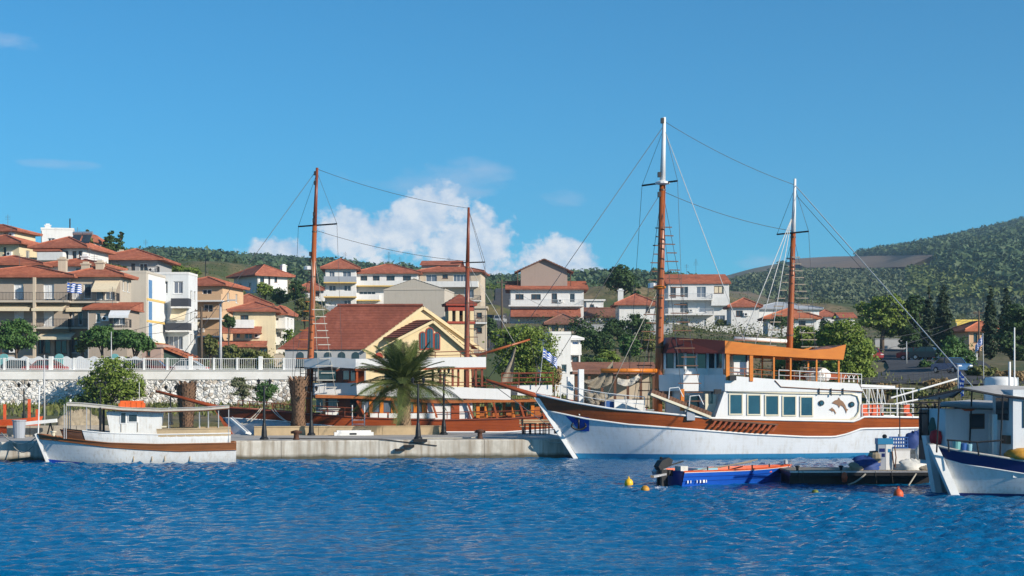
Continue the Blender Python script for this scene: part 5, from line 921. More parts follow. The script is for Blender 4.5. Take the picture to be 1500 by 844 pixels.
    # canopy: red front darkened to hold its shade, orange sides
    SC = -2.5; top = [(1062, 499), (1100, 503.5), (1140, 508), (1190, 513), (1215, 511), (1238, 505)]; bot = [(1234, 527), (1190, 525), (1140, 522), (1100, 520), (1062, 518)]; poly = [px(*p, SC) for p in top + bot]; m = MB(); m.prism(poly, (0, .09, 0)); m.prism([Vector((p.x, -SC - .09, p.z)) for p in poly], (0, .09, 0)); zr = [Vector((p.x, SC + .09, p.z - .12)) for p in poly[:6]]; m.grid([[p, Vector((p.x, 0, p.z + .1)), Vector((p.x, -SC - .09, p.z))] for p in zr]); e = [poly[5], poly[6]]; m.prism([e[0], e[1], Vector((e[1].x, -SC, e[1].z)), Vector((e[0].x, -SC, e[0].z))], (.06, 0, 0)); ca = m.build('canopy', 'orange_wood', o)
    f0, f1 = px(1062, 499, SC), px(1062, 518, SC); pa_ = px(985, 494, -.9); pb_ = px(976, 516, -.9); fr = [(f0, f1), (Vector((pa_.x, -.9, pa_.z)), Vector((pb_.x, -.9, f1.z + .05))), (Vector((pa_.x - .15, .9, pa_.z)), Vector((pb_.x - .15, .9, f1.z + .05))), (Vector((f0.x, -SC, f0.z)), Vector((f1.x, -SC, f1.z)))]; m = MB()
    for (a, b), (c, d) in zip(fr, fr[1:]): m.q(b, d, c, a); m.q(b + Vector((.06, .02, 0)), d + Vector((.06, .02, 0)), c + Vector((.06, .02, 0)), a + Vector((.06, .02, 0)))
    m.q(*[a for a, b in fr]); m.q(*[b + Vector((0, 0, .05)) for a, b in fr]); m.build('canopy_front', 'canopy_red_shaded', o)
    for x in (1065.5, 1100, 1133.5, 1158, 1196, 1228.5):
        for yl in (SC + .14, -SC - .14): a = px(x, 553 + (x - 1065) * .05, SC + .14); b = px(x, 520.5, SC + .14); m = MB(); w = .19 if x < 1101 else .085; m.beam((a.x, yl, a.z - .15), (a.x, yl, b.z + .05), w); m.build('canopy_post', 'orange_wood', o)
    rails(o, [px(1066, 552, S + .02), px(1140, 557, S + .02), px(1256, 563, S + .02)], .5, 'rail_orange', 2, 1.0); rails(o, [px(1141, 557, S - .03), px(1262, 563, S - .03)], .55, 'white_paint', 2, 1.3); c = px(1198, 549, -1); m = MB(); m.lathe([(.05, -.35), (.42, -.33), (.5, -.1), (.48, .15), (.3, .36), (.05, .42)], c, 14, sx=1.5); m.build('life_raft', 'white_paint', o, smooth=True)
    m = MB(); m.box(px(1160, 560, 0).x, px(1235, 560, 0).x, -.6, .6, px(1160, 556, -.6).z, px(1160, 548, -.6).z); m.build('deck_bench', 'varnish_red', o)
    for x in (1240, 1247, 1254): c = px(x, 560, -1.2); m = MB(); m.tube([c + Vector((.16 * math.cos(R(k)) - 0, 0, .42 * math.sin(R(k)))) for k in range(0, 181, 20)], .025, 5); m.build('ladder_hoop', 'white_paint', o)
    # stern awning frame and rail
    m = MB(); a = px(1263, 563, S); b = px(1313, 564, S); b2 = px(1340, 568.5, S + .1); m.prism([(a.x, S + .15, a.z), (b.x, S + .15, b.z - .05), (b.x, S + .15, b.z - .17), (a.x, S + .15, a.z - .14)], (0, 4.2, 0)); m.build('stern_awning', 'white_paint', o)
    m = MB(); zr_ = H.sheer(.97) + .02
    for sd in (S + .1, -S - .3):
        for x, y in ((1273, 568), (1285, 568), (1314, 568), (1337, 570)): a = px(x, y, S + .1); m.tube([(a.x, sd, zr_), (a.x, sd, a.z)], .03, 5)
        for x0, x1 in ((1262, 1273), (1285, 1291), (1292, 1297), (1318, 1324), (1322, 1328)): a = px(x0, 568, S + .1); b = px(x1, 592, S + .1); m.tube([(a.x, sd, a.z), (b.x, sd, b.z)], .025, 5)
        a = px(1262, 569, S + .1); b = px(1340, 569.5, S + .1); m.tube([(a.x, sd, a.z), (b.x, sd, b.z)], .035, 5)
    m.build('awning_frame', 'white_paint', o); pts = [H.pos(H.at(x, 611)[0], H.sheer(H.at(x, 611)[0]) + .02, -1, -.05) for x in (1264, 1290, 1315, 1339)]; pts.append(Vector((pts[-1].x, -pts[-1].y, pts[-1].z))); rails(o, pts, .72, 'white_paint', 3, .95, .024)
    for x in (1268, 1280, 1288, 1330): c = px(x, 606, -1.4); m = MB(); m.box(c.x - .17, c.x + .17, -1.6, -1.2, c.z - .4, c.z + .05).box(c.x - .17, c.x + .17, -1.25, -1.18, c.z + .05, c.z + .5); m.build('deck_chair', 'orange_buoy', o)
    # bow rail, white post, deck clutter, net
    pts = [H.pos(H.at(x, y)[0], H.sheer(H.at(x, y)[0]) + .03, -1, -.06) for x, y in ((822, 586), (856, 593), (888, 598), (918, 602), (945, 604))]; rails(o, pts, .78, 'white_paint', 2, 1.2, .022, 'bow_railing'); rails(o, [Vector((p.x, -p.y, p.z)) for p in pts], .78, 'white_paint', 2, 1.2, .022, 'bow_railing')
    for x, y0, y1, yl, w in ((851, 592, 541, -.8, .14), (835, 590, 552, .9, .16)): a = px(x, y0, yl); b = px(x, y1, yl); m = MB(); m.box(a.x - w, a.x + w, yl - w, yl + w, a.z - .6, b.z); m.build('bollard_post', 'white_paint', o)
    a = px(900, 601, -1.0); b = px(943, 586, -1.0); m = MB(); m.box(a.x, b.x, -1.0, .8, a.z - .8, b.z); m.build('deck_locker', 'white_paint', o)
    m = MB(); m.box(px(886, 600, -.8).x, px(899, 600, -.8).x, -.8, .4, 1.7, px(886, 588, -.8).z); m.build('deck_bin', 'blue_crate', o)
    m = MB(); rn = random.Random(4)
    for i in range(26): c = px(rn.uniform(858, 885), rn.uniform(578, 592), rn.uniform(-1.2, .6)); m.lathe([(.02, -.16), (.18, -.1), (.22, 0), (.15, .12), (.02, .15)], c, 7)
    m.build('coiled_nets', 'net', o, smooth=True); na, nb, nc = px(846, 546, .2), px(899, 527, .2), px(897, 561, .2); m = MB(); rows = []
    for j in range(9):
        v = j / 8; p = na.lerp(na + Vector((.2, 0, -.35)), v); q = nb.lerp(nc, v); rows.append([p.lerp(q, i / 16) - Vector((0, .12 * math.sin(i + j), (1.05 - .35 * v) * math.sin(math.pi * (i / 16) ** .8) * .62)) for i in range(17)])
    m.grid(rows); m.build('hanging_net', 'net', o, smooth=True); a, b = px(905, 553, .1), px(938, 545, .1); m = MB(); m.grid([[a.lerp(b, i / 10) + Vector((0, .15 * math.sin(i * 1.3 + j), -.12 * j - .25 * math.sin(math.pi * i / 10))) for i in range(11)] for j in range(4)]); m.build('furled_canvas', 'canvas', o, smooth=True)
    # gangway slung along the side
    G = S - .45; a, b = px(953, 579, G), px(1041, 613, G); dv = (b - a).normalized(); up = Vector((-dv.z, 0, dv.x)); gw = MB(); gw.prism([a, b, b + up * .13, a + up * .13], (0, .06, 0)); gw.prism([p + Vector((0, .62, 0)) for p in (a, b, b + up * .13, a + up * .13)], (0, .06, 0)); g = gw.build('gangway', 'cream_trim', o); L = (b - a).length; n = 20
    for i in range(n):
        p = a + dv * (L * (i + .04) / n); q = a + dv * (L * (i + .93) / n); m = MB(); m.prism([p + up * .06 + Vector((0, .07, 0)), q + up * .06 + Vector((0, .07, 0)), q + up * .34 + Vector((0, .07, 0)), p + up * .34 + Vector((0, .07, 0))], (0, .54, 0)); m.build('plank', 'brown_wood', g)
    for f_ in (.28, .62): c = a + dv * L * f_ + up * .18; m = MB(); m.tube([c, c + Vector((.05, 0, .55)), c + Vector((.55, 0, .6)), c + Vector((.8, 0, .1))], .03, 6); m.build('hand_hoop', 'white_paint', g)
    c = a + dv * L * .68; m = MB(); m.box(c.x - .22, c.x + .22, G + .1, S + .05, c.z - .5, c.z - .06); m.build('gangway_bracket', 'w_slate', g)
    q0, q1 = px(1000, 602, G + .2), px(1000, 570, G + .2); m = MB(); m.beam((q0.x, G + .3, q0.z), (q1.x, G + .3, q1.z), .19); m.build('davit_post', 'orange_wood', o); m = MB(); a, b = px(1043, 613.5, -2.85), px(1140, 621, -2.85); m.prism([a, b, b - Vector((0, 0, .08)), a - Vector((0, 0, .08))], (0, .3, 0)); lad = m.build('side_step', 'brown_wood', o)
    for i in range(12): p = a.lerp(b, (i + .5) / 12); m = MB(); m.prism([p + Vector((0, .02, -.1)), p + Vector((.14, .02, -.1)), p + Vector((-.08, .02, -.42)), p + Vector((-.22, .02, -.42))], (0, .05, 0)); m.build('tread_or_shade', 'varnish_red', lad)  # slanted bars stand in for shadow stripes along the bulwark
    # masts and rigging
    b, c, t, fm = mast(o, F, (964, 612), (970.5, 268), (973, 172), .23, .17, .09, 'mast_wood', 'white_paint'); m = MB(); q = px(966, 421, 0); m.lathe([(.2, -.12), (.34, -.06), (.36, .05), (.2, .1)], q, 12); m.build('mast_ring', 'orange_wood', fm); m = MB(); m.lathe([(.22, -.2), (.34, -.18), (.34, .06), (.22, .1)], px(958, 417, .3), 10); m.build('mast_lamp', 'white_paint', fm)
    m = MB(); a, d = px(940.5, 272, .7), px(992.5, 265, -.7); m.tube([a, d], .05, 8); m.build('yard', 'dark_metal', fm); m = MB(); m.lathe([(.05, -.1), (.42, 0), (.42, .09), (.1, .2)], c + Vector((0, 0, -.05)), 12); m.build('crosstree', 'white_paint', fm)
    for x, y in ((970.5, 177), (966, 256), (966, 285)): q = px(x, y, -.1); m = MB(); m.box(q.x - .09, q.x + .06, -.2, 0, q.z - .14, q.z + .14); m.build('mast_block', 'black', fm)
    hd = c + Vector((0, 0, -.9)); ladder(o, hd, H.pos(H.at(1003, 611)[0], 2.35, -1, -.02), H.pos(H.at(1034, 613)[0], 2.3, -1, -.02), 22, .12, 'wire', 'brown_wood', .014, .25, skip=1); fa = px(926, 600, 2.3); fb = px(947, 600, 2.3); ladder(o, hd, (fa.x, 2.3, 2.4), (fb.x, 2.3, 2.4), 22, .12, 'wire', 'brown_wood', .014, .2, skip=1)
    bsp = px(714, 556, 0); rope(o, t + Vector((-.05, 0, -.5)), bsp, 0, .018, 'wire', 'forestay'); rope(o, c + Vector((0, 0, -.4)), H.pos(0, sh[0][1], -1), 0, .016, 'wire', 'forestay'); rope(o, a, px(918, 600, 1.8), 0, .012, 'wire', 'yard_line'); rope(o, d, px(1003, 545, -1.6), 0, .012, 'wire', 'yard_line'); rope(o, t + Vector((-.02, 0, -.6)), a, 0, .012, 'wire', 'yard_lift'); rope(o, t + Vector((.02, 0, -.6)), d, 0, .012, 'wire', 'yard_lift'); rope(o, t + Vector((.05, 0, -.8)), px(1090, 500, -2), 0, .02, 'pale_wire', 'backstay')
    rope(o, px(966, 421, 0), px(880, 598, -.4), 0, .02, 'rope', 'halyard'); rope(o, px(966, 421, 0), px(930, 600, -1.6), 0, .014, 'wire', 'halyard')
    b2, c2, t2, mm = mast(o, F, (1155, 556), (1162, 341), (1164.5, 262), .19, .14, .07, 'mast_wood', 'white_paint', .15); m = MB(); a2, d2 = px(1138, 343.5, .7), px(1184.5, 339, -.7); m.tube([a2, d2], .045, 8); m.build('yard', 'dark_metal', mm)
    rope(o, t + Vector((.05, 0, -.25)), t2 + Vector((0, 0, -.35)), .25, .016, 'wire', 'triatic_stay'); rope(o, c + Vector((.1, 0, -.5)), c2 + Vector((-.1, 0, .1)), .25, .016, 'wire', 'triatic_stay'); hd = c2 + Vector((0, 0, -.5))
    e0, e1 = px(1181, 556, S + .05), px(1206, 557, S + .05); ladder(o, hd, e0, e1, 18, .1, 'wire', 'grey_wood', .012, .2); e0, e1 = px(1106, 560, 2.2), px(1126, 560, 2.2); ladder(o, hd, e0, e1, 16, .1, 'wire', 'grey_wood', .012, .1)
    for x, y in ((1087, 497), (1106, 505), (1128, 505)): rope(o, c2 + Vector((-.1, 0, .8)), px(x, y, -2.2), 0, .022, 'pale_wire', 'backstay')
    rope(o, t2 + Vector((0, 0, -.5)), a2, 0, .012, 'wire', 'yard_lift'); rope(o, t2 + Vector((0, 0, -.5)), d2, 0, .012, 'wire', 'yard_lift'); rope(o, d2, px(1196, 556, S), 0, .012, 'wire', 'yard_line'); m = MB(); a, b = px(1076, 496, -.5), px(1152, 500, -.5); m.tube([a, b], .11, 8); m.build('furled_awning', 'white_paint', o, smooth=True)
    m = MB(); a, b = px(945, 543.5, -.1), px(903, 543, -.1); m.tube([px(962, 543, -.1), px(880, 543, -.1)], .12, 10); m.build('boom', 'orange_wood', o, smooth=True)
    # the heavy pair of stays that run aft from the mizzen to the pole on the fishing boat
    m = MB(); p0 = F.w(t2 + Vector((0, 0, -.35))); p1 = P(1428, 570, 74); m.tube([p0, p1], .024, 5); r = m.build('mooring_stay', 'pale_wire', None, label='long pale stay slanting from the mizzen top down to the flag pole', cat='rope'); m = MB(); m.tube([p0 + Vector((.1, 0, -.6)), p1 + Vector((-.35, 0, .1))], .014, 5); m.build('mooring_stay', 'wire', None, label='thin dark stay running beside the long pale one', cat='rope')
    # bow line
    return F, H
WS, WSH = white_schooner()
# ------------------------------------------------------------------ the red brown schooner moored behind the pier
def red_schooner():
    o0 = QF.w((0, 19.4, 0)); F0 = Frame(o0, 9); s0 = F0.px(352, 660, 0); F = Frame(F0.w((s0.x, 0, -o0.z)), 9); F.o.z = 0; px = F.px; o = thing('schooner', 'red brown two masted schooner with white panels and blue canopy moored behind the pier', 'ship', F)
    H = Hull(F, 21.2, .62, .3, 2.7, [(312, 596), (335, 598), (380, 601), (450, 607), (540, 613), (640, 616), (740, 614), (815, 609)]); sh = H.sh
    lo = H.curve([(322, 612), (345, 613), (400, 616), (460, 622), (540, 629), (655, 633), (740, 633), (815, 628)])
    H.band('boot_stripe', -.7, .25, 'boot_blue', o); H.band('hull', .25, lo, 'hull_white', o); H.band('bulwark', lo, sh, 'varnish_red', o, .012); H.line('rubbing_strake', lo, 'white_paint', o, .05); H.line('cap_rail', sh, 'mast_dark', o, .06, dz=.02); H.deck(o, .6); H.stem(o, 'varnish_red', .18)
    a = H.pos(0, sh[0][1], -1); t = px(228, 573, 0); m = MB(); m.tube([a + Vector((2.5, 0, -.5)), a, t], [.17, .15, .09], 10); m.build('bowsprit', 'varnish_red', o, smooth=True)
    S = -2.3; dz = 1.1; m = MB(); a, b = px(525, 616, S), px(692, 586, S); m.box(a.x, b.x, S, -S, dz, b.z); cab = m.build('deckhouse', 'cabin_white', o)
    m = MB(); a2, b2 = px(524, 612, S - .02), px(626, 586, S - .02); m.box(a2.x, b2.x, S - .04, S - .003, a2.z, b2.z); cp = m.build('window_band', 'varnish_red', cab)
    for x0, x1 in ((530, 541), (546, 556.5), (562, 574), (577, 582), (602, 606), (611, 618)): p, q = px(x0, 604, S - .06), px(x1, 587, S - .06); m = MB(); m.box(p.x, q.x, S - .07, S - .042, p.z, q.z); m.build('window', 'curtain_glass', cp)
    for x in (543.5, 559, 575.5, 598, 608.5, 621): p, q = px(x, 606, S - .1), px(x, 586, S - .1); m = MB(); m.box(p.x - .12, p.x + .12, S - .12, S - .042, p.z, q.z); m.build('mullion_post', 'orange_wood', cp)
    for x0, x1 in ((542, 553.5), (555, 567), (569.5, 582), (600, 612), (614, 637)): p, q = px(x0, 613, S - .25), px(x1, 605.5, S - .25); m = MB(); m.box(p.x, q.x, S - .28, S - .22, p.z, q.z); m.build('life_jacket_box', 'white_paint', o)
    p, q = px(661, 615, S - .02), px(673, 588, S - .02); m = MB(); m.box(p.x, q.x, S - .05, S - .003, p.z, q.z); m.build('door', 'varnish_red', cab)
    # white fascia of the upper deck and its red brown edge
    for nm, ps, mt, th in (('fascia', [(522, 561), (740, 570), (748, 570), (748, 586), (523, 579)], 'cabin_white', .08), ('deck_edge', [(462, 578), (523, 580), (640, 587), (800, 585), (800, 588.5), (640, 591), (523, 584), (462, 583)], 'rail_orange', .1)):
        poly = [px(*k, S - .3) for k in ps]; m = MB(); m.prism(poly, (0, th, 0)); m.prism([Vector((k.x, -S + .2, k.z)) for k in poly], (0, th, 0)); m.build(nm, mt, o)
    p, q = px(462, 582, S), px(800, 588, S); m = MB(); m.prism([(p.x, S - .2, p.z), (q.x, S - .2, q.z), (q.x, S - .2, q.z - .1), (p.x, S - .2, p.z - .1)], (0, -2 * S + .4, 0)); m.build('upper_deck', 'brown_wood', o)
    for x, w in ((556, .75), (566, .75)): dolphin(o, px(x, 572, S - .33), w, 'dolphin_orange', -1)
    for x0, x1 in ((523, 536), (575, 585), (632, 640), (684, 693), (722, 728), (760, 768), (795, 797)): p, q = px(x0, 587, S - .2), px(x1, 612, S - .2); m = MB(); m.beam(p, q, .13); m.build('slanting_post', 'varnish_red', o)
    for x in (700, 712, 752, 780): p, q = px(x, 612, S + .2), px(x, 589, S + .2); m = MB(); m.beam(p, q, .22); m.build('post', 'orange_wood', o); m = MB(); m.beam((p.x, 2, p.z), (q.x, 2, q.z), .2); m.build('post', 'orange_wood', o)
    # forward faceted houses
    zt, zm = px(500, 561, -1.4).z, px(500, 579, -1.4).z; A, B, C = px(523, 570, S), px(499, 570, -1.5), px(461, 570, -1.2); pl = [(A.x, S), (B.x, -1.5), (C.x, -1.2), (C.x - .2, 1.2), (B.x, 1.5), (A.x, -S)]; m = MB(); m.prism([(x, y, zm) for x, y in pl], (0, 0, zt - zm)); m.build('wheelhouse_skirt', 'cabin_white', o)
    m = MB(); m.prism([(x + (.5 if i < 5 else 0), y * .86, zt + .003) for i, (x, y) in enumerate(pl)], (0, 0, px(500, 541, -1.4).z - zt)); m.build('wheelhouse', 'varnish_red', o)
    for x0, x1, y0, y1, yl in ((503, 511, 543, 556, S), (514, 520, 543, 558, S), (466, 492, 543, 558, -1.55)): p, q = px(x0, y1, yl), px(x1, y0, yl); m = MB(); m.box(p.x, q.x, yl - .02, yl + .6, p.z, q.z); m.build('window', 'glass', o)
    m = MB(); m.prism([(x + .7, y * .85, dz) for x, y in pl], (0, 0, zm - dz - .01)); lh = m.build('lower_house', 'varnish_red', o)
    for x0, x1, y0, y1, mt, yl in ((481, 494, 584, 600, 'curtain_glass', -1.5), (477, 496, 601, 608, 'white_paint', -1.9), (513, 522, 586, 612, 'black', -2.1), (463, 473, 585, 604, 'curtain_glass', -1.3)): p, q = px(x0, y1, yl), px(x1, y0, yl); m = MB(); m.box(p.x, q.x, yl - .03, yl + .3, p.z, q.z); m.build('window' if 'glass' in mt else ('doorway' if mt == 'black' else 'locker'), mt, lh)
    # canopies
    SC = -2.45; poly = [px(*k, SC) for k in ((521, 526), (712, 523), (712, 538), (521, 540))]; m = MB(); m.prism(poly, (0, .08, 0)); m.prism([Vector((k.x, -SC - .08, k.z)) for k in poly], (0, .08, 0)); z0 = poly[0].z - .1; m.grid([[Vector((k.x, SC + .08, k.z - .1)), Vector((k.x, 0, k.z + .05)), Vector((k.x, -SC - .08, k.z - .1))] for k in poly[:2]]); m.build('canopy', 'cabin_white', o)
    m = MB(); f = [poly[0], poly[3]]; n0, n1 = px(482, 523, -1.5), px(482, 537.5, -1.5); n2, n3 = px(446, 526, -.4), px(446, 541, -.4); ring = [(f[0], f[1]), (n0, n1), (n2, n3), (Vector((n2.x, .8, n2.z)), Vector((n3.x, .8, n3.z))), (Vector((f[0].x, -SC, f[0].z)), Vector((f[1].x, -SC, f[1].z)))]
    for (a, b), (c, d) in zip(ring, ring[1:]): m.q(b, d, c, a)
    m.q(*[a for a, b in ring]); m.build('canopy_front', 'cabin_white', o); m = MB(); m.prism([px(*k, SC - .04) for k in ((520, 540.4), (712, 538.2), (712, 540.8), (520, 543))], (0, .06, 0)); m.build('canopy_edge', 'varnish_red', o)
    for x in (523, 600, 645, 663, 684, 697, 706): p, q = px(x, 566, SC + .15), px(x, 540, SC + .15); m = MB(); m.beam(p, q, .14); m.build('canopy_post', 'varnish_red' if x < 640 else 'mast_dark', o); m = MB(); m.beam((p.x, -SC - .2, p.z), (q.x, -SC - .2, q.z), .14); m.build('canopy_post', 'mast_dark', o)
    rails(o, [px(600, 569, S), px(712, 570, S), px(760, 571, S)], .42, 'mast_dark', 2, .6, .03); rails(o, [px(600, 527, S), px(712, 524, S)], .45, 'mast_dark', 2, 1.5, .03); rails(o, [px(735, 567, S), px(810, 566, S)], .9, 'mast_dark', 3, 1.1, .035, 'stern_railing'); rails(o, [px(735, 567, 1.5), px(810, 566, 1.5)], .9, 'mast_dark', 3, 1.1, .035, 'stern_railing'); p, q = px(758, 577, S + .3), px(809, 564, S + .3); m = MB(); m.box(p.x, q.x, S + .3, 1.8, p.z - .1, q.z); m.build('stern_house', 'cabin_white', o)
    rails(o, [px(455, 607, S), px(530, 611, S)], .55, 'mast_dark', 2, 1.0, .025); rails(o, [px(590, 615, S - .2), px(815, 610, S - .2)], .42, 'mast_dark', 1, 1.5, .03); rails(o, [H.pos(k, H.sheer(k) + .03, -1, -.1) for k in (.06, .12, .18, .24)], .5, 'mast_dark', 2, .8, .025, 'bow_railing')
    rails(o, [px(440, 574, -.5), px(462, 576, -1)], 1.6, 'black', 4, .35, .03, 'companion_ladder')
    # spare timber and clutter on the after deck
    rn = random.Random(9)
    for i in range(9): p = px(rn.uniform(690, 760), 611, rn.uniform(-1.9, -1)); q = px(rn.uniform(730, 800), rn.uniform(600, 611), rn.uniform(-1.9, -1)); m = MB(); m.beam(p, q, .08); m.build('stowed_oar', rn.choice(['varnish_red', 'grey_wood', 'rail_orange']), o)
    for i in range(5): c = px(706 + i * 20, 607, -1.2); m = MB(); m.box(c.x - .25, c.x + .25, -1.5, -1.0, c.z - .3, c.z + .12).box(c.x - .25, c.x + .25, -1.06, -1.0, c.z + .12, c.z + .5); m.build('deck_chair', 'rail_orange', o)
    m = MB(); p, q = px(698, 521, 0), px(776, 497.5, 0); m.tube([p, q], [.1, .06], 8); m.build('gaff', 'mast_wood', o, smooth=True); m = MB(); a, b, c = px(757, 502, .05), px(733, 560, .05), px(750, 560, .05); m.grid([[a.lerp(b, j / 10).lerp(a.lerp(c, j / 10), i / 5) + Vector((0, .12 * math.sin(i * 1.6 + j * .4), 0)) for i in range(6)] for j in range(11)]); m.build('hanging_net', 'net', o, smooth=True)
    # boarding steps down to the pier
    G = S - .5; p, q = px(514, 636, G - .9), px(535, 636, G - .9); m = MB()
    for x0 in (516, 534): a = px(x0, 636, G - 1.6); b = px(x0, 594, G + .1); m.tube([a, px(x0, 618, G - 1.5), b], .035, 6)
    g = m.build('boarding_ladder', 'white_paint', o)
    for i in range(4): a = px(516, 634 - i * 6, G - 1.5 + i * .25); b = px(534, 634 - i * 6, G - 1.5 + i * .25); m = MB(); m.box(a.x, b.x, a.y, a.y + .22, a.z, a.z + .05); m.build('tread_or_shade', 'white_paint', g)
    # masts
    b, c, t, fm = mast(o, F, (452, 618), (461, 331), (464.5, 246), .22, .15, .09, 'mast_wood', 'mast_dark'); m = MB(); a, d = px(437, 332, .8), px(493.5, 328, -.8); m.tube([a, d], .05, 8); m.build('yard', 'dark_metal', fm)
    for x, y in ((462, 254), (462, 268), (460.5, 314), (460, 323), (455, 372), (455, 381)): q = px(x, y, -.1); m = MB(); m.box(q.x - .1, q.x + .05, -.2, 0, q.z - .13, q.z + .13); m.build('mast_block', 'black', fm)
    m = MB(); m.lathe([(.22, -.14), (.32, -.1), (.32, .1), (.22, .14)], px(452, 393, .2), 10); m.build('mast_lamp', 'white_paint', fm); hd = px(458, 372, 0); e0, e1 = px(470, 606, S), px(496, 606, S); ladder(o, hd, e0, e1, 15, .34, 'rope', 'canvas', .016, .3, skip=1); e0, e1 = px(424, 560, 2.2), px(445, 560, 2.2); ladder(o, hd, (e0.x, 2.2, 2.2), (e1.x, 2.2, 2.2), 15, .1, 'wire', 'rail_orange', .014, .1)
    bs = px(229, 573, 0); rope(o, t + Vector((-.1, 0, -.25)), bs, 0, .018, 'wire', 'forestay'); rope(o, t + Vector((0, 0, -.3)), a, 0, .012, 'wire', 'yard_lift'); rope(o, t + Vector((0, 0, -.3)), d, 0, .012, 'wire', 'yard_lift'); rope(o, a, px(426, 600, 1.8), 0, .012, 'wire', 'yard_line'); rope(o, d, px(502, 560, -2), 0, .012, 'wire', 'yard_line')
    b2, c2, t2, mm = mast(o, F, (683, 612), (685, 385), (686.5, 304), .19, .14, .08, 'mast_dark', 'mast_dark'); m = MB(); a2, d2 = px(660, 385.5, .6), px(710.5, 384, -.6); m.tube([a2, d2], .04, 8); m.build('yard', 'dark_metal', mm)
    rope(o, t + Vector((.05, 0, -.1)), t2 + Vector((0, 0, -.05)), .3, .016, 'wire', 'triatic_stay'); rope(o, c + Vector((.1, 0, -.3)), c2 + Vector((0, 0, .1)), .3, .016, 'wire', 'triatic_stay'); rope(o, t2 + Vector((.05, 0, -.3)), d2, 0, .014, 'wire', 'yard_lift'); rope(o, t2 + Vector((.05, 0, -.4)), px(745, 520, 1), 0, .014, 'wire', 'backstay'); rope(o, d2, px(712, 565, -2), 0, .012, 'wire', 'yard_line'); rope(o, c2, px(755, 505, 0), 0, .014, 'pale_wire', 'topping_lift'); rope(o, px(776, 498, 0), px(795, 566, -1), 0, .014, 'wire', 'sheet_rope')
    hd = c2 + Vector((0, 0, -.2)); e0, e1 = px(694, 612, S), px(712, 612, S); ladder(o, hd, e0, e1, 12, .35, 'wire', 'brown_wood', .014, .1)
    flag('striped flag waving at the stern of the red schooner', F, px(790, 565, -1.0), px(796, 510, -1.0), .95, .62, droop=.75, amp=.08)
    # mooring lines to the pier
    for i, (x0, y0, x1, y1) in enumerate(((382, 598, 345, 622), (384, 598, 355, 622), (398, 600, 432, 618), (402, 600, 434, 620))):
        a = F.w(px(x0, y0, S + .6)); b = P(x1, y1, 0 + 97); m = MB(); 
        rr = (b - a); b = a + rr * 1.0; m.tube([a.lerp(b, k / 8) - Vector((0, 0, .25 * 4 * (k / 8) * (1 - k / 8))) for k in range(9)], .03, 5); m.build('mooring_rope', 'rope', None, label='pale mooring rope from the red schooner bow to the pier', cat='rope', group='bow ropes of the red schooner')
    return F, H
RS, RSH = red_schooner()
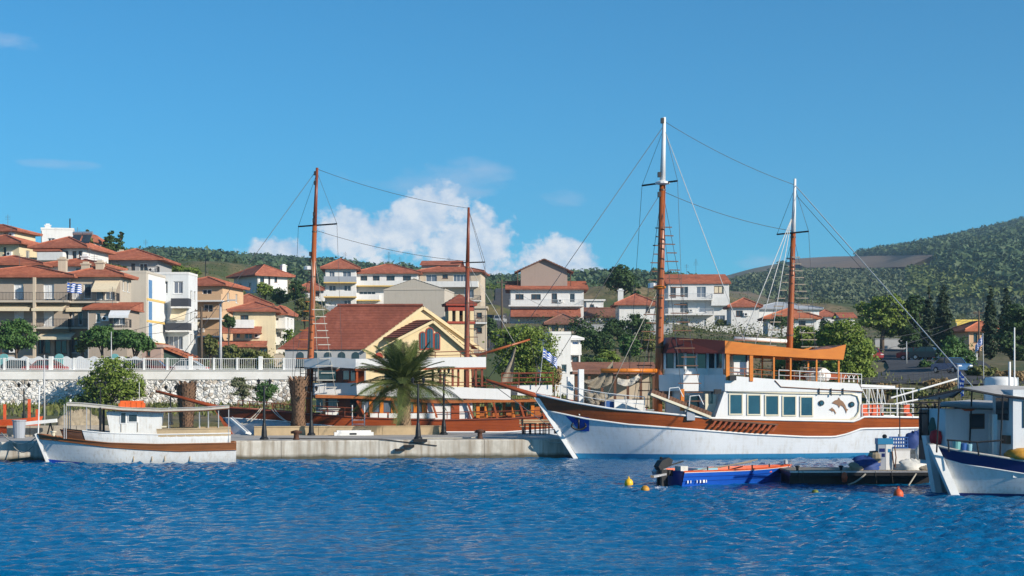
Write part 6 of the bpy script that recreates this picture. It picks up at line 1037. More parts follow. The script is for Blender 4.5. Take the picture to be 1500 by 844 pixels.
# ------------------------------------------------------------------ small boats
def fishing_boat():
    F = Frame((P(73, 679, 82.8).x, 82.8, 0), 10); px = F.px; o = thing('fishing_boat', 'white wooden fishing boat with brown strake and long grey canopy at the quay', 'boat', F)
    H = Hull(F, 9.35, .42, .02, 1.38, [(57, 636), (80, 640), (120, 645), (160, 649), (230, 651), (340, 649)], .42, .3, .8, -.5); lo = H.curve([(60, 643), (80, 645), (120, 650), (160, 655), (200, 658), (260, 661), (340, 659)])
    H.band('boot_stripe', -.5, [(0, .22), (.1, .12), (.22, .02), (1, .0)], 'patch_blue', o, .004); H.band('hull', -.05, lo, 'hull_old_white', o, rows=8); H.band('strake', lo, H.sh, 'strake_brown', o, .02); H.line('lower_bead', lo, 'strake_brown', o, .035); H.line('upper_bead', H.sh, 'strake_brown', o, .035); H.stem(o, 'hull_old_white', .12); H.deck(o, .3, 'white_paint')
    # raised white wash boards aft, brown ones forward
    def board(nm, a, b, y0, y1, mt, t0): 
        ta, tb = H.at(a, 648)[0], min(H.at(b, 648)[0], .995)
        for sd in (-1, 1):
            m = MB(); m.grid([[H.pos(lerp(ta, tb, i / 16), H.sheer(lerp(ta, tb, i / 16)) + dz_, sd, -.05) for i in range(17)] for dz_ in (.0, y1 * .5, y1)]); bo = m.build(nm, mt, o); m = MB(); m.tube([H.pos(lerp(ta, tb, i / 16), H.sheer(lerp(ta, tb, i / 16)) + y1, sd, -.05) for i in range(17)], .035, 5); m.build('board_rail', t0, bo)
    board('wash_board', 126, 338, 0, .50, 'hull_old_white', 'white_paint'); board('bow_board', 95, 124, 0, .42, 'brown_wood', 'brown_wood'); board('stern_board', 232, 338, 0, .76, 'planter', 'planter')
    a, b = px(157, 642, -.8), px(233, 603, -.8); m = MB(); m.prism([(a.x + .25, -.8, a.z - .3), (b.x, -.8, a.z - .3), (b.x + .22, -.8, b.z), (a.x - .05, -.8, b.z)], (0, 1.6, 0)); cb = m.build('cabin', 'hull_old_white', o)
    for x0, x1, y0, y1, mt in ((177.5, 184, 605, 619.5, 'glass'), (189, 200.5, 607.5, 617.5, 'glass')): p, q = px(x0, y1, -.82), px(x1, y0, -.82); m = MB(); m.box(p.x - .05, q.x + .05, -.83, -.79, p.z - .05, q.z + .05); w = m.build('window', 'frame_white', cb); m = MB(); m.box(p.x, q.x, -.845, -.832, p.z, q.z); m.build('pane', mt, w)
    p, q = px(177, 633, -.82), px(201, 604, -.82); m = MB(); m.box(p.x, p.x + .03, -.825, -.795, p.z, q.z).box(q.x, q.x + .03, -.825, -.795, p.z, q.z); m.build('door_joint', 'grey_wood', cb)
    m = MB(); p = a; 
    for yy in (-.45, .05): m.box(a.x + .02, a.x + .1, yy, yy + .42, b.z - .75, b.z - .15)
    m.build('window', 'glass', cb)
    # canopy roof: thin curved sheet on slim poles
    rp = [(97, 591), (120, 592), (150, 595), (180, 598), (235, 600), (300, 598), (336, 595)]; m = MB(); prof = [px(*k, -1.15) for k in rp]
    m.grid([[Vector((p.x, y, p.z + .06 * math.cos(y))) for y in np.linspace(-1.15, 1.15, 7)] for p in prof]); m.grid([[Vector((p.x, y, p.z - .12)) for y in (-1.15, 1.15)] for p in prof]); m.grid([[p, p - Vector((0, 0, .12))] for p in prof]); ro = m.build('canopy', 'canvas', o, smooth=True); m = MB(); m.tube([Vector((p.x, -1.16, p.z - .13)) for p in prof[2:]], .03, 5); m.build('canopy_edge', 'brown_wood', ro)
    for x, yb in ((97, 640), (94, 640), (127, 645), (147, 632), (247, 648), (292, 648), (305, 648), (320, 648), (335, 648)):
        for y in (-1.1, 1.1): p = px(x, 597 if x > 130 else 592, -1.1); m = MB(); m.tube([(p.x, y, px(x, yb, -1.1).z - .1), (p.x, y, p.z)], .022 if x not in (147,) else .07, 5); m.build('canopy_pole', 'pole_grey' if x != 147 else 'dark_metal', o)
    p, q = px(174, 597, -.4), px(212, 586, -.4); m = MB(); m.box(p.x, q.x, -.55, .35, p.z, p.z + .22).box(p.x + .08, q.x - .08, -.47, .27, p.z + .22, p.z + .34); 
    for k in np.linspace(p.x + .1, q.x - .1, 5): m.box(k - .03, k + .03, -.57, .37, p.z - .01, p.z + .26)
    m.build('life_float', 'orange_plastic', o); m = MB(); c = px(204, 560, 0); d = px(204, 592, 0); m.tube([c, d], .02, 5); m.build('aerial', 'pale_wire', o)
    m = MB(); c = px(56, 572, 0); m.tube([px(56, 636, 0), px(58, 565, 0)], .035, 6); m.build('bow_pole', 'white_paint', o); m = MB(); c = px(103, 589, 0); m.lathe([(.02, 0), (.06, .03), (.06, .1), (.02, .14)], c, 8); m.build('masthead_light', 'white_paint', o); p = px(78, 634, -.2); m = MB(); m.lathe([(.08, -.2), (.1, 0), (.16, .02), (.16, .08), (.03, .1)], p, 10); m.build('samson_post', 'cream_trim', o)
    p, q = px(232, 645, -.7), px(244, 624, -.7); m = MB(); m.box(p.x, q.x, -.7, -.2, p.z, p.z + .06).box(p.x, p.x + .05, -.7, -.2, p.z, q.z).box(p.x, q.x, -.7, -.66, q.z - .3, q.z - .22).box(p.x, q.x, -.7, -.66, q.z - .08, q.z); m.build('stern_ladder', 'cream_trim', o)
    for x in (195, 222, 241, 278): c = H.pos(H.at(x, 668)[0], .28, -1, .03); m = MB(); m.box(c.x - .02, c.x + .02, c.y - .0, c.y + .05, .12, .42); m.build('rust_streak', 'planter', o)
    for i, (x1, y1) in enumerate(((2, 668), (14, 676))):
        p0 = F.w(px(58, 636, 0)); p1 = QF.w(QF.px(x1, y1 - 34 + i * 4, .1)); m = MB(); m.tube([p0.lerp(p1, k / 10) - Vector((0, 0, (.55 + .2 * i) * 4 * (k / 10) * (1 - k / 10))) for k in range(11)], .03, 5); m.build('mooring_rope', 'rope', None, smooth=True, label='slack pale rope from the fishing boat bow to the quay', cat='rope', group='bow ropes of the fishing boat')
fishing_boat()
def blue_boat():
    F = Frame((P(1003, 713, 63.9).x, 63.9, 0), 30); o = thing('rowing_boat', 'small bright blue open boat with red gunwale and outboard motor', 'boat', F); px = F.px
    # local: x from transom (0) to bow, y from near side (0) to far side 2.1
    L, W = 6.1, 2.0; m = MB(); 
    def sec(t, z): 
        k = z / .62; f = (1 - max(0, (t - .35) / .65) ** 2.2); f0 = (1 - max(0, (t - .2) / .8) ** 1.8); hw = W / 2 * lerp(f0 * .78, f, max(k, 0) ** .7); x = t * (L - .35 + .45 * k); return x, hw
    def zs(t): return .62 + .10 * max(0, t - .4) ** 1.6 * 1.6
    def shell(nm, z0, z1, mt, off=0, t1=1.0, parent=o):
        m = MB(); n = 36
        for sd in (-1, 1):
            m.grid([[(sec(i / n * t1, k)[0], W / 2 + sd * (sec(i / n * t1, k)[1] + off), k_ * zs(i / n * t1)) for i in range(n + 1)] for k, k_ in [(lerp(z0, z1, j / 6) * .62, lerp(z0, z1, j / 6)) for j in range(7)]])
        return m.build(nm, mt, parent, smooth=True)
    shell('hull', -.25, .86, 'boat_blue'); shell('gunwale_band', .88, 1.0, 'orange_buoy', .012); shell('white_line', .855, .89, 'white_paint', .016); shell('inside', .4, .98, 'orange_buoy', -.06)
    for k in (.3, .58): shell('strake_line', k, k + .03, 'boat_blue_dark', .008)
    m = MB(); hw = sec(0, .3)[1]; m.prism([(0, W / 2 - hw * .78, -.2), (0, W / 2 + hw * .78, -.2), (0, W / 2 + hw * 1.0, .6), (0, W / 2 - hw * 1.0, .6)], (.06, 0, 0)); m.build('transom', 'boat_blue_dark', o); m = MB(); m.prism([(t * 1, 0, 0) for t in ()] or [(.1, .3, .22), (L * .95, W / 2 - .1, .3), (L * .95, W / 2 + .1, .3), (.1, W - .3, .22)], (0, 0, .03)); m.build('floor', 'boat_blue_dark', o)  # transom in a darker blue that holds the shade on this end
    for t in (.25, .5, .75): x, h = sec(t, .5); m = MB(); m.box(x - .13, x + .13, W / 2 - h + .05, W / 2 + h - .05, .42, .47); m.build('thwart', 'orange_buoy', o)
    for t in (.18, .35, .55, .72): x, h = sec(t, .62); m = MB(); m.beam((x, W / 2 - h, zs(t)), (x, W / 2 - h, zs(t) + .14), .04); m.build('rowlock', 'dark_metal', o)
    for a, b in (((1.2, .5, .62), (3.9, .75, .85)), ((2.4, .9, .66), (4.5, 1.1, .92))): m = MB(); m.tube([a, b], .03, 6); m.beam(Vector(a) - Vector((.5, .05, .02)), a, .14, .02); m.build('oar', 'grey_wood', o)
    m = MB(); m.box(1.0, 2.0, .5, 1.3, .47, .66); m.build('folded_sheet', 'skyblue_paint', o); x, h = sec(.98, .6); m = MB(); m.lathe([(.05, 0), (.08, .02), (.08, .16), (.03, .2)], (x - .15, W / 2, zs(.98)), 8); m.build('bow_cleat', 'pole_grey', o)
    m = MB(); rn = random.Random(3); x0, x1 = .12, 1.3
    for i in range(7): t = .03 + i * .026; x, h = sec(t, .2); m.box(x, x + rn.choice([.05, .09, .03]), W / 2 - h * .99 - .07, W / 2 - h - .015, .12, .12 + .11) if i not in (2,) else None
    m.build('registration_mark', 'flag_white', o)
    eng = link('outboard_motor', None, o, (0, 0, 0)); y = W / 2 - .25; m = MB(); m.prism([(-.62, y, .62), (-.12, y, .78), (-.02, y, 1.02), (-.22, y, 1.12), (-.55, y, 1.0), (-.72, y, .78)], (0, .34, 0)); m.build('cowling', 'dark_metal', eng); m = MB(); m.box(-.5, -.2, y + .1, y + .24, -.1, .64).box(-.2, .02, y + .05, y + .29, .4, .62); m.beam((-.05, y + .17, .8), (.55, y + .1, .95), .05); m.build('shaft', 'dark_metal', eng); m = MB(); m.prism([(-.9, y + .05, .33), (-.3, y + .05, .42), (-.3, y + .05, .5), (-.92, y + .05, .42)], (0, .24, 0)); m.build('bracket', 'steel', eng)
    eng2 = link('spare_motor', None, o, (0, 0, 0)); y = W - .85; m = MB(); m.prism([(-.52, y, .4), (-.1, y, .55), (-.05, y, .7), (-.4, y, .72), (-.58, y, .55)], (0, .3, 0)); m.build('cowling', 'steel', eng2); m = MB(); m.box(-.4, -.25, y + .1, y + .2, -.1, .42); m.tube([(-.3, y, .7), (-.32, y, 1.05)], .02, 5); m.lathe([(.02, 0), (.06, .02), (.06, .1), (.02, .12)], (-.32, y, 1.02), 8); m.build('shaft', 'dark_metal', eng2); m = MB(); m.box(.1, .45, .4, .8, .4, .78); m.build('fuel_can', 'white_bag', o)
    for i, (dx, x1, y1) in enumerate(((0, 1196, 711), (.1, 1178, 711))):
        p0 = F.w((L + .05, W / 2 + dx, .85)); p1 = P(x1, y1 - 20, 65.0); m = MB(); m.tube([p0.lerp(p1, k / 10) - Vector((0, 0, .42 * 4 * (k / 10) * (1 - k / 10))) for k in range(11)], .014, 5); m.build('mooring_rope', 'rope', None, smooth=True, label='thin rope from the blue boat bow to the pontoon', cat='rope', group='bow ropes of the blue boat')
blue_boat()
def buoy(label, x, y, rpx, mat, sq=1.0, tip=True):
    Y = 4 * FPX / (y + rpx * .95 - HY); F = Frame(P(x, y, Y), 0); F.o.z = 0; o = thing('buoy', label, 'buoy', F, 'mooring buoys'); r = rpx * Y / FPX; n = 10; m = MB(); m.lathe([(max(.01, r * math.sin(math.pi * i / n)), r * .45 - r * sq * math.cos(math.pi * i / n)) for i in range(n + 1)], (0, 0, 0), 16); m.build('float', mat, o, smooth=True)
    if tip: m = MB(); z = r * .45 + r * sq; m.lathe([(r * .22, -.02), (r * .2, r * .2), (r * .1, r * .25)], (0, 0, z), 8); m.tube([(r * .16 * math.cos(R(k)), 0, z + r * .3 + r * .16 * math.sin(R(k))) for k in range(0, 361, 40)], r * .05, 5); m.build('eye', mat, o)
buoy('bright yellow mooring buoy with a raised eye', 921, 705, 6.4, 'yellow_plastic', 1.15); buoy('lower orange yellow mooring buoy beside the bright one', 945, 714, 6.4, 'yellow_worn', .95, False); buoy('green weedy float on the water by the blue boat', 1194, 718, 5, 'green_plastic', .7, False); buoy('round orange mooring buoy before the pontoon', 1316, 721, 7.4, 'orange_buoy', 1.15)
# ------------------------------------------------------------------ floating pontoon with its pump and gear
PZ = .58
def pontoon():
    F = Frame((P(1158, 711, 64.8).x, 64.8, 0), 1.5); o = thing('pontoon', 'dark floating pontoon with grey steel edge beside the fuel pump', 'pontoon', F); px = F.px; w = px(1372, 711).x; m = MB(); m.box(0.1, w - .1, .7, 2.5, -.5, .36); m.build('float', 'black', o); m = MB(); m.box(0, w, 0, 2.7, .37, .50); m.build('edge_beam', 'dark_metal', o)  # float blackened and set back to read as the shadow under the deck
    m = MB(); m.box(-.01, w + .01, -.03, .05, .50, PZ - .02); m.build('edge_strip', 'steel', o); n = 30
    for i in range(n): m = MB(); x = w * i / n; m.box(x + .01, x + w / n - .01, .055, 2.7, .51, PZ); m.build('deck_plank', 'grey_wood', o)
    for x in (1170, 1176, 1232, 1282, 1306): p = px(x, 690, -.03); q = px(x + 2, 708, -.03); m = MB(); m.tube([p, q], .012, 5); m.build('hanging_line', 'dark_rope', o)
    for x in (1232, 1168): p = px(x, 689, .2); m = MB(); m.lathe([(.05, 0), (.06, .12), (.1, .14), (.1, .18), (.02, .2)], (p.x, .2, PZ), 8); m.build('cleat', 'dark_metal', o)
    p = px(1237, 699, -.12); m = MB(); m.lathe([(.02, -.22), (.1, -.18), (.12, 0), (.1, .15), (.03, .2)], p, 10); m.build('fender', 'orange_buoy', o, smooth=True); m = MB(); a, b = px(1242, 710, -.1), px(1268, 694, -.05); m.tube([a.lerp(b, k / 8) - Vector((0, 0, .3 * (k / 8) * (1 - k / 8))) for k in range(9)], .035, 6); m.build('slack_rope', 'rope', o)
    a, b = px(1330, 713, -.5), px(1342, 694, 0); m = MB(); m.tube([a, b], .03, 6); m.build('chain', 'rope', o); return F
PO = pontoon()
def on_pontoon(name, label, cat, x, yl, parts, smooth=False):
    f = Frame(PO.w((PO.px(x, 688, yl).x, yl, PZ + .004)), 1.5); o = thing(name, label, cat, f)
    for nm, mb, mt in parts: mb.build(nm, mt, o, smooth=smooth)
    return o
def lump(rs, w, d, h, n=12): 
    m = MB(); rows = []
    for i in range(n + 1):
        ph = math.pi / 2 * i / n; rows.append([((w * math.cos(ph) * math.cos(t) * (1 + .2 * math.sin(3 * t + i * .7) + rs.uniform(-.12, .12))), (d * math.cos(ph) * math.sin(t) * (1 + rs.uniform(-.08, .08))), h * math.sin(ph) ** .8 * (1 + .25 * math.sin(2 * t + 1) * math.cos(ph) + rs.uniform(-.08, .08))) for t in [2 * math.pi * j / 18 for j in range(18)]])
    for r in rows: r.append(r[0])
    m.grid(rows); return m
def gear():
    rs = random.Random(12); k = 64.8 / FPX
    b = MB().box(-.29, .3, 0, .45, 0, 1.02); cap = MB().box(-.31, .32, -.02, .47, 1.025, 1.26); sc = MB().box(-.24, -.02, -.015, 0, .72, .86).box(-.14, -.02, -.015, 0, .52, .66); logo = MB().box(.10, .22, -.015, -.001, .70, .84); tp = MB().lathe([(.03, 0), (.09, .02), (.1, .1), (.04, .16)], (.02, .2, 1.262), 9); hose = MB().tube([(.36, -.05, .95), (.40, -.12, .5), (.36, -.1, .08), (.3, -.08, .3), (.26, -.05, .75)], .025, 6); fr = MB().box(.02, .295, -.008, -.0005, 0, 1.02)
    on_pontoon('fuel_pump', 'white and blue fuel pump standing on the pontoon', 'fuel pump', 1297, .5, [('body', b, 'w_slate'), ('front_panel', fr, 'white_paint'), ('cap', cap, 'boot_blue'), ('display', sc, 'navy'), ('emblem', logo, 'boot_blue'), ('lamp', tp, 'black'), ('hose', hose, 'brown_wood')])
    on_pontoon('tarp_heap', 'dark blue tarpaulin heap left of the fuel pump', 'tarp', 1268, .7, [('tarp', lump(rs, .62, .5, .55), 'blue_tarp')], True); on_pontoon('sack', 'greenish sack lying against the blue tarpaulin', 'sack', 1256, .45, [('sack', lump(rs, .4, .25, .3), 'tan_tarp')], True)
    on_pontoon('barrel', 'grey green plastic barrel tight beside the fuel pump', 'barrel', 1282.5, .75, [('body', MB().lathe([(.26, 0), (.29, .1), (.3, .35), (.29, .62), (.24, .7)], (0, 0, 0), 14), 'tan_tarp'), ('lid', MB().lathe([(.25, .705), (.25, .74), (.08, .76)], (0, 0, 0), 14), 'black')])
    box = MB().box(-.27, .45, 0, .6, 0, .78); on_pontoon('storage_box', 'pale grey box under the blue crate on the pontoon', 'box', 1317, .75, [('body', box, 'cabin_white'), ('lid', MB().box(-.29, .47, -.02, .62, .783, .84), 'canvas')])
    sl = [(x - .02, x + .02, y, y + .03, 0, .42) for x in [-.3 + i * .1 for i in range(7)] for y in (0, .4)] + [(-.34, .34, y, y + .012, z, z + .05) for z in (0, .14, .28, .42) for y in (-.012, .432)]
    o = on_pontoon('fish_crate', 'blue slatted crate stacked on the pale grey box', 'crate', 1318.5, .8, [('slat', MB().box(*k), 'blue_crate') for k in sl] + [('bottom', MB().box(-.33, .33, .035, .395, .0, .04), 'blue_crate')]); o.location.z += .845
    on_pontoon('white_box', 'long white cool box behind the plastic bag', 'box', 1334, 1.0, [('body', MB().box(-.3, .5, 0, .5, 0, .62), 'white_paint'), ('lid', MB().box(-.32, .52, -.02, .52, .623, .8), 'canvas')])
    on_pontoon('bag', 'crumpled white plastic bag at the pontoon edge', 'bag', 1334, .45, [('bag', lump(rs, .52, .32, .42), 'white_bag')], True); on_pontoon('bag', 'second pale bag stuffed behind the crumpled one', 'bag', 1349, .8, [('bag', lump(rs, .26, .26, .95), 'white_bag')], True)
    on_pontoon('tarp_heap', 'tall blue tarpaulin draped over gear by the white bow', 'tarp', 1342, 1.8, [('tarp', lump(rs, .55, .4, 1.45), 'blue_tarp')], True); on_pontoon('tarp_heap', 'brown net pile spilling over the pontoon end', 'net', 1356, .4, [('net', lump(rs, .45, .3, .18), 'net')], True)
    m = MB().tube([(0, 0, 0), (0, 0, 3.4)], .022, 6); on_pontoon('mooring_pole', 'thin dark pole rising behind the fuel pump', 'pole', 1318, 1.6, [('pole', m, 'dark_metal'), ('collar', MB().tube([(0, 0, 1.25), (0, 0, 1.4)], .07, 8), 'canvas')])
gear()
# ------------------------------------------------------------------ fishing boats at the right edge
def right_boat():
    F = Frame((P(1401, 726, 58.7).x, 58.7, 0), 4); px = F.px; o = thing('fishing_boat', 'white fishing boat with navy sheer band and broad white stem by the pontoon', 'boat', F)
    H = Hull(F, 9.5, .58, .1, 1.55, [(1366, 652), (1385, 657), (1410, 662), (1450, 668), (1500, 676), (1560, 680), (1700, 675)], .45, .2, .75, -.5); lo = H.curve([(1373, 664), (1385, 673), (1410, 680), (1450, 686), (1500, 694), (1560, 698), (1700, 694)])
    H.band('boot_stripe', -.5, .10, 'navy', o, .004); H.band('hull', .09, lo, 'hull_old_white', o, rows=8); H.band('sheer_band', lo, H.sh, 'navy', o, .012); H.line('cap_rail', H.sh, 'canvas', o, .045, dz=.02); H.line('bead', lo, 'white_paint', o, .025); H.deck(o, .35, 'cabin_white')
    m = MB(); a, b = px(1402, 727, -.12), px(1367, 653, -.12); m.prism([a + Vector((.05, -.2, 0)), a + Vector((-.26, -.2, 0)), b + Vector((-.2, -.2, .05)), b + Vector((.1, -.2, .05))], (0, .3, 0)); m.build('stem_post', 'white_paint', o)
    # cabin seen at the frame edge
    S = -1.0; a = px(1484, 690, S); b = px(1484, 571, S); m = MB(); m.box(a.x, a.x + 3.4, S, 1.0, .7, b.z); cb = m.build('cabin', 'w_white2', o)
    m = MB(); m.box(a.x - .03, a.x, -.6, .6, b.z - 1.1, b.z - .3); m.build('window', 'glass', cb)
    for k in (.35, 1.5, 2.5): m = MB(); m.box(a.x + k, a.x + k + .8, S - .03, S, b.z - 1.35, b.z - .4); m.build('window', 'glass', cb)
    # grey awning over the foredeck on a dark tube frame
    ed = [px(1346, 582, -1.1), px(1410, 568, -1.1), px(1458, 577, -1.1), px(1500, 582, -1.1), px(1600, 586, -1.1)]; fa = [px(1395, 581, 1.2), px(1412, 567, 1.2), px(1455, 564, 1.2), px(1500, 565.5, 1.2), px(1600, 566, 1.2)]; m = MB(); m.grid([[p.lerp(q, k / 6) - Vector((0, 0, .1 * math.sin(math.pi * k / 6))) for k in range(7)] for p, q in zip(ed, fa)]); m.grid([[p - Vector((0, 0, .03)), q - Vector((0, 0, .03))] for p, q in zip(ed, fa)]); aw = m.build('awning', 'awning_grey', o, smooth=True); m = MB(); m.tube([p - Vector((0, 0, .05)) for p in ed], .035, 6).tube([p - Vector((0, 0, .05)) for p in fa], .03, 6).tube([ed[0], fa[0]], .03, 6); m.build('awning_frame', 'dark_metal', aw)
    for x, y0, y1, yl in ((1376, 663, 582, -.7), (1469, 668, 578, -1.1), (1424, 660, 567, 1.0)): m = MB(); m.tube([px(x - 4, y0, yl), px(x, y1, yl)], .03, 6); m.build('awning_pole', 'dark_metal', o)
    m = MB(); m.tube([px(1387, 644.5, -1.0), px(1431, 648, -1.1), px(1470, 645, -1.1)], .035, 6); m.tube([px(1431, 648, -1.1), px(1434, 668, -1.1)], .03, 6).tube([px(1389, 645, -1.0), px(1390, 662, -1.0)], .03, 6); m.build('foredeck_rail', 'dark_metal', o)
    for x, y, mt, nm, s in ((1401, 657, 'teal', 'bucket', .16), (1411, 660, 'blue_crate', 'bucket', .13), (1420, 661, 'skyblue_paint', 'tub', .12)): p = px(x, y, -.4); m = MB(); m.lathe([(s * .8, -.1), (s, .25), (s * .95, .26), (s * .7, .05)], p, 12); m.build(nm, mt, o)
    p = px(1495, 668, -.9); m = MB(); m.lathe([(.55, -.1), (.6, .05), (.45, .2), (.2, .28), (.02, .3)], p, 12); m.build('yellow_net', 'yellow_worn', o, smooth=True); p = px(1478, 646, -.6); m = MB(); m.box(p.x - .16, p.x + .18, -.8, -.3, p.z - .1, p.z + .2); m.build('wooden_box', 'brown_wood', o)
    p = px(1457, 630, -.2); m = MB(); m.box(p.x - .06, p.x + .08, -.25, -.1, 1.2, px(1457, 607, -.2).z); m.build('white_post', 'white_paint', o)
    # heavy bow fender boards
    return F
RB = right_boat()
def rear_boat():
    F = Frame((P(1367, 727, 60.4).x, 60.4, 0), 16); px = F.px; o = thing('fishing_boat', 'white fishing boat with grey cabin and tall slanting white stem behind the navy banded one', 'boat', F); H = Hull(F, 9, .19, .1, 1.4, [(1353, 640), (1375, 652), (1420, 664), (1500, 668), (1600, 662)], .42, .2, .7, -.5)
    H.band('hull', -.45, H.sh, 'hull_old_white', o, rows=8); H.line('cap_rail', H.sh, 'white_paint', o, .05); H.deck(o, .3, 'cabin_white'); m = MB(); a, b = px(1374, 728, -.1), px(1359, 640, -.1); m.prism([a + Vector((-.14, -.2, -.2)), a + Vector((.14, -.2, -.2)), b + Vector((.06, -.2, .05)), b + Vector((-.2, -.2, .05))], (0, .3, 0)); m.build('stem_post', 'white_paint', o)
    S = -.9; a, b = px(1385, 662, S), px(1452, 599, S); m = MB(); m.box(a.x, b.x + .5, S, .9, a.z - .5, b.z); cb = m.build('cabin', 'w_white2', o); p, q = px(1422, 626.5, S), px(1440, 608, S); m = MB(); m.box(p.x - .05, q.x + .05, S - .03, S, p.z - .05, q.z + .05); w = m.build('window', 'frame_brown', cb); m = MB(); m.box(p.x, q.x, S - .045, S - .032, p.z, q.z); m.build('pane', 'glass', w)
    p, q = px(1449, 665, S - .05), px(1454, 607, S - .05); m = MB(); m.box(p.x, q.x, S - .1, S - .003, p.z, q.z); m.build('door_post', 'white_paint', cb); a, b = px(1454, 660, S), px(1484, 605, S); m = MB(); m.box(a.x + .52, b.x, S + .2, .7, a.z - .4, b.z); ac = m.build('after_cabin', 'cabin_white', o)
    for x0, x1 in ((1456, 1465), (1467, 1472), (1479, 1483)): p, q = px(x0, 625, S + .19), px(x1, 607, S + .19); m = MB(); m.box(p.x, q.x, S + .17, S + .197, p.z, q.z); m.build('window', 'glass', ac)
    ed = [px(1374, 594, -1.2), px(1415, 598, -1.2), px(1456, 598.5, -1.2), px(1484, 592, -1.2)]; fa = [px(1385, 590, 1), px(1420, 585.5, 1), px(1456, 587, 1), px(1484, 588, 1)]; m = MB(); m.grid([[p.lerp(q, k / 5) + Vector((0, 0, .08 * math.sin(math.pi * k / 5))) for k in range(6)] for p, q in zip(ed, fa)]); m.grid([[p - Vector((0, 0, .04)), q - Vector((0, 0, .04))] for p, q in zip(ed, fa)]); m.build('awning', 'awning_grey', o, smooth=True)
    for nm, pts, mt in (('orange_ring', [(1408, 598), (1415, 602), (1424, 602), (1432, 598)], 'orange_plastic'),): m = MB(); m.prism([px(*p, -1.0) for p in pts], (0, .5, 0)); m.build(nm, mt, o)
    for x, y, w, h, mt in ((1476, 594, .4, .26, 'patch_blue'), (1481, 602, .2, .2, 'red_cloth')): p = px(x, y, -1.1); m = MB(); m.grid([[(p.x - w / 2 + w * i / 5, -1.1 + .05 * math.sin(i * 1.7), p.z + h / 2 - h * j / 3) for i in range(6)] for j in range(4)]); m.build('hanging_cloth', mt, o)
    p = px(1371, 640, -.5); m = MB(); m.lathe([(.05, -.28), (.2, -.26), (.24, 0), (.18, .2), (.05, .26)], p, 12); m.build('red_bag', 'red_cloth', o, smooth=True); m = MB(); p = px(1374, 626, 0); m.lathe([(.05, -.5), (.3, -.4), (.36, 0), (.26, .35), (.05, .5)], p, 12); m.build('green_net_bundle', 'w_green', o, smooth=True); m = MB(); p = px(1376, 652, -.4); m.box(p.x - .25, p.x + .3, -.5, .2, p.z - .15, p.z + .02); m.build('bow_hatch', 'white_paint', o)
    rn = random.Random(6); m = MB()
    for i in range(16): x = rn.uniform(1346, 1384); m.tube([px(x, rn.uniform(640, 650), rn.uniform(0, 1)), px(x + rn.uniform(-3, 3), rn.uniform(588, 605), rn.uniform(0, 1))], .022, 5)
    for y in (590, 597, 606): m.tube([px(1335, y, .4), px(1384, y - 1, .4)], .03, 5)
    m.tube([px(1352 + 9 * math.cos(R(k)), 602 - 11 * math.sin(R(k)), .3) for k in range(0, 181, 15)], .03, 5); m.build('winch_frame', 'dark_metal', o); m = MB(); a, b = px(1384, 645, .2), px(1360, 600, .2); m.box(b.x, a.x, .25, .9, 1.2, b.z); m.build('net_locker', 'black', o)
    for x0, y0, x1, y1 in ((1305, 583, 1402, 555), (1310, 592, 1404, 574)): m = MB(); m.tube([px(x0, y0, 1.4), px(x1, y1, 1.4)], .035, 6); m.build('boat_hook', 'white_paint', o)
    flag('furled striped flag on the awning of the grey cabin boat', F, px(1404, 570, .2), px(1403, 538, .2), .26, .75, droop=1.5, amp=.12, fold=.9)
rear_boat()
# ------------------------------------------------------------------ lamps, bollards, poles
def lamp(label, x, yb, yt, Yl, arms=True, base=None, group='black lamp posts on the quay'):
    F = Frame(P(x, yb, Yl), 9); z = base if base is not None else F.o.z; F.o.z = z; o = thing('lamp_post', label, 'lamp post', F, group); h = F.px(x, yt).z; m = MB(); m.lathe([(.2, 0), (.2, .12), (.13, .2), (.12, .75), (.07, .85), (.055, h * .6), (.05, h - .35)], (0, 0, 0), 10); m.build('post', 'lamp_black', o)
    if arms:
        m = MB(); m.tube([(-.35, 0, h - .25), (-.2, 0, h - .4), (0, 0, h - .38), (.2, 0, h - .4), (.35, 0, h - .25)], .025, 6); m.build('arm', 'lamp_black', o)
        for s in (-.35, .35): m = MB(); m.lathe([(.04, -.02), (.08, .03), (.12, .18), (.14, .2), (.04, .3), (.02, .34)], (s, 0, h - .25), 8); m.build('lantern', 'lamp_black', o)
def qpos(x, yl): p = QF.px(x, 640, yl); return QF.w((p.x, yl, QZ))
def qlamp(label, x, yl, yt):
    w = qpos(x, yl); F = Frame(w, 9); o = thing('lamp_post', label, 'lamp post', F, 'black lamp posts on the quay'); h = F.px(x, yt).z; m = MB(); m.lathe([(.24, 0), (.24, .08), (.16, .16), (.14, .5), (.10, .8), (.075, .9), (.06, h * .6), (.05, h - .35)], (0, 0, 0), 12); m.build('post', 'lamp_black', o)
    m = MB(); m.tube([(-.3, 0, h - .25), (-.15, 0, h - .38), (0, 0, h - .34), (.15, 0, h - .38), (.3, 0, h - .25)], .025, 6); m.build('arm', 'lamp_black', o)
    for s in (-.3, .3): m = MB(); m.lathe([(.03, -.02), (.06, .02), (.09, .16), (.11, .18), (.03, .26), (.02, .3)], (s, 0, h - .25), 8); m.build('lantern', 'lamp_black', o)
qlamp('black lamp post on the quay beside the mooring ropes', 387, 1.2, 556); qlamp('black lamp post with stepped base before the full crowned palm', 612.5, .7, 554); qlamp('black lamp post against the pruned palm left of the first mast', 456, 8.5, 566); qlamp('thin black lamp post right of the full crowned palm', 650, 8.6, 540)
lamp('black lamp post behind the white boat canopy', 250, 622, 566, 118, True, 1.1); lamp('black lamp post beside the orange boat', 35, 612, 562, 118, True, 1.1); lamp('dark lamp post in front of the bright pine', 147, 604, 560, 120, True, 1.2)
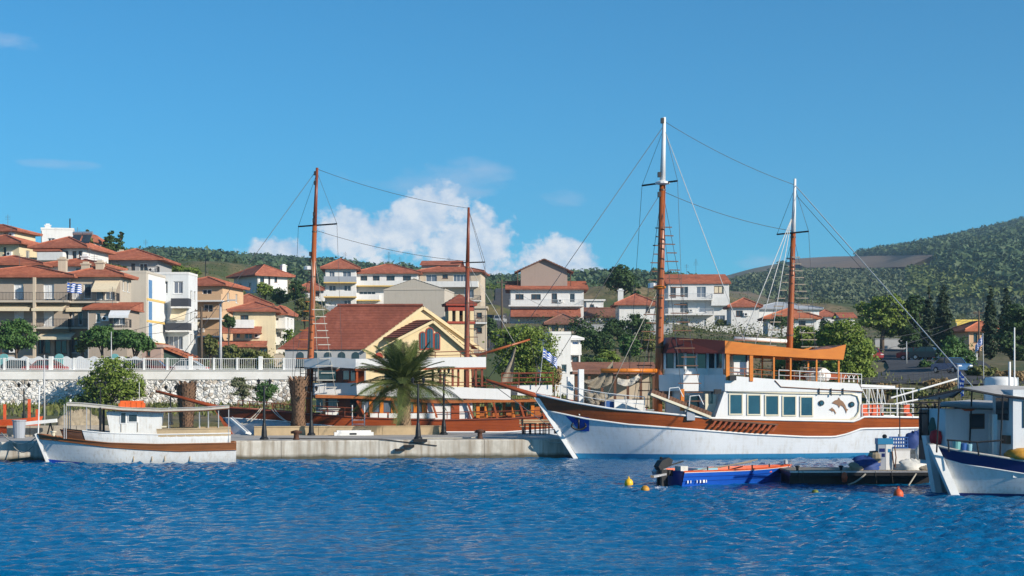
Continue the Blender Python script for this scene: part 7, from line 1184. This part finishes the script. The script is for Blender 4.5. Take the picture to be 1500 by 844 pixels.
for x, lb in ((434, 'rusty mooring bollard on the quay below the pruned palm'), (703, 'dark mooring bollard on the quay near the schooner bow')):
    w = qpos(x, .9); F = Frame(w, 9); o = thing('bollard', lb, 'bollard', F, 'mooring bollards on the quay'); m = MB(); m.lathe([(.2, 0), (.15, .06), (.13, .3), (.2, .36), (.24, .42), (.22, .48), (.05, .52)], (0, 0, 0), 12); m.build('post', 'rust', o, smooth=True); m = MB(); m.tube([(-.3, 0, .4), (.3, 0, .4)], .07, 8); m.build('cross_bar', 'rust', o)
w = qpos(612.5, .0); o = thing('step_block', 'dark rubber steps stuck to the quay face below the lamp', 'step', Frame(w, 9))
for i, (dx, z0, ww) in enumerate(((.1, -.12, .75), (-.5, -.42, .55), (-1.0, -.62, .5))): m = MB(); m.box(dx - ww / 2, dx + ww / 2, -.22, -.005 if i else .3, z0, z0 + .14); m.build('step', 'tire', o)
for i, x in enumerate((773, 780, 795, 800)):
    w = qpos(x, 8.5 - i * .1); o = thing('stool', 'dark metal stool on the quay behind the schooner bow', 'stool', Frame(w, 9), 'stools on the quay'); m = MB()
    for a in (-.17, .17):
        for b in (-.17, .17): m.beam((a, b, 0), (a, b, .62), .04)
    m.build('legs', 'black', o); m = MB(); m.box(-.22, .22, -.22, .22, .622, .67); m.build('seat', 'black', o)
m = MB(); a = QF.px(640, 640, 7); b = QF.px(815, 625, 7); 
w = qpos(790, 9.6); o = thing('bench', 'pale wooden bench at the quay end', 'bench', Frame(w, 9)); 
for i in range(3): m = MB(); m.box(-1.2, 1.2, -.2 + i * .14, -.09 + i * .14, .42, .47); m.build('slat', 'planter', o)
for i in range(2): m = MB(); m.box(-1.2, 1.2, .24, .27, .58 + i * .16, .7 + i * .16); m.build('slat', 'planter', o)
for s in (-1, 1): m = MB(); m.box(s - .05, s + .05, -.18, .26, 0, .418).box(s - .05, s + .05, .2, .238, .42, .9); m.build('leg', 'black', o)
# ropes lying across the quay
for i, pts in enumerate(([(395, 642, 1.5), (470, 643, 1.4), (560, 648, -.03), (640, 653, -.03)], [(612, 642, .6), (660, 645, 1.2), (690, 642, 1.6), (706, 639, 2.0)])):
    m = MB(); q = [QF.w(QF.px(x, y, yl)) for x, y, yl in pts]
    for k in q: k.z = max(k.z, QZ + .03) if i or k is not q[-1] else k.z
    m.tube(q, .03, 5); m.build('rope_line', 'rope' if i else 'dark_rope', None, label=['dark rope trailing over the quay edge', 'pale rope lying on the quay top beside the lamp'][i], cat='rope')
p0 = WS.w(WSH.pos(.0, .9, -1)); p1 = qpos(788, .6); m = MB(); m.tube([p0.lerp(p1, k / 8) - Vector((0, 0, .12 * 4 * (k / 8) * (1 - k / 8))) for k in range(9)], .028, 5); m.build('mooring_rope', 'rope', None, smooth=True, label='white rope from the white schooner stem to the quay top', cat='rope')
def pole(label, x, yb, yt, Y, mat='pole_wood', r=.14, bars=(), lampshade=False, name='utility_pole', group='poles along the waterfront streets'):
    F = Frame(P(x, yb, Y), 0); h = F.px(x, yt).z; F.o.z = min(F.o.z, gz(F.o.x, F.o.y)) - .0; h = P(x, yt, Y).z - F.o.z; o = thing(name, label, 'pole', F, group); m = MB(); m.tube([(0, 0, -.3), (0, 0, h)], [r, r * .65], 9); m.build('shaft', mat, o, smooth=True)
    for k, w in bars: m = MB(); m.box(-w, w, -.06, .06, h - k - .05, h - k + .06); c = m.build('cross_arm', mat, o); m = MB(); [m.lathe([(.03, 0), (.05, .08), (.03, .16)], (s * w * .85, 0, h - k + .06), 6) for s in (-1, 1)]; m.build('insulators', 'frame_brown', c)
    if lampshade: m = MB(); m.tube([(0, 0, h), (.25, -.2, h + .25), (1.0, -.6, h + .35)], .05, 6); a = m.build('lamp_arm', mat, o); m = MB(); m.box(.8, 1.5, -.75, -.5, h + .3, h + .42); m.build('lamp_head', 'pole_grey', a)
pole('weathered wooden utility pole in front of the peach flats', 295, 540, 450, 165, 'pole_wood', .17, ((.4, .7), (1.1, .6))); pole('tall pale street lamp pole on the wall above the small olive', 323, 542, 446, 152, 'pole_grey', .16, (), True); pole('thin grey mast post rising beside the fishing boat bow', 65, 625, 520, 112, 'pole_grey', .07); pole('dark utility pole with transformer on the uphill street', 735, 480, 410, 240, 'pole_wood', .18, ((.4, .8),)); pole('slim white pole at the road railing near the mulberries', 163, 541, 486, 153, 'pole_grey', .06)
pole('dark pole on the roofs ridge above the cream house', 301, 430, 374, 260, 'dark_metal', .1); pole('white flagless mast among the right hand boats', 1486, 565, 480, 95, 'white_paint', .06, name='mast_pole'); pole('short white post behind the round tank', 1479, 570, 530, 92, 'white_paint', .1, name='mast_pole'); pole('wooden pole beside the yellow house', 1434, 530, 455, 195, 'pole_wood', .14, ((.3, .7),)); pole('grey pole on the road beside the bushy tree', 1328, 535, 500, 170, 'pole_grey', .07)
for i, (a, b) in enumerate((((295, 452, 165), (65, 500, 172)), ((295, 458, 165), (200, 488, 175)), ((295, 452, 165), (460, 430, 190)), ((735, 413, 240), (860, 470, 215)), ((1434, 458, 195), (1240, 500, 180)), ((1434, 462, 195), (1560, 505, 170)), ((1434, 460, 195), (1250, 518, 170)))):
    p, q = P(*a), P(*b); m = MB(); m.tube([p.lerp(q, k / 12) - Vector((0, 0, .8 * 4 * (k / 12) * (1 - k / 12))) for k in range(13)], .02, 4); m.build('power_line', 'wire', None, label='thin overhead cable ' + ('from the weathered wooden pole to the long beige block', 'sagging from the weathered wooden pole to the tall blank wall', 'from the weathered wooden pole towards the first mast', 'from the transformer pole down to the garden trees', 'from the pole by the yellow house to the huge pine', 'from the pole by the yellow house into the far cypresses', 'lowest of those left of the yellow house pole')[i], cat='cable', group='overhead cables')
flag('striped flag on the white staff above the bank', Frame(P(1442, 600, 100), 0), (0, 0, 0), (-.1, 0, 4.6), .55, .5, droop=1.1, amp=.1, fold=-.8)
hf = Frame(P(103, 440, 183.2), 0); flag('striped flag hanging from the balcony of the beige wing', hf, (-.4, 0, 0), (-.25, -.3, 2.0), 1.55, 1.05, droop=.12, amp=.15)
# ------------------------------------------------------------------ cars
def car(label, x, yb, Y, mat, rz=0, L=4.1, z=None):
    F = Frame(P(x, yb, Y), rz); F.o.z = z if z is not None else gz(F.o.x, F.o.y) + .17; o = thing('car', label, 'car', F, 'cars parked along the streets'); W = 1.65; m = MB(); l = L / 2
    pr = [(-l, .35), (-l, .72), (-l + .25, .86), (-l + .95, .92), (l - .75, .95), (l - .08, .86), (l, .6), (l, .35)]
    m.grid([[(px_, y, pz) if abs(y) < W / 2 else (px_ * .985, y, pz - .02) for px_, pz in pr] for y in (-W / 2, -W / 2 + .1, W / 2 - .1, W / 2)]); m.prism([(a, -W / 2 + .001, b) for a, b in pr], (0, .02, 0)); m.prism([(a, W / 2 - .021, b) for a, b in pr], (0, .02, 0)); m.box(-l + .05, l - .05, -W / 2 + .05, W / 2 - .05, .28, .4); m.build('body', mat, o)
    cp = [(-l + .95, .92), (-l + 1.5, 1.4), (l - 1.3, 1.44), (l - .5, .95)]; m = MB(); m.prism([(a, -W / 2 + .1, b) for a, b in cp], (0, W - .2, 0)); g = m.build('glass_house', 'glass', o); m = MB(); m.prism([(cp[1][0] - .02, -W / 2 + .12, 1.405), (cp[1][0] + .1, -W / 2 + .12, 1.45), (cp[2][0] - .1, -W / 2 + .12, 1.48), (cp[2][0] + .06, -W / 2 + .12, 1.445)], (0, W - .24, 0)); m.build('roof', mat, o)
    m = MB(); 
    for a, b in ((cp[0], cp[1]), (cp[2], cp[3])):
        for y in (-W / 2 + .09, W / 2 - .09): m.beam((a[0], y, a[1]), (b[0], y, b[1]), .07)
    for y in (-W / 2 + .09, W / 2 - .09): m.beam((.1, y, .93), (.1, y, 1.42), .07)
    m.build('pillar', mat, o)
    for sx in (-l + .75, l - .8):
        for sy in (-W / 2 + .08, W / 2 - .08): m = MB(); m.tube([(sx, sy - .1, .31), (sx, sy + .1, .31)], .31, 16); wl = m.build('wheel', 'tire', o); m = MB(); m.tube([(sx, sy - .115, .31), (sx, sy + .115, .31)], .18, 12); m.build('rim', 'rim', wl)
    for s in (-1, 1): m = MB(); m.box(-l - .01, -l + .1, s * .6 - .16, s * .6 + .16, .62, .74); m.build('headlight', 'frame_white', o); m = MB(); m.box(l - .06, l + .01, s * .62 - .13, s * .62 + .13, .66, .8); m.build('tail_light', 'red_cloth', o)
zr = ROADZ + .12
car('red car behind the white railing before the wavy parapet', 66, 542, 155, 'car_red', 0, z=zr); car('dark red car half hidden by the railing near the pink shed', 225, 542, 156, 'car_maroon', 180, z=zr); car('white car behind the railing beside the utility pole', 273, 542, 157, 'car_white', 0, z=zr); car('dark car parked under the mulberries', 192, 542, 156, 'car_dark', 0, z=zr); car('dark car beside the white railing post at the far end', 28, 542, 157, 'car_dark', 180, z=zr)
car('dark red car parked beside the right hand road', 1342, 530, 184, 'car_maroon', 150); car('blue car at the road edge below the bushy tree', 1394, 540, 150, 'car_blue', 112); car('red car behind the huge bright pine', 1274, 530, 182, 'car_red', 100); car('dark car next to the dark red one by the road', 1360, 533, 182, 'car_dark', 150); car('silver car parked on the uphill street', 732, 455, 262, 'car_silver', 80); car('dark car parked higher on the uphill street', 716, 450, 280, 'car_dark', 80)
def lowwall(label, pts, Y, h, mat, name='garden_wall'):
    a, b = P(*pts[0], Y), P(*pts[1], Y); F = Frame(a, math.degrees(math.atan2(b.y - a.y, b.x - a.x))); w = (b - a).length; F.o.z = min(gz(a.x, a.y), gz(b.x, b.y)) - .3; o = thing(name, label, 'wall', F); m = MB(); m.box(0, w, 0, .25, 0, h + .3); m.build('wall', mat, o); m = MB(); m.box(-.05, w + .05, -.05, .3, h + .303, h + .38); m.build('coping', mat, o); return o
lowwall('pale low wall along the right hand road', [(1328, 527), (1432, 522)], 186, .9, 'w_white2'); lowwall('grey garden wall with pickets behind the road', [(1282, 520), (1350, 516)], 214, 1.6, 'w_grey'); lowwall('white terrace wall below the deep balcony block', [(975, 492), (1075, 492)], 270, 1.3, 'w_white'); lowwall('grey terrace wall above the garden trees', [(845, 478), (985, 478)], 235, 1.4, 'w_grey'); lowwall('tan terrace wall left of the cream house', [(402, 512), (448, 512)], 200, 1.6, 'w_tan')
def road_rail():
    F = Frame(P(1298, 573, 128), 0); F.o.z = gz(F.o.x, F.o.y); o = thing('guard_rail', 'grey mesh guard rail sloping up along the bank', 'railing', F); a = F.px(1262, 566, 0); pts = [F.px(1255, 568, 0), F.px(1300, 564, 2), F.px(1360, 558, 5), F.px(1398, 551, 9)]; m = MB()
    for p, q in zip(pts, pts[1:]):
        for u in (0, .25, .5, .75, 1.0): m.beam(p + Vector((0, 0, u * .7)), q + Vector((0, 0, u * .7)), .04 if u in (0, 1) else .018)
        n = 8
        for i in range(n): k = p.lerp(q, i / n); m.beam(k - Vector((0, 0, 1.2 if i % 4 == 0 else 0)), k + Vector((0, 0, .7)), .04 if i % 4 == 0 else .018)
    m.build('rail', 'rail_dark', o)
road_rail()
# ------------------------------------------------------------------ things on the left quay
def orange_boat():
    F = Frame(P(-6, 632, 95), 6); F.o.z = QZ - .01; px = F.px; o = thing('beached_boat', 'orange wooden boat propped on the quay at the frame edge', 'boat', F); m = MB(); n = 14; L = 2.7
    for sd in (-1, 1): m.grid([[(-3 + (L + 3 - .35 * (1 - k)) * (i / n) ** .9, sd * .75 * (k ** .6) * math.sqrt(max(0, 1 - (i / n) ** 2.4)), .15 + k * .75 + .25 * (i / n) ** 3 * k) for i in range(n + 1)] for k in (0, .3, .6, 1)])
    m.build('hull', 'orange_buoy', o, smooth=True)
    for x, h in ((-.2, 1.5), (.5, 1.6), (1.9, 1.9), (2.35, 1.3)): m = MB(); m.box(x - .07, x + .07, -.1, .1, .7, h + .25); m.build('rib_post', 'orange_buoy', o)
    m = MB(); m.box(.3, 2.2, -.5, .5, .55, .62); m.build('thwart', 'rail_orange', o); m = MB(); m.box(-1.5, -1.3, -.7, .7, 0, .3).box(1.2, 1.4, -.6, .6, 0, .25); m.build('chock', 'brown_wood', o)
orange_boat()
w = QF.w((QF.px(28, 636, 6).x, 6, QZ)); o = thing('tub', 'grey plastic tub beside the orange boat', 'tub', Frame(w, 9)); m = MB(); m.lathe([(.30, 0), (.36, .95), (.40, .96), (.40, 1.02), (.33, 1.02), (.29, .1)], (0, 0, 0), 14); m.build('body', 'w_slate', o)
w = QF.w((QF.px(78, 634, 9).x, 9, QZ)); o = thing('stone_border', 'grey brown low stone border behind the fishing boat bow', 'wall', Frame(w, 9))
for i in range(5): m = MB(); x = -2.6 + i * 1.3; m.box(x + .01, x + 1.28, 0, .4, -.02, .62); m.build('block', 'rock', o)
rs = random.Random(31)
for i, (x, y, s, lb) in enumerate(((96, 618, .75, 'beige net heap with sharp top behind the bow board'), (108, 612, .95, 'tall beige net heap in the middle of the row'), (121, 610, 1.15, 'largest rounded beige net heap'), (134, 618, .8, 'low beige net heap at the canopy pole'), (104, 625, .6, 'small beige net heap at the foot of the tall one'))):
    F = Frame(P(x, 632, 97 + i * .4), 0); F.o.z = QZ - .02; o = thing('net_heap', lb, 'nets', F, 'net heaps on the quay'); lump(rs, s * .75, s * .7, F.px(x, y).z + .35).build('nets', 'tan_tarp', o, smooth=True)
m = MB(); F = Frame(P(95, 613, 93), 0); a, b = F.px(21, 624, 0), F.px(82, 616, 0); o = thing('white_boom', 'white painted spar lying across trestles behind the tub', 'spar', Frame(P(21, 640, 93), 0)); F = Frame(o.location, 0); a, b = F.px(22, 622, 0), F.px(83, 616, 0); m.beam(a, b, .3, .2); m.build('spar', 'white_paint', o)
for t in (.15, .85): c = a.lerp(b, t); m = MB(); m.beam((c.x - .2, 0, QZ - F.o.z), (c.x, 0, c.z - .1), .07).beam((c.x + .2, 0, QZ - F.o.z), (c.x, 0, c.z - .1), .07); m.build('trestle', 'dark_metal', o)
# white folded gangway leaning at the red schooner bow
F = Frame(P(362, 640, 92), 0); F.o.z = QZ; a, b = F.px(340, 614, 1), F.px(364, 635, -.2); o = thing('passerelle', 'white gangway board leaning on the quay by the red schooner bow', 'gangway', F); m = MB(); m.beam(a, b, .42, .1, up=(0, .3, 1)); m.build('board', 'white_paint', o); m = MB(); m.beam(a + Vector((0, 0, .12)), b + Vector((0, 0, .12)), .05, .05); m.build('side_rail', 'pole_grey', o)
w = QF.w((QF.px(518, 633, 8.0).x, 8.0, QZ)); o = thing('boarding_step', 'white boarding step block at the foot of the ladder', 'step', Frame(w, 9)); m = MB(); m.box(-1.15, 1.15, -.4, .4, 0, .2).box(-1.0, 1.0, -.3, .3, .2, .3); m.build('block', 'white_paint', o); m = MB(); m.box(-.25, .15, -.42, -.402, .05, .15); m.build('plate', 'black', o)
# ------------------------------------------------------------------ moored craft and kiosk behind the white schooner's bow
def motor_boat(label, x, yb, Y, L, hullc, z=0, top=True):
    F = Frame((P(x, yb, Y).x, Y, 0), 3); o = thing('motor_boat', label, 'boat', F, 'moored motor boats behind the schooner'); H = Hull(F, L, .5, .05, 1.2, [(x, yb - 20), (x + 200, yb - 20)], .45, .1, .8, -.4); H.sh = [(0, 1.15), (.5, .9), (1, .85)]; H.band('hull', -.3, H.sh, hullc, o); H.line('rail', H.sh, 'white_paint', o, .04); H.deck(o, .15, 'white_paint')
    m = MB(); m.prism([(L * .3, -.8, .75), (L * .75, -.8, .75), (L * .7, -.8, 1.85), (L * .42, -.8, 1.85)], (0, 1.6, 0)); c = m.build('cabin', 'cabin_white', o); m = MB(); m.prism([(L * .38, -.82, 1.3), (L * .71, -.82, 1.3), (L * .69, -.82, 1.72), (L * .43, -.82, 1.72)], (0, 1.64, 0)); m.build('window', 'glass', c)
    if top: m = MB(); m.box(L * .4, L * .95, -.95, .95, 2.25, 2.3); m.build('bimini', 'awning_grey', o); m = MB(); [m.tube([(xx, yy, .8), (xx, yy, 2.26)], .025, 5) for xx in (L * .42, L * .93) for yy in (-.9, .9)]; m.build('bimini_frame', 'steel', o)
motor_boat('white motor boat with grey bimini seen over the foredeck rail', 868, 640, 112, 6.5, 'hull_white'); motor_boat('white cabin cruiser behind the deck locker', 925, 640, 114, 7, 'hull_white'); motor_boat('small white cruiser beside the red schooner stern', 815, 640, 116, 5.5, 'hull_white', top=False); motor_boat('white motor boat with grey top behind the stern rail', 1290, 640, 100, 6.5, 'hull_white'); motor_boat('blue hulled motor boat beyond the grey cabin boat', 1345, 640, 92, 6.5, 'boot_blue'); motor_boat('white motor cruiser behind the right hand awnings', 1430, 640, 90, 7.5, 'hull_white')
def kiosk():
    F = Frame(P(838, 590, 128), 0); F.o.z = gz(F.o.x + 3, 128) - .1; px = F.px; o = thing('kiosk', 'long low waterfront shelter with terracotta edged roof behind the foredeck', 'kiosk', F); a, b = px(838, 560), px(962, 537); m = MB(); slope(m, (a.x, -1.0, b.z - .35), (b.x, -1.0, b.z - .35), (a.x, 3, b.z + .4), (b.x, 3, b.z + .4)); m.box(a.x, b.x, -1.0, 5, b.z - .6, b.z - .38); m.build('roof', 'tiles_brown', o)
    for i in range(7): x = lerp(a.x + .3, b.x - .3, i / 6); m = MB(); m.box(x - .1, x + .1, -.8, -.6, 0, b.z - .6); m.build('post', 'brown_wood', o)
    m = MB(); m.box(a.x + .3, b.x - .3, 3, 3.3, 0, b.z - .6); m.build('back_wall', 'w_tan', o)
    for i in range(5): x = lerp(a.x + 1, b.x - 2, i / 4); m = MB(); m.box(x, x + .9, 1.2, 1.9, .7, .76).box(x + .4, x + .5, 1.5, 1.6, 0, .7); m.build('table', 'white_paint', o)
kiosk()
for x, lb in ((862, 'grey van seen between the foredeck rail posts'), (905, 'white van parked before the low shelter')): pass
car('white car parked before the low shelter', 905, 590, 122, 'car_white', 4, z=None); car('silver car parked on the waterfront left of the white one', 868, 590, 122, 'car_silver', 184, z=None)
w = P(1466, 570, 100); F = Frame(w, 0); F.o.z = gz(w.x, 100) if gz(w.x, 100) > 0 else 0; o = thing('water_tank', 'round white water tank above the right hand awnings', 'tank', F); h = F.px(1466, 553).z; m = MB(); m.lathe([(.95, 0), (.97, h * .3), (.97, h * .96), (.9, h), (.3, h + .05)], (0, 0, 0), 20); m.build('body', 'white_paint', o, smooth=True); m = MB(); m.tube([(.98, -.1, h * .2), (.98, -.1, h)], .08, 6); m.build('ladder', 'steel', o)
